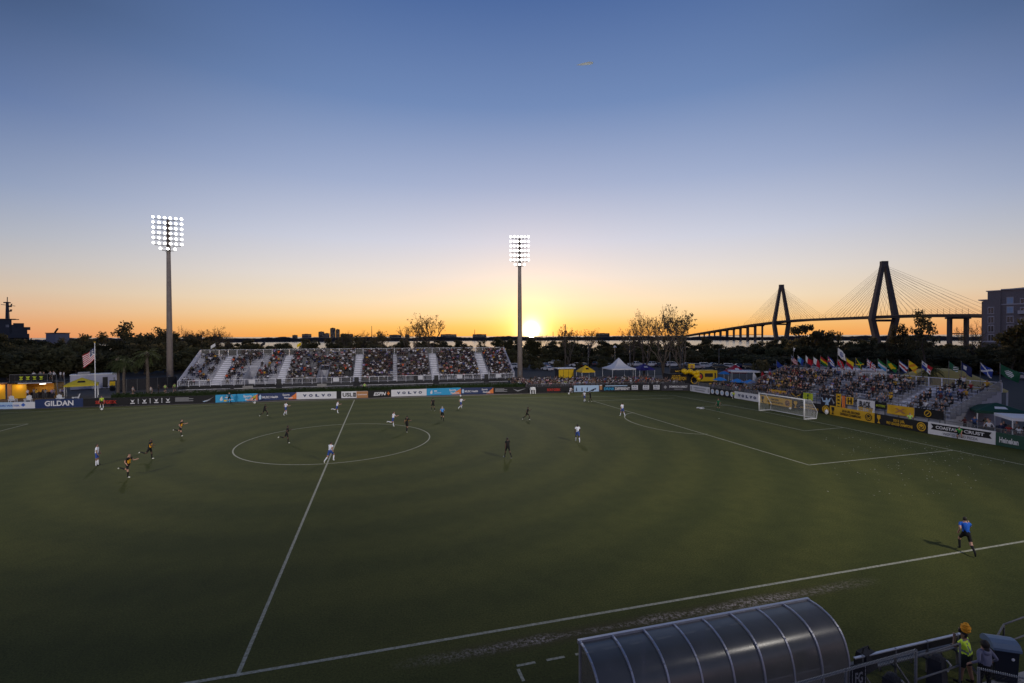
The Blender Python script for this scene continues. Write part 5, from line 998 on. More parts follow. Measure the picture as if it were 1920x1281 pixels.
# ================================================================== cars
def car_meshes(kind):
    if kind == 'sedan': body = [(-2.2, .28), (2.2, .28), (2.25, .62), (2.1, .78), (1.0, .92), (-1.45, .95), (-2.2, .88), (-2.28, .6)]; cab = [(1.05, .9), (.35, 1.38), (-.9, 1.42), (-1.65, .92)]
    elif kind == 'suv': body = [(-2.3, .35), (2.3, .35), (2.35, .8), (2.15, 1.0), (1.05, 1.1), (-2.3, 1.12), (-2.36, .7)]; cab = [(1.1, 1.08), (.45, 1.68), (-1.9, 1.72), (-2.28, 1.1)]
    elif kind == 'pickup': body = [(-2.8, .45), (2.7, .45), (2.75, .95), (2.5, 1.12), (1.3, 1.18), (-2.75, 1.2), (-2.82, .8)]; cab = [(1.35, 1.16), (.75, 1.78), (-.5, 1.8), (-.75, 1.18)]
    else: body = [(-2.5, .35), (2.5, .35), (2.5, .95), (1.9, 1.15), (-2.5, 1.25), (-2.55, .8)]; cab = [(1.95, 1.13), (1.25, 1.95), (-2.4, 2.0), (-2.5, 1.2)]
    b = MB(); n = len(body)
    vs = [(x, -.9 if z < 1 else -.86, z) for x, z in body]+[(x, .9 if z < 1 else .86, z) for x, z in body]
    b.add(vs, [tuple(range(n)), tuple(range(n, 2*n))[::-1]]+[(i, n+i, n+(i+1) % n, (i+1) % n) for i in range(n)])
    k = len(cab); zm = min(z for _, z in cab); zM = max(z for _, z in cab); yy = lambda z: .84-.16*(z-zm)/(zM-zm)
    vs = [(x, -yy(z), z) for x, z in cab]+[(x, yy(z), z) for x, z in cab]; b.add(vs, [tuple(range(k)), tuple(range(k, 2*k))[::-1]]+[(i, k+i, k+(i+1) % k, (i+1) % k) for i in range(k)])
    g = MB(); c = sum(x for x, _ in cab)/k; inn = [(c+(x-c)*.86, zm+.06+(z-zm)*.8) for x, z in cab]
    for sg in (-1, 1): g.add([(x, sg*(yy(z)+.012), z) for x, z in inn], [tuple(range(k))])
    for (i, j) in ((0, 1), (k-2, k-1)):
        (xa, za), (xb, zb) = cab[i], cab[j]; o = .02 if i == 0 else -.02
        g.quad((xa+o, -.72, za+.05), (xa+o, .72, za+.05), (xb+o, .62, zb-.06), (xb+o, -.62, zb-.06)) if i == 0 else g.quad((xb+o, -.72, zb+.05), (xb+o, .72, zb+.05), (xa+o, .62, za-.06), (xa+o, -.62, za-.06))
    w = MB(); w.tube([(0, -.11, 0), (0, .11, 0)], .36, 10); w2 = MB(); w2.tube([(0, -.12, 0), (0, .12, 0)], .2, 8)
    hl_ = MB(); hl_.box((0, 0, 0), (.06, .34, .16)); xm = max(x for x, _ in body); xn = min(x for x, _ in body)
    return b, g.mesh('window', M_glass), w.mesh('wheel', M_rub), w2.mesh('rim', M_chrome), hl_.mesh('headlight', M_white), hl_.mesh('taillight', M_red), xm, xn
CARM = {k: car_meshes(k) for k in ('sedan', 'suv', 'pickup', 'van')}; PAINT = {'white': C('paint white', (205, 206, 212), rough=.25, var=.02), 'silver': C('paint silver', (150, 152, 160), rough=.25, metal=.6, var=.02), 'black': C('paint black', (18, 18, 22), rough=.2, var=0), 'grey': C('paint grey', (80, 82, 88), rough=.25, metal=.4, var=.02), 'blue': C('paint blue', (32, 48, 95), rough=.25, var=.02), 'red': C('paint red', (120, 20, 22), rough=.25, var=.02)}
CB = {}
def car(kind, paint, u, v, rz, lab, loc=None):
    b, gl, wh, ri, hl_, tl_, xm, xn = CARM[kind]
    if (kind, paint) not in CB: CB[kind, paint] = b.mesh('body', PAINT[paint])
    q = G(u, v) if loc is None else loc; o = thing('parked_car', lab, {'van': 'van', 'pickup': 'pickup truck'}.get(kind, 'car'), (q.x, q.y, .02), rz, 'cars parked behind the ground'); link('body', CB[kind, paint], o); link('window', gl, o)
    for x in (xn+.85, xm-.9):
        for y in (-.82, .82): w_ = link('wheel', wh, o, (x, y, .36)); link('rim', ri, w_)
    zl = .68 if kind == 'sedan' else .85
    for y in (-.62, .62): link('headlight', hl_, o, (xm-.05, y, zl)); link('taillight', tl_, o, (xn+.03, y, zl))
cn = {}
CARS = [('suv', 'white', 8, 703, .3), ('sedan', 'silver', 14, 698, .2), ('suv', 'silver', 22, 706, .5), ('sedan', 'white', 108, 697, .3), ('suv', 'grey', 130, 694, 3.3), ('suv', 'grey', 302, 694, .2), ('suv', 'silver', 345, 695, .1), ('pickup', 'black', 205, 697, .3), ('sedan', 'black', 250, 696, .4),
        ('sedan', 'white', 948, 687, 1.9), ('suv', 'white', 963, 691, 2.2), ('sedan', 'silver', 1022, 688, 1.7), ('sedan', 'white', 1026, 695, 1.8), ('suv', 'white', 1040, 684, 2.1), ('sedan', 'white', 1080, 688, 2.6), ('suv', 'black', 1095, 690, .6), ('suv', 'grey', 1122, 687, .4), ('sedan', 'silver', 1141, 689, .3),
        ('pickup', 'white', 1192, 688, .12), ('pickup', 'white', 1222, 688, .05), ('suv', 'silver', 1196, 681, .1), ('sedan', 'grey', 1239, 688, .0), ('suv', 'white', 1262, 688, -.3), ('sedan', 'silver', 1290, 688, -.2), ('suv', 'silver', 1306, 692, -.3), ('suv', 'white', 1324, 690, -.4), ('sedan', 'grey', 1340, 688, -.2), ('suv', 'black', 1351, 693, -.5), ('suv', 'white', 1370, 692, -.6),
        ('sedan', 'blue', 1388, 690, -.5), ('suv', 'black', 1407, 692, -.6), ('sedan', 'silver', 1423, 692, -.5), ('pickup', 'black', 1452, 693, -.5), ('suv', 'black', 1470, 690, -.6), ('suv', 'grey', 1515, 692, -.7), ('suv', 'silver', 1537, 694, -.75), ('suv', 'grey', 1558, 691, -.6), ('sedan', 'white', 1577, 695, -.8), ('suv', 'silver', 1600, 694, -.8), ('sedan', 'blue', 1618, 693, -.8), ('sedan', 'white', 1634, 697, -.8), ('suv', 'blue', 1652, 693, -.8), ('sedan', 'black', 1672, 696, -.9), ('suv', 'silver', 1912, 712, -1.0), ('sedan', 'black', 1897, 706, -.9), ('van', 'grey', 1500, 699, -.7)]
for kind, paint, u, v, rz in sorted(CARS, key=lambda c: c[2]):
    nm = {'suv': 'sport utility car', 'sedan': 'saloon car', 'pickup': 'pickup truck', 'van': 'van'}[kind]; z = zone(u).replace('below the far bridge tower', 'beyond the white awning').replace('behind the row of flags', 'behind the flags of the end stand').replace('below the near bridge tower', 'behind the right part of the flag row').replace('in front of the apartment building', 'at the right edge below the apartment building'); key = (paint, nm, z); cn[key] = cn.get(key, 0)+1
    car(kind, paint, u, v, rz, (f"{ordinal(cn[key])} " if sum(1 for c in CARS if c[0] == kind and c[1] == paint and zone(c[2]) == zone(u)) > 1 else '')+f"{paint} {nm} parked {z}")
# white awning roofs behind the end stand
for u0, u1, vt, vb, lab in ((1565, 1608, 690, 702, 'white box awning behind the back row of the end stand'), (1618, 1640, 692, 704, 'small white box awning right of the wider one'),):
    a = AX(u0, vt, 76); c = AX(u1, vt+1, 76); ln = abs(a.y-c.y); o = thing('white_booth', lab, 'booth', (76, a.y, 0), -PI/2); m_ = MB(); m_.bx(0, ln, 0, 2.4, .02, a.z-.25); m_.build('wall', M_lblue if u0 < 0 else M_tentw, o); m_ = MB(); m_.bx(-.2, ln+.2, -.3, 2.6, a.z-.25, a.z); m_.build('roof', M_tentw, o); panel(o, ln*.3, ln*.55, .3, a.z-.8, M_grey, 'door')
# contrail
q0, q1 = AD(1081, 122.3, 9000), AD(1112, 118, 9000); m_ = MB(); m_.tube([q0, q0.lerp(q1, .35), q0.lerp(q1, .8), q1], [3, 20, 28, 16], 8); mi_ = bpy.data.materials.new('ice cloud'); mi_.use_nodes = True; _t = mi_.node_tree; _d = _t.nodes.new('ShaderNodeBsdfTranslucent'); _d.inputs[0].default_value = (.8, .95, 1, 1); _t.links.new(_d.outputs[0], _t.nodes['Material Output'].inputs[0]); ct = m_.build('contrail', mi_, None, True); tag(ct, 'short bright contrail streak high in the sky', 'contrail')
# ================================================================== people
def joints(p):
    """Joint positions of a figure facing +x: sagittal angles in degrees, forward positive."""
    g = lambda k, d=0: math.radians(p.get(k, d)); J = {}; s = 1.0
    pel = Vector((0, 0, 0)); l = g('lean', 4); up = Vector((math.sin(l), 0, math.cos(l))); tw = g('twist'); J['pel'] = pel; J['waist'] = pel+up*.16; J['chest'] = pel+up*.36; J['neck'] = pel+up*.52
    hd = g('head', 0)+l*.4; hu = Vector((math.sin(hd), 0, math.cos(hd))); J['head'] = J['neck']+hu*.13; J['crown'] = J['neck']+hu*.25
    for sd, n in ((1, 'L'), (-1, 'R')):
        hip = pel+Vector((0, sd*.10, -.03)); a = g('hip'+n, 5); k = g('knee'+n, 8); ab = g('abd'+n, 4)
        kn = hip+Vector((math.sin(a), sd*math.sin(ab), -math.cos(a))).normalized()*.43; an = kn+Vector((math.sin(a-k), sd*math.sin(ab)*.3, -math.cos(a-k))).normalized()*.43
        f = a-k+g('foot'+n, 90 if False else 0); ft = math.radians(90)+a-k+g('ank'+n, 0); J['hip'+n], J['knee'+n], J['ank'+n] = hip, kn, an; J['toe'+n] = an+Vector((math.sin(ft), 0, -math.cos(ft)))*.17+Vector((0, sd*.02, 0)); J['heel'+n] = an
        sh = J['chest']+up*.11+Vector((-sd*math.sin(tw)*.18, sd*.185, 0)); a = g('sh'+n, 8); e = g('el'+n, 20); ab = g('arm'+n, 10)
        eb = sh+Vector((math.sin(a), sd*math.sin(ab), -math.cos(a)*math.cos(ab))).normalized()*.29; wr = eb+Vector((math.sin(a+e), sd*math.sin(ab)*.5-sd*math.sin(g('in'+n, 0)), -math.cos(a+e))).normalized()*.25
        J['sh'+n], J['el'+n], J['wr'+n] = sh, eb, wr; J['hand'+n] = wr+(wr-eb).normalized()*.10
    low = min(min(J['ankL'].z, J['ankR'].z)-.075, min(J['toeL'].z, J['toeR'].z)-.035)
    if p.get('seat'): low = min(low, -.48)
    for k in J: J[k] = J[k]-Vector((0, 0, low))
    return J
BONES = [('pel', 'waist'), ('waist', 'chest'), ('chest', 'neck'), ('neck', 'head'), ('head', 'crown')]+[(a+n, b+n) for n in 'LR' for a, b in (('hip', 'knee'), ('knee', 'ank'), ('ank', 'toe'), ('sh', 'el'), ('el', 'wr'), ('wr', 'hand'))]+[('pel', 'hipL'), ('pel', 'hipR'), ('chest', 'shL'), ('chest', 'shR')]
RADII = dict(pel=.125, waist=.125, chest=.145, neck=.055, head=.098, crown=.07, hipL=.095, hipR=.095, kneeL=.062, kneeR=.062, ankL=.042, ankR=.042, toeL=.04, toeR=.04, shL=.068, shR=.068, elL=.044, elR=.044, wrL=.032, wrR=.032, handL=.036, handR=.036)
def skin_mesh(p, sub=1, bulk=1., fingers=False):
    J = joints(p); bm = bmesh.new(); V = {}; lay = bm.verts.layers.skin.verify(); names = [k for k in J if not k.startswith('heel')]
    for k in names:
        v = bm.verts.new(J[k]); V[k] = v; r = RADII[k]*(bulk if k in ('pel', 'waist', 'chest', 'hipL', 'hipR') else 1)
        v[lay].radius = (r*(.78 if k in ('pel', 'waist', 'chest') else 1), r*(1.12 if k in ('pel', 'waist', 'chest') else 1)) if not k.startswith(('hand', 'toe')) else (r, r*.8)
    bm.verts.ensure_lookup_table(); V['pel'][lay].use_root = True
    for a, b in BONES: bm.edges.new((V[a], V[b]))
    if fingers:
        for n in 'LR':
            h, w_ = J['hand'+n], J['wr'+n]; d = (h-w_).normalized(); sd = d.cross(Vector((0, 0, 1)) if abs(d.z) < .9 else Vector((1, 0, 0))).normalized(); nn = sd.cross(d)
            for k, (o, ln) in enumerate(((-.03, .07), (-.01, .08), (.01, .075), (.03, .06))):
                a_ = bm.verts.new(h+sd*o+d*ln*.5); b_ = bm.verts.new(h+sd*o+d*ln*.85-nn*.03); a_[lay].radius = b_[lay].radius = (.009, .009); bm.edges.new((V['hand'+n], a_)); bm.edges.new((a_, b_))
            a_ = bm.verts.new(w_+d*.05+sd*.05); b_ = bm.verts.new(w_+d*.09+sd*.065); a_[lay].radius = b_[lay].radius = (.011, .011); bm.edges.new((V['wr'+n], a_)); bm.edges.new((a_, b_))
    me = bpy.data.meshes.new('skel'); bm.to_mesh(me); bm.free(); ob = bpy.data.objects.new('skel', me); COL.objects.link(ob)
    ob.modifiers.new('s', 'SKIN').use_smooth_shade = True
    if sub: ss = ob.modifiers.new('u', 'SUBSURF'); ss.levels = sub; ss.render_levels = sub
    dg = bpy.context.evaluated_depsgraph_get(); out = bpy.data.meshes.new_from_object(ob.evaluated_get(dg)); bpy.data.objects.remove(ob)
    n = len(out.polygons); cen = np.empty(n*3); out.polygons.foreach_get('center', cen); cen = cen.reshape(-1, 3)
    best = np.full(n, 9e9); reg = np.zeros(n, int); tt = np.zeros(n)
    for i, (a, b) in enumerate(BONES):
        A, B = np.array(J[a]), np.array(J[b]); d = B-A; t_ = np.clip(((cen-A) @ d)/(d @ d), 0, 1); dist = np.linalg.norm(cen-(A+t_[:, None]*d), axis=1)/ (.6*RADII[a]+.4*RADII[b])
        k = dist < best; best[k] = dist[k]; reg[k] = i; tt[k] = t_[k]
    return out, J, reg, tt, cen
# material slots: 0 shirt 1 shorts 2 socks 3 shoes 4 skin 5 hair 6 accent
def assign(out, J, reg, tt, cen, long_trousers=False, long_sleeve=False, accent=False):
    n = len(reg); m = np.zeros(n, int); nm = [a+'>'+b for a, b in BONES]; hd = np.array(J['head']); 
    for i in range(n):
        b = nm[reg[i]]; t_ = tt[i]
        if b.startswith('pel>'): k = 1 if (t_ < .55 or 'hip' in b) else 0
        elif b.startswith('waist') or b.startswith('chest'): k = 4 if (b == 'chest>neck' and t_ > .8) else 0
        elif b.startswith('neck'): k = 4
        elif b.startswith('head'): k = 5 if (t_ > .35 or cen[i][0] < hd[0]-.02) else 4
        elif b.startswith('hip'): k = 1 if (t_ < .72 or long_trousers) else 4
        elif b.startswith('knee'): k = 1 if long_trousers and t_ < .92 else (4 if t_ < .12 else 2)
        elif b.startswith('ank'): k = 3
        elif b.startswith('sh'): k = 0 if (t_ < .62 or long_sleeve) else 4
        elif b.startswith('el'): k = 0 if long_sleeve and t_ < .85 else 4
        else: k = 4
        if b.startswith('neck') and cen[i][0] < np.array(J['neck'])[0]-.05 and t_ > .6: k = 5
        if accent and b in ('waist>chest', 'pel>waist') and k == 0 and (cen[i][1] > .06 or cen[i][0] > .05): k = 6
        m[i] = k
    out.polygons.foreach_set('material_index', m.astype(np.int32)); return m
POSES = dict(
 runL=dict(lean=14, hipL=48, kneeL=62, hipR=-22, kneeR=38, ankR=-20, shL=-45, elL=75, shR=40, elR=85), runR=dict(lean=14, hipR=48, kneeR=62, hipL=-22, kneeL=38, ankL=-20, shR=-45, elR=75, shL=40, elL=85),
 kick=dict(lean=10, hipL=10, kneeL=10, hipR=-28, kneeR=82, ankR=-40, shL=-30, elL=70, shR=32, elR=75), kickR=dict(lean=10, hipR=10, kneeR=10, hipL=-28, kneeL=82, ankL=-40, shR=-30, elR=70, shL=32, elL=75),
 walk=dict(lean=4, hipL=20, kneeL=8, hipR=-16, kneeR=18, ankR=-10, shL=-18, elL=25, shR=18, elR=25), jog=dict(lean=8, hipL=30, kneeL=40, hipR=-14, kneeR=20, ankR=-12, shL=-28, elL=65, shR=25, elR=70),
 stand=dict(lean=2, hipL=3, kneeL=4, hipR=1, kneeR=4, abdL=7, abdR=7, shL=6, elL=18, shR=4, elR=22, armL=12, armR=12), hips=dict(lean=3, hipL=3, kneeL=4, hipR=1, kneeR=4, abdL=6, abdR=6, shL=-25, elL=70, shR=-25, elR=70, armL=28, armR=28),
 reach=dict(lean=8, hipL=18, kneeL=12, hipR=-14, kneeR=14, shL=70, elL=15, shR=30, elR=50), cross=dict(lean=2, hipL=2, kneeL=3, hipR=2, kneeR=3, abdL=5, abdR=5, shL=25, elL=85, shR=25, elR=85),
 raise_=dict(lean=0, hipL=3, kneeL=4, hipR=1, kneeR=4, abdL=6, abdR=6, shL=150, elL=20, shR=140, elR=25, armL=20, armR=20),
 sit=dict(lean=6, hipL=82, kneeL=84, hipR=80, kneeR=80, abdL=9, abdR=9, shL=32, elL=55, shR=28, elR=60, seat=1), sit2=dict(lean=22, hipL=84, kneeL=92, hipR=82, kneeR=78, abdL=14, abdR=12, shL=45, elL=55, shR=40, elR=70, seat=1), sit3=dict(lean=-4, hipL=80, kneeL=75, hipR=84, kneeR=88, abdL=6, abdR=10, shL=15, elL=80, shR=40, elR=100, seat=1),
 crouch=dict(lean=30, hipL=100, kneeL=125, hipR=55, kneeR=120, abdL=10, abdR=10, shL=50, elL=30, shR=45, elR=40), watch=dict(lean=6, hipL=8, kneeL=6, hipR=-4, kneeR=6, abdL=6, abdR=6, shL=32, elL=138, inL=38, shR=14, elR=40, armL=4, head=-6))
_pm = {}
def posed(pose, sub, bulk=1., fingers=False):
    k = (pose, sub, bulk, fingers)
    if k not in _pm: _pm[k] = skin_mesh(POSES[pose], sub, bulk, fingers)
    return _pm[k]
KIT = {}
def kit(name, shirt, shorts, sock, shoe, skin, hair, accent=None): KIT[name] = [shirt, shorts, sock, shoe, skin, hair, accent or shirt]
K = lambda n, c: C(n, c, rough=.8, var=.08, scale=8)
k_w, k_bl, k_bk = K('kit white', (225, 228, 238)), K('kit blue', (45, 75, 150)), K('kit black', (20, 20, 22)); k_am = K('kit amber', (225, 160, 30)); sk_d = mat('skin dark', (.10, .055, .035), .6, 0, .06); sk_m = mat('skin brown', (.25, .14, .09), .6, 0, .06); boot = K('white boot', (215, 215, 205)); bk_b = K('black boot', (15, 15, 15)); hair_b = mat('brown hair', (.07, .04, .02), .6, 0, .2, 30); hair_g = mat('grey hair', (.35, .34, .33), .6, 0, .2, 30)
kit('white', k_w, k_bl, k_w, boot, M_skin, M_hair); kit('white2', k_w, k_bl, k_w, bk_b, sk_m, M_hair); kit('white3', k_w, k_bl, k_w, boot, sk_d, M_hair); kit('home', k_bk, k_bk, k_bk, boot, sk_d, M_hair, k_am); kit('home2', k_bk, k_bk, k_bk, boot, M_skin, hair_b, k_am); kit('home3', k_bk, k_bk, k_bk, boot, sk_m, M_hair, k_am)
kit('ref', K('referee blue', (20, 90, 190)), k_bk, k_bk, bk_b, M_skin, M_hair); kit('ref2', K('referee sky', (70, 140, 215)), k_bk, k_bk, bk_b, M_skin, hair_g); kit('lino', K('referee teal', (10, 80, 110)), k_bk, k_bk, bk_b, M_skin, M_hair); kit('keeper', K('keeper green', (22, 95, 62)), K('keeper shorts', (15, 70, 48)), K('keeper sock', (16, 75, 50)), bk_b, sk_m, M_hair)
lime = K('steward lime', (170, 205, 110)); khaki = K('khaki shorts', (88, 84, 70)); kit('steward', lime, khaki, M_skin, bk_b, M_skin, hair_b); kit('kid', K('bib lime', (185, 210, 60)), k_bk, k_w, boot, M_skin, hair_b); kit('kidw', k_w, k_w, k_w, boot, M_skin, hair_b); kit('photog', K('photo green', (60, 170, 80)), k_bk, M_skin, bk_b, M_skin, M_hair)
kit('hiviz', M_vest, K('dark shorts', (26, 34, 34)), sk_m, bk_b, sk_m, M_hair, K('grey reflective band', (120, 128, 128))); kit('hood', K('grey hooded cloth', (118, 118, 138)), k_bk, k_bk, bk_b, M_skin, M_hair)
kit('gold', K('gold shirt', (230, 165, 30)), k_bk, M_skin, bk_b, M_skin, hair_b); kit('pale', K('pale shirt', (180, 175, 170)), khaki, M_skin, boot, M_skin, hair_b)
_km = {}
def person(pose, kt, loc, face, label, H=1.8, sub=1, long_t=False, long_s=False, accent=False, group=None, bulk=1., fingers=False, name='person'):
    key = (pose, kt, sub, long_t, long_s, accent, bulk, fingers)
    if key not in _km:
        out, J, reg, tt, cen = posed(pose, sub, bulk, fingers); me = out.copy(); me.name = 'person'; me.materials.clear()
        for m in KIT[kt]: me.materials.append(m)
        assign(me, J, reg, tt, cen, long_t, long_s, accent); me.polygons.foreach_set('use_smooth', [True]*len(me.polygons)); _km[key] = me
    o = link(name, _km[key], None, loc, face, H/1.76); tag(o, label, 'person', group); return o
def facing(deg): return math.radians(deg)        # 0 = along +x (towards the right goal), 90 = away from the camera
PL = [('stand', 'white2', 182, 874, 10, 'player in white shirt and blue shorts standing at the far left of the pitch', 0), ('jog', 'white', 535.5, 779, 40, 'white kit player standing in front of the white board left of the halfway line', 0), ('kick', 'white', 632, 776, 10, 'white kit player running just left of the far end of the halfway line', 0),
 ('kick', 'white', 737, 801, 15, 'white kit player jogging on the far right edge of the centre circle', 0), ('runR', 'white', 619, 866.5, 60, 'white kit player jogging on the halfway line at the near edge of the centre circle', 0), ('runL', 'white', 864, 767, 30, 'white kit player running below the cyan board on the right', 0),
 ('walk', 'white2', 1096, 754.5, 200, 'white kit player marking an opponent at the far corner of the penalty area', 0), ('walk', 'white', 1167, 781.5, 100, 'white kit player on the penalty area line beside the arc', 0), ('walk', 'white3', 1083, 830, 75, 'white kit player walking in the open between the circle and the penalty area', 0),
 ('kickR', 'home2', 240, 896, -8, 'black and amber player running nearest the camera on the left', 1), ('kick', 'home', 281, 862.5, -5, 'tall black and amber player running left of the centre circle', 1), ('kickR', 'home2', 339, 818.5, 0, 'black and amber player running highest on the left of the pitch', 1), ('runL', 'home', 496, 781, -10, 'black kit player running below the navy health board', 0), ('kickR', 'home', 538, 832, 20, 'black kit player running inside the left part of the centre circle', 0),
 ('jog', 'home3', 763, 811, 60, 'black kit player at the right edge of the centre circle', 1), ('jog', 'home3', 812, 771, 100, 'black kit player jogging below the white board on the right', 0), ('runR', 'home', 988, 788, -15, 'black kit player running towards the goal beneath the sun', 0), ('walk', 'home', 952, 860, 110, 'dark kit player walking alone in the middle of the pitch', 0), ('reach', 'home', 1107, 754, 165, 'dark kit player arms out against a white kit player at the penalty area', 0),
 ('jog', 'ref2', 829.5, 790, 80, 'referee in sky blue shirt and black shorts in the middle of the pitch', 0), ('runL', 'ref', 1811, 1036, 50, 'assistant referee in bright blue shirt on the near touchline at right', 0), ('stand', 'keeper', 1347, 772, 200, 'goalkeeper in green standing in front of the goal area', 0), ('hips', 'lino', 430, 757, 300, 'assistant referee in teal at the far touchline before the cyan board', 0),
 ('cross', 'steward', 1706, 805, 215, 'steward in lime shirt and shorts before the black champions board', 0), ('crouch', 'photog', 1800, 824, 200, 'crouching photographer in green before the white ribbon board', 0), ('stand', 'kid', 191, 766, 280, 'ball kid in lime bib in front of the SEATGEEK letters at left', 0), ('crouch', 'kid', 477, 755, 280, 'ball kid in lime bib sitting at the end of the cyan board', 0), ('crouch', 'kidw', 1069, 739, 280, 'crouching ball kid in white right of the SEATGEEK board', 0), ('crouch', 'kid', 1376, 748.5, 220, 'crouching ball kid in lime beside the round white badges', 0), ('stand', 'kid', 1065, 732, 270, 'steward in lime standing at the fence above the ball kid in white', 0), ('hips', 'steward', 682, 741, 270, 'steward in lime behind the USL board', 0)]
for pose, kt, u, v, a, lab, ac in PL:
    q = G(u, v); z = 0.01; big = u > 1750
    if lab.startswith('steward in lime standing'): q = q+Vector((0, 1.2, 0))
    if lab.startswith('steward in lime behind'): q = q+Vector((0, 4.2, 0))
    person(pose, kt, (q.x, q.y, z), facing(a), lab, 1.85 if pose != 'crouch' else 1.7, 1, accent=bool(ac), group={'white': 'players in white and blue', 'home': 'players in black and amber'}.get(kt.rstrip('23')))
q = G(425, 757); fo = thing('offside_flag', 'yellow flag held low by the teal assistant referee', 'flag', (q.x, q.y-.1, .35)); m_ = MB(); m_.tube([(.3, 0, .4), (0, 0, 0)], .02, 5); m_.build('stick', M_black, fo); m_ = MB(); m_.add([(0, 0, 0), (.1, 0, .14), (-.32, .05, .3), (-.42, .05, .02)], [(0, 1, 2, 3)]); m_.build('cloth', M_tenty, fo)
for u, v, lab in ((191, 769.5, 'white ball at the feet of the left ball kid'), (477.5, 757, 'white ball beside the ball kid at the cyan board'), (1066.5, 740, 'white ball beside the ball kid in white'), (863.5, 744, 'white ball at the end of the right cyan board'), (1481.5, 768, 'white ball leaning on the black champions board')):
    q = G(u, v); b_ = MB(); b_.ball((0, 0, 0), .16, 10); o = b_.build('football', M_white, None, True); o.location = (q.x, q.y, .165); tag(o, lab, 'ball', 'footballs lying along the boards')
q = G(1546, 777); pb = MB(); pb.ball((0, 0, .35), (.25, .2, .35), 8); o = pb.build('plastic_bag', M_wh, None, True); o.location = (q.x, q.y-.3, 0.01); tag(o, 'white bag leaning by the yellow round badge board', 'bag')
ts = MB(); rg = random.Random(5)                                    # paper streamers by the goalkeeper and confetti thrown from the end stand
for k in range(9): q = G(1306+rg.random()*10, 764.5+rg.random()*3); ts.tube([q+Vector((0, 0, .03)), q+Vector((.25, .1, .06)), q+Vector((.4, -.1, .03))], .03, 4)
tag(ts.build('streamers', M_wh, None), 'white paper streamers on the grass left of the goalkeeper', 'litter', kind='stuff')
cf = MB(); M_tan2 = C('worn paper', (205, 203, 195))
for k in range(400):
    u = rg.gauss(1690, 110); v = 800+(u-1560)*.16+rg.expovariate(1/38.); 
    if u > 1960 or u < 1540 or v > 930: continue
    q = G(u, v)
    if q.x > 60.3: continue
    s = rg.uniform(.03, .06); a = rg.random()*3; cf.quad(q+Vector((s*math.cos(a), s*math.sin(a), .015)), q+Vector((-s*math.sin(a), s*math.cos(a), .03)), q-Vector((s*math.cos(a), s*math.sin(a), -.02)), q-Vector((-s*math.sin(a), s*math.cos(a), -.012)))
tag(cf.build('confetti', M_tan2, None), 'white confetti scattered on the grass beside the goal', 'litter', kind='stuff')

# ------------------------------------------------------------------ spectators: the largest as persons, the others as one crowd
SH = [('black', (24, 24, 27), 30), ('charcoal', (52, 52, 58), 16), ('white', (205, 205, 212), 17), ('grey', (128, 128, 136), 11), ('navy', (28, 36, 72), 10), ('yellow', (200, 155, 45), 2.2), ('red', (140, 40, 38), 2.5), ('maroon', (88, 30, 36), 4), ('blue', (52, 78, 130), 3), ('pink', (190, 130, 136), 2), ('orange', (215, 95, 45), .7), ('olive', (92, 90, 58), 4), ('lilac', (150, 140, 190), 3), ('tan', (140, 124, 104), 2)]
def vivid(m=None):
    r = random.random()*sum(s[2] for s in SH)
    for s in SH:
        r -= s[2]
        if r <= 0: return s
    return SH[0]
def attrmat(name, attr_obj):
    m = bpy.data.materials.new(name); m.use_nodes = True; t = m.node_tree; b = t.nodes['Principled BSDF']; b.inputs['Roughness'].default_value = .85
    if attr_obj: n = t.nodes.new('ShaderNodeObjectInfo')
    else: n = t.nodes.new('ShaderNodeAttribute'); n.attribute_name = 'col'
    t.links.new(n.outputs['Color'], b.inputs['Base Color']); return m
M_osh = attrmat('spectator shirt', True); M_acol = attrmat('crowd colours', False)
TRO = [C('jeans', (38, 46, 66)), C('black trousers', (22, 22, 25)), C('tan trousers', (110, 98, 80)), C('grey trousers', (70, 70, 74))]
SKN = [M_skin, M_skin, sk_m, sk_d]; HAI = [M_hair, hair_b, mat('fair hair', (.3, .19, .08), .6, 0, .2, 30), k_bk]
SPM = {}
def spec_mesh(pose, k):
    key = (pose, k)
    if key not in SPM:
        out, J, reg, tt, cen = posed(pose, 1); me = out.copy(); me.name = 'person'; me.materials.clear(); r = random.Random(k*7+len(pose))
        for m in (M_osh, TRO[r.randrange(4)], TRO[r.randrange(4)], bk_b, SKN[r.randrange(4)], HAI[r.randrange(4)], M_osh): me.materials.append(m)
        assign(me, J, reg, tt, cen, r.random() < .6, r.random() < .3); me.polygons.foreach_set('use_smooth', [True]*len(me.polygons)); SPM[key] = me
    return SPM[key]
SIT = ['sit', 'sit2', 'sit3']; STD = ['stand', 'hips', 'cross', 'raise_', 'walk']
people_n = [0]
def spectator(loc, face, pose, shirt, label, group):
    o = link('person', spec_mesh(pose, random.randrange(5)), None, loc, face, random.uniform(.93, 1.04)); o.color = (*lin(*shirt[1]), 1); tag(o, label, 'person', group); people_n[0] += 1; return o
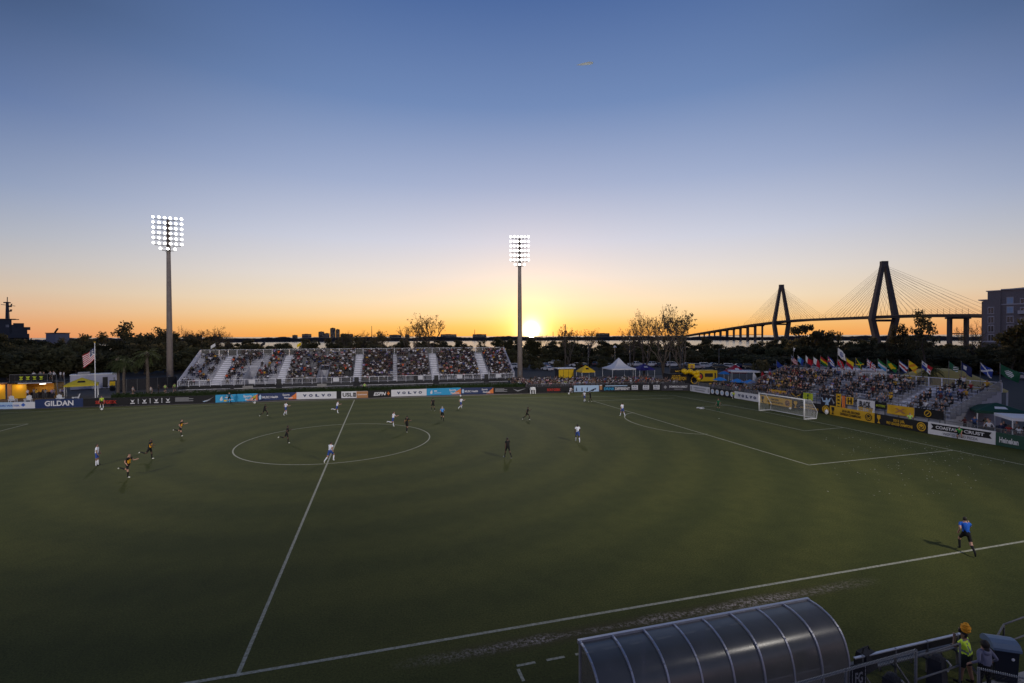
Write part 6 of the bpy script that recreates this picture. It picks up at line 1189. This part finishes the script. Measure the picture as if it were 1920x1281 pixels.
# low resolution figure for the crowd
lowv = {}
def low(pose):
    if pose not in lowv:
        out, J, reg, tt, cen = posed(pose, 0); n = len(out.vertices); co = np.empty(n*3); out.vertices.foreach_get('co', co); m = assign(out, J, reg, tt, cen, True, False); fs = [tuple(p.vertices) for p in out.polygons]; lowv[pose] = (co.reshape(-1, 3), fs, m)
    return lowv[pose]
class Crowd:
    def __init__(s): s.v = []; s.f = []; s.c = []; s.n = 0
    def add(s, loc, face, pose, shirt):
        co, fs, m = low(pose); cs, sn = math.cos(face), math.sin(face); k = random.uniform(.92, 1.04); R_ = np.array([[cs, sn, 0], [-sn, cs, 0], [0, 0, 1]]); s.v.append(co*k @ R_+np.array(loc)); s.f += [tuple(i+s.n for i in f) for f in fs]; s.n += len(co)
        pant = random.choice([(38, 46, 66), (22, 22, 25), (90, 82, 70), (60, 60, 64)]); skn = random.choice([(158, 124, 108), (158, 124, 108), (118, 92, 78), (80, 62, 54)]); hr = random.choice([(38, 32, 28), (30, 26, 24), (84, 70, 54), (24, 24, 26), (170, 170, 172)])
        pal = np.array([lin(*c)+(1,) for c in (shirt[1], pant, pant, (25, 25, 25), skn, hr, shirt[1])]); s.c.append(np.repeat(pal[m], [len(f) for f in fs], axis=0))
    def build(s, name, label):
        me = bpy.data.meshes.new(name); me.from_pydata(np.concatenate(s.v).tolist(), [], s.f); ca = me.color_attributes.new('col', 'FLOAT_COLOR', 'CORNER'); ca.data.foreach_set('color', np.concatenate(s.c).astype(np.float32).ravel()); me.materials.append(M_acol); me.update(); return tag(link(name, me), label, 'crowd', kind='stuff')
# end stand: every visible spectator is a person
rows_seen = {}
Mx = SIDE_.root.matrix_basis
def place_end():
    occ = []
    for i, p0, p1, sm in SIDE_.seats:
        x = p0+.3
        while x < p1-.25:
            f = .74 if x < 11 else (.58 if x < 23 else .40)
            if i == 0: f *= .5
            if 17 < x < 22 and i < 4: f *= .5
            f *= .65+.7*(.5+.5*math.sin(x*1.1+i*1.3)*math.sin(x*.5-i*.9))
            if random.random() < f: occ.append((i, x))
            x += .56
    return sorted(occ)
for i, x in place_end():
    p_ = SIDE_.root.location; std = random.random() < (.14 if x < 12 else .05); z = SIDE_.z[i]+.004; y = SIDE_.y[i]+(.16 if not std else -.0)
    loc = Vector((p_.x+y, p_.y-x, z)); rows_seen[i] = rows_seen.get(i, 0)+1; s = vivid()
    if s[0] in ('white', 'navy') and random.random() < .4: s = SH[0]
    if random.random() < .04: s = SH[5]
    pose = random.choice(SIT if not std else STD); a = PI+random.uniform(-.35, .35)
    spectator(loc, a, pose, s, f"{'standing' if std else 'seated'} {s[0]} shirt spectator, {ordinal(rows_seen[i])} from left in the {ordinal(i+1)} row of the end stand", 'spectators in the end stand')
print('end stand people', people_n[0])
# people behind the right boards under the green tent, on the fan deck, at the corner fence
n_ = 0
for k in range(26):
    y = -14.6-k*.46+random.uniform(-.1, .1); x = 63.4+random.random()*2.6; s = vivid(); n_ += 1
    spectator((x, y, .004), PI+random.uniform(-.5, .5), random.choice(STD[:3]), s, f"standing {s[0]} shirt spectator, {ordinal(n_)} from left behind the white ribbon board", 'spectators at the near right fence')
for k in range(9):
    q = bar_.matrix_basis @ Vector((2.6+k*.62, -.35+.5*(k % 2)-.3, .02)); s = random.choice([SH[2], SH[12], SH[0], SH[3]]) if k > 4 else vivid(); spectator(q, -PI/2+random.uniform(-.8, .8), random.choice(STD[:3]), s, f"{s[0]} shirt person, {ordinal(k+1)} from left at the container bar counter", 'people at the container bar')
for k in range(7):
    q = bar_.matrix_basis @ Vector((2.8+k*.72, .5+.4*(k % 2), hb_+.252)); s = SH[2] if k > 3 else vivid(); spectator(q, -PI/2+random.uniform(-.8, .8), random.choice(STD[:3]), s, f"{s[0]} shirt person, {ordinal(k+1)} from left on the container bar roof", 'people on the roof deck')
left_over = max(20, 262-people_n[0]); n_ = 0
crowd = Crowd()
front = []
for k in range(225):
    u = 985+k*1.37+random.uniform(-.6, .6); q = G(u, 737-(u-985)*.0165); d = random.random()**1.4*5.0; front.append((u, q+Vector((0, 2.0+d, 0)), d))
for k in range(190):
    y = 26-k*.102+random.uniform(-.2, .2); front.append((1300+k*.6, Vector((63.2+random.random()**1.3*9, y, 0)), random.random()*9))
near = sorted(front, key=lambda f: (f[1]-CAM).length)[:left_over]; ids = {id(f) for f in near}; near = sorted(near, key=lambda f: f[0])
for f in near:
    s = vivid(); n_ += 1; q = f[1]; spectator((q.x, q.y, .01), -PI/2+random.uniform(-.6, .6)-(.6 if f[0] > 1293 else 0), random.choice(STD), s, f"standing {s[0]} shirt spectator, {ordinal(n_)} from left behind the corner fence", 'spectators behind the corner fence')
for f in front:
    if id(f) not in ids: crowd.add((f[1].x, f[1].y, .01), -PI/2+random.uniform(-.6, .6), random.choice(STD), vivid())
for k in range(230):
    u = 985+random.random()*300; q = G(u, 737-(u-985)*.0165); crowd.add((q.x, q.y+6+random.random()*9, .01), -PI/2+random.uniform(-1, 1), random.choice(STD), vivid())
crowd.build('standing_crowd', 'crowd standing behind the fence between the sun and the corner')
crowd = Crowd()
Mm = MAIN.root.matrix_basis; ra = MAIN.root.rotation_euler.z
for i, p0, p1, sm in MAIN.seats:
    x = p0+.28
    while x < p1-.2:
        f = .30+.25*math.sin(x*1.3+i*.6)*math.sin(i*.9+x*.35) if x < 18 else (.62 if x < 33 else .74)
        if 18 < x < 26: f = .5
        f *= .55+.9*(.5+.5*math.sin(x*.9+i*1.7)*math.sin(x*.37-i*.8+2))
        if random.random() < f:
            q = Mm @ Vector((x, MAIN.y[i]+.16, MAIN.z[i]+.004)); s = vivid()
            if x < 18 and random.random() < .05: s = random.choice([SH[10], SH[5], SH[10]])
            std = random.random() < .05; crowd.add(q, -PI/2+ra+random.uniform(-.35, .35), random.choice(STD if std else SIT), s)
        x += .5
crowd.build('seated_crowd', 'crowd seated in the main grandstand on the far side')
for k, (u, v, kt, pose, lab) in enumerate(((321, 738, 'steward', 'stand', 'steward in lime at the foot of the left floodlight'), (275, 745, 'pale', 'walk', 'person with pale bag below the tall palm'), (241, 745, 'pale', 'stand', 'person in white cap below the short palm'), (290, 741, 'home', 'stand', 'dark dressed person left of the left floodlight'), (303, 740, 'steward', 'hips', 'steward in lime at the gate left of the main stand'))):
    q = G(u, v); person(pose, kt, (q.x, q.y+1.5, .01), facing(-90+k*40), lab, 1.78)

# ================================================================== team shelter and near touchline
M_poly = bpy.data.materials.new('smoked polycarbonate'); M_poly.use_nodes = True; b = M_poly.node_tree.nodes['Principled BSDF']
b.inputs['Base Color'].default_value = (.17, .158, .14, 1); b.inputs['Roughness'].default_value = .26; b.inputs['Specular IOR Level'].default_value = .75; b.inputs['Alpha'].default_value = .88; b.inputs['Coat Weight'].default_value = .0
_t = M_poly.node_tree; _co = _t.nodes.new('ShaderNodeTexCoord'); _n = _t.nodes.new('ShaderNodeTexNoise'); _n.inputs['Scale'].default_value = 1.6; _n.inputs['Detail'].default_value = 6; _t.links.new(_co.outputs['Object'], _n.inputs['Vector'])
_m = _t.nodes.new('ShaderNodeMapRange'); _m.inputs['To Min'].default_value = .17; _m.inputs['To Max'].default_value = .28; _t.links.new(_n.outputs['Fac'], _m.inputs['Value']); _mp = _t.nodes.new('ShaderNodeMapping'); _mp.inputs['Scale'].default_value = (26, 1.2, 1.2); _t.links.new(_co.outputs['Object'], _mp.inputs[0]); _n2 = _t.nodes.new('ShaderNodeTexNoise'); _n2.inputs['Scale'].default_value = 2.2; _n2.inputs['Detail'].default_value = 7; _t.links.new(_mp.outputs[0], _n2.inputs['Vector'])
_m2 = _t.nodes.new('ShaderNodeMapRange'); _m2.inputs['From Min'].default_value = .35; _m2.inputs['From Max'].default_value = .7; _m2.inputs['To Min'].default_value = -.02; _m2.inputs['To Max'].default_value = .035; _t.links.new(_n2.outputs['Fac'], _m2.inputs['Value'])
_a = _t.nodes.new('ShaderNodeMath'); _t.links.new(_m.outputs[0], _a.inputs[0]); _t.links.new(_m2.outputs[0], _a.inputs[1]); _t.links.new(_a.outputs[0], b.inputs['Roughness'])
_m3 = _t.nodes.new('ShaderNodeMixRGB'); _m3.inputs[1].default_value = (.10, .094, .085, 1); _m3.inputs[2].default_value = (.18, .166, .148, 1); _t.links.new(_n.outputs['Fac'], _m3.inputs[0]); _t.links.new(_m3.outputs[0], b.inputs['Base Color'])
x0s, x1s = 9.45, 17.02
shel = thing('team_shelter', 'curved smoked plastic team shelter with eight ribbed panels by the near touchline', 'shelter', (x0s, -40.7, 0)); LS = x1s-x0s
ctl = [(1.40, 2.31), (1.15, 2.315), (.90, 2.29), (.55, 2.17), (.25, 1.90), (.08, 1.5), (.02, 1.1), (0, .7), (0, .12)]
def smooth(c, n=4):
    out = []
    for i in range(len(c)-1):
        p0, p1, p2, p3 = [Vector((*c[max(0, min(len(c)-1, j))], 0)) for j in (i-1, i, i+1, i+2)]
        for k in range(n): t_ = k/n; q = .5*((2*p1)+(p2-p0)*t_+(2*p0-5*p1+4*p2-p3)*t_*t_+(3*p1-p0-3*p2+p3)*t_**3); out.append((q.x, q.y))
    return out+[c[-1]]
prof = smooth(ctl, 5); np_ = 8; pw = LS/np_
pm_ = MB(); n = len(prof)
pm_.add([(x, y, z) for x in (.02, pw-.02) for y, z in prof], [(i, i+1, n+i+1, n+i) for i in range(n-1)]); pmesh = pm_.mesh('panel', M_poly, True)
rq = random.Random(4)
for k in range(np_): o = link('panel', pmesh, shel, (pw*k, 0, rq.uniform(-.005, .004))); o.rotation_euler = (math.radians(rq.uniform(-.7, .5)), math.radians(rq.uniform(-.25, .25)), 0)
M_rib = mat('rib aluminium', (.50, .50, .54), .4, .5, .08, 5)
rm = MB()
for (ya, za), (yb_, zb_) in zip(prof, prof[1:]): rm.bar((0, ya, za), (0, yb_, zb_), .05, .05)
for y, z in prof[2::4]: rm.box((0, y, z+.03), (.03, .03, .02))
rmesh = rm.mesh('rib', M_rib)
for k in range(np_+1): link('rib', rmesh, shel, (pw*k, 0, .012))
m_ = MB(); m_.bx(-.05, LS+.05, 1.37, 1.45, 2.26, 2.36); m_.build('front_beam', M_rib, shel); m_ = MB(); m_.bx(0, LS, -.03, .03, .03, .12); m_.bx(0, LS, -.02, .02, .68, .72); m_.build('rear_rail', M_rib, shel)
for k in (0, 2, 4, 6, 8): m_ = MB(); m_.bx(pw*k-.03, pw*k+.03, 1.34, 1.40, 0, 2.26); m_.build('front_post', M_rib, shel)
for x in (0, LS):
    m_ = MB(); m_.add([(x, y, z) for y, z in prof]+[(x, 1.38, .1)], [tuple(range(n+1))]); m_.build('end_panel', M_poly, shel)
for z, y0_, y1_, nm in ((.44, .45, .85, 'seat_plank'), ):
    for k in range(9): m_ = MB(); m_.bx(.25+k*.8, .25+k*.8+.62, y0_, y1_, z, z+.04); m_.build(nm, M_seatw, shel)
m_ = MB(); m_.bx(.2, LS-.2, .34, .38, .80, 1.0); m_.build('backrest', M_seatw, shel); m_ = MB(); [m_.bx(x-.03, x+.03, .5, .8, 0, .44) for x in np.linspace(.5, LS-.5, 6)]; m_.build('bench_leg', M_galv, shel)
tb = thing('team_bench', 'long aluminium bench with backrest right of the curved shelter', 'bench', (17.75, -40.55, 0)); Lb = 4.55
m_ = MB(); m_.bx(0, Lb, .30, .34,   .74, .95); m_.build('backrest', M_black, tb); m_ = MB(); m_.bx(0, Lb, .29, .36, .95, .98); m_.build('top_rail', M_alu, tb)  # shade painted in: black backrest for metal in shadow, pale rail for lit edge
for k in range(3): m_ = MB(); m_.bx(0, Lb, .40+k*.13, .40+k*.13+.115, .44, .48); m_.build('seat_plank', M_galv, tb)
for x in (.3, 1.6, 2.9, 4.2): m_ = MB(); m_.bar((x, .32, 0), (x, .32, .98), .05); m_.bar((x, .32, .42), (x, .78, .42), .05); m_.bar((x, .78, 0), (x, .78, .44), .05); m_.bar((x, -.25, .03), (x, .35, .55), .045); m_.build('leg', M_galv, tb)
bg = thing('kit_bag', 'black kit bag on the left end of the aluminium bench', 'bag', (18.35, -40.1, .485), .2); m_ = MB(); m_.box((0, 0, .25), (.62, .36, .5), top=.8); m_.build('body', M_dark, bg); m_ = MB(); m_.tube([(-.2, 0, .48), (-.12, 0, .62), (.12, 0, .62), (.2, 0, .48)], .022, 5); m_.build('handle', M_rub, bg)
# chain link fences with a wound rope along the top rail
M_rope = mat('white rope', (.48, .48, .46), .8, 0, .1, 20); M_cl = meshmat('chain link', (.18, .18, .18), .16)
def ropefence(a, b, h, lab, post_end=True, rope=True, sign=False):
    a, b = Vector(a), Vector(b); o = thing('wire_fence', lab, 'fence', (a.x, a.y, 0)); d = b-a; m_ = MB(); m_.tube([(0, 0, a.z), d+Vector((0, 0, a.z))], .022, 8); m_.build('top_rail', M_galv, o, True)
    n = int(d.length*22); m_ = MB(); dn = d.normalized(); sd = dn.cross(Vector((0, 0, 1))).normalized(); up = sd.cross(dn)
    if rope: m_.tube([Vector((0, 0, a.z))+d*(k/(n*3))+(sd*math.cos(2*PI*k/3)+up*math.sin(2*PI*k/3))*.032 for k in range(n*3+1)], .013, 4); m_.build('wound_rope', M_rope, o, True)
    L_ = d.length; k_ = max(1, round(L_/2.4))
    for i in range(k_+1): q = d*(i/k_); m_ = MB(); m_.tube([(q.x, q.y, 0), (q.x, q.y, a.z+q.z+.03)], .035, 8); m_.build('post', M_galv, o, True)
    m_ = MB(); w = MB(); dh = Vector((d.x, d.y, 0)); Lh = dh.length; e = dh.normalized(); st = .10
    for i in range(int((Lh+h)/st)):
        for sg in (1, -1):
            x0, x1 = (i*st-h, i*st) if sg > 0 else (i*st, i*st-h); z0, z1 = .05, h
            pts = []
            for x, z in ((x0, z0), (x1, z1)): pts.append((x, z))
            (xa, za), (xb, zb) = pts
            if xa > xb: xa, za, xb, zb = xb, zb, xa, za
            if xb < 0 or xa > Lh: continue
            if xa < 0: t_ = -xa/(xb-xa); za += (zb-za)*t_; xa = 0
            if xb > Lh: t_ = (Lh-xa)/(xb-xa); zb = za+(zb-za)*t_; xb = Lh
            sl = lambda x: d.z*x/Lh if Lh else 0
            w.bar(e*xa+Vector((0, 0, za+sl(xa)*(za/h))), e*xb+Vector((0, 0, zb+sl(xb)*(zb/h))), .0035)
    w.build('wire_mesh', M_black, o)['kind'] = 'stuff'; return o
ra_, rb_ = AY(1440, 1298, -41.6), AY(1717, 1220, -41.6); zr_ = (ra_.z+rb_.z)/2
f1 = ropefence(ra_, rb_, zr_-.04, 'wire fence with a wound white rope on its rail in front of the shelter')
ra_ = AY(1835, 1254, -41.75); rb_ = G(1960, 1281, ra_.z-.05); ropefence(ra_, rb_, ra_.z-.06, 'wire fence with a wound rope at the lower right corner')
def lowrail(pts, lab):
    P0 = Vector(pts[0]); o = thing('pipe_rail', lab, 'rail', (P0.x, P0.y, 0)); 
    for a, b in zip(pts, pts[1:]):
        a, b = Vector(a)-Vector((P0.x, P0.y, 0)), Vector(b)-Vector((P0.x, P0.y, 0))
        for k in (1, .52): m_ = MB(); m_.tube([Vector((a.x, a.y, a.z*k)), Vector((b.x, b.y, b.z*k))], .025, 6); m_.build('rail', M_galv, o, True)
        n = max(1, int((b-a).length/2))
        for i in range(n+1): q = a.lerp(b, i/n); m_ = MB(); m_.tube([(q.x, q.y, 0), q], .03, 6); m_.build('post', M_galv, o, True)
p1, p2 = AY(1718, 1232, -41.1), AY(1800, 1212, -41.0); lowrail([p1, Vector((p2.x, p2.y, p1.z))], 'low pipe rail between the wire fence and the man in the yellow vest')
p1, p2 = AY(1882, 1171, -40.6), AY(1960, 1147, -40.4); p0 = AY(1862, 1197, -40.9); lowrail([Vector((p0.x, p0.y, p1.z*.8)), p1, Vector((p2.x, p2.y, p1.z))], 'pipe rail behind the blue lidded bin at the right edge')
# sign on the fence
a_ = AY(1597, 1250, -41.55); c_ = AY(1626, 1250, -41.55); w_ = c_.x-a_.x; sg_ = thing('fence_sign', 'small black sign with grey frame and letters on the wire fence', 'sign', (a_.x, -41.52, 0)); zt = a_.z; m_ = MB(); m_.bx(0, w_, -.012, .012, zt-.85, zt); m_.build('plate', M_bk, sg_)
fr_ = MB(); [fr_.bx(x0, x1, -.018, -.0125, z0, z1) for x0, x1, z0, z1 in ((.03, w_-.03, zt-.05, zt-.03), (.03, .05, zt-.8, zt-.05), (w_-.05, w_-.03, zt-.8, zt-.05))]; fr_.build('border', M_grey, sg_); text('FG', w_*.25, w_*.75, zt-.5, zt-.2, M_grey, sg_, -.02)
# black gear bags with white print behind the fence
for u, v, lab, tx in ((1672, 1262, 'black gear bag with white letters behind the wire fence', 'ITS'), (1757, 1245, 'small black gear case beside the low pipe rail', None)):
    q = AY(u, v, -41.05 if tx else -40.8); g_ = thing('gear_bag', lab, 'bag', (q.x, q.y, 0.01), .3); m_ = MB(); m_.box((0, 0, .45), (.5, .4, .9), top=.75); m_.ball((0, 0, .9), (.2, .16, .12), 8); m_.build('body', M_dark, g_)
    m_ = MB(); m_.tube([(.14, -.2, .55), (.2, -.26, .75), (.08, -.2, .9)], .025, 5); m_.build('strap', M_rope, g_)
    if tx: text(tx, -.16, .16, .55, .70, M_wh, g_, -.215)
# steward in the orange turban, figure in the grey hooded top, bin with blue lid
sp_ = G(1811, 1284); stw = thing('person', 'man in orange turban and yellow hi-vis vest standing by the bench', 'person', (sp_.x, sp_.y, .008), facing(105))
key = person('watch', 'hiviz', (0, 0, 0), 0, '', 1.62, 2, accent=False, fingers=True, bulk=1.3); me = key.data; bpy.data.objects.remove(key)
out, J, reg, tt, cen = posed('watch', 2, 1.3, True); body = link('body', me, stw, None, None, 1.62/1.76)
mi = np.empty(len(me.polygons), np.int32); me.polygons.foreach_get('material_index', mi); nm = [a+'>'+b for a, b in BONES]
me.materials.append(k_bk); zch = J['waist'].z
for i in range(len(mi)):
    if nm[reg[i]].startswith('sh') and mi[i] == 0: mi[i] = 7                      # dark sleeves
    if nm[reg[i]][:5] in ('waist', 'chest', 'pel>w') and mi[i] == 0:
        if abs(cen[i][2]-zch-.02) < .035 or (abs(abs(cen[i][1])-.09) < .028 and cen[i][2] > zch): mi[i] = 6
    if nm[reg[i]].startswith('knee'): mi[i] = 4 if tt[i] < .8 else 3
me.polygons.foreach_set('material_index', mi)
stw.scale = (1.12, 1.15, 1); tu = MB(); hd = J['head']; M_tur = mat('orange turban cloth', (.78, .33, .02), .85, 0, .12, 20)
for k in range(7): t_ = k/6; r_ = .078*math.sin(PI*(.30+.55*t_)); tu.v; ang = .5; pts = [hd+Vector((-.035+r_*1.12*math.cos(a), r_*math.sin(a), .015+.03*k+.025*math.sin(a+k*1.1)*(1 if k % 2 else -1))) for a in np.linspace(0, 2*PI, 15)]; tu.tube(pts, .026, 6, cap=False)
tu.ball(hd+Vector((-.035, 0, .13)), (.088, .08, .08), 10); tu.build('turban', M_tur, stw, True); bd = MB(); bd.ball(hd+Vector((.075, 0, -.05)), (.05, .06, .075), 8); bd.build('beard', M_hair, stw, True); no = MB(); no.ball(hd+Vector((.10, 0, .005)), (.022, .015, .022), 6); [no.ball(hd+Vector((.088, sd*.035, .028)), (.012, .014, .008), 6) for sd in (-1, 1)]; no.build('face', sk_m, stw, True)
hp = G(1846, 1306); hod = person('hips', 'hood', (hp.x, hp.y, -.0), facing(80), 'person with dark hair in a grey hooded top beside the bin', 1.62, 2, long_t=True, long_s=True, fingers=True, bulk=1.2); hod.location.z = .01
hh = MB(); Jh = joints(POSES['hips']); hh.ball(Jh['head']+Vector((-.03, 0, .03)), (.125, .115, .14), 10); hh.ball(Jh['neck']+Vector((-.09, 0, -.02)), (.06, .09, .16), 8); hh.build('hair', M_hair, hod, True); hz = MB(); hz.ball(Jh['neck']+Vector((-.09, 0, -.06)), (.08, .14, .09), 8); hz.build('hood', KIT['hood'][0], hod, True)
b0, b1 = AY(1845, 1200, -41.0), AY(1903, 1222, -41.25); bn = thing('wheeled_bin', 'dark navy wheeled bin with rounded pale blue lid at the right edge', 'bin', ((b0.x+b1.x)/2+.12, -41.0, .008), -.55); _q = AY(1876, 1207, -41.0); bn.location.x = _q.x; bn.scale = (.56, .72, .93); M_bin = C('bin navy', (18, 24, 38), rough=.5, var=.05); M_lid = C('bin lid blue', (98, 116, 140), rough=.4, var=.06)
m_ = MB(); m_.box((0, 0, .55), (.95, .72, 1.0), top=1.12); m_.bx(-.46, .46, -.33, .33, .02, .1); m_.build('body', M_bin, bn); m_ = MB(); lidp = [(-.44, 1.06), (.44, 1.06), (.44, 1.16), (.30, 1.27), (.1, 1.32), (-.12, 1.32), (-.32, 1.26), (-.44, 1.14)]; nL = len(lidp); vs = [(-.62, y, z) for y, z in lidp]+[(.62, y, z) for y, z in lidp]; m_.add(vs, [tuple(range(nL))[::-1], tuple(range(nL, 2*nL))]+[(i, (i+1) % nL, nL+(i+1) % nL, nL+i) for i in range(nL)]); m_.build('lid', M_lid, bn)
for x in (-.4, .4): m_ = MB(); m_.tube([(x-.05, .36, .13), (x+.05, .36, .13)], .13, 8); m_.build('wheel', M_rub, bn)
m_ = MB(); m_.ball((.25, -.41, .82), (.08, .02, .05), 8); m_.build('badge', M_wh, bn)
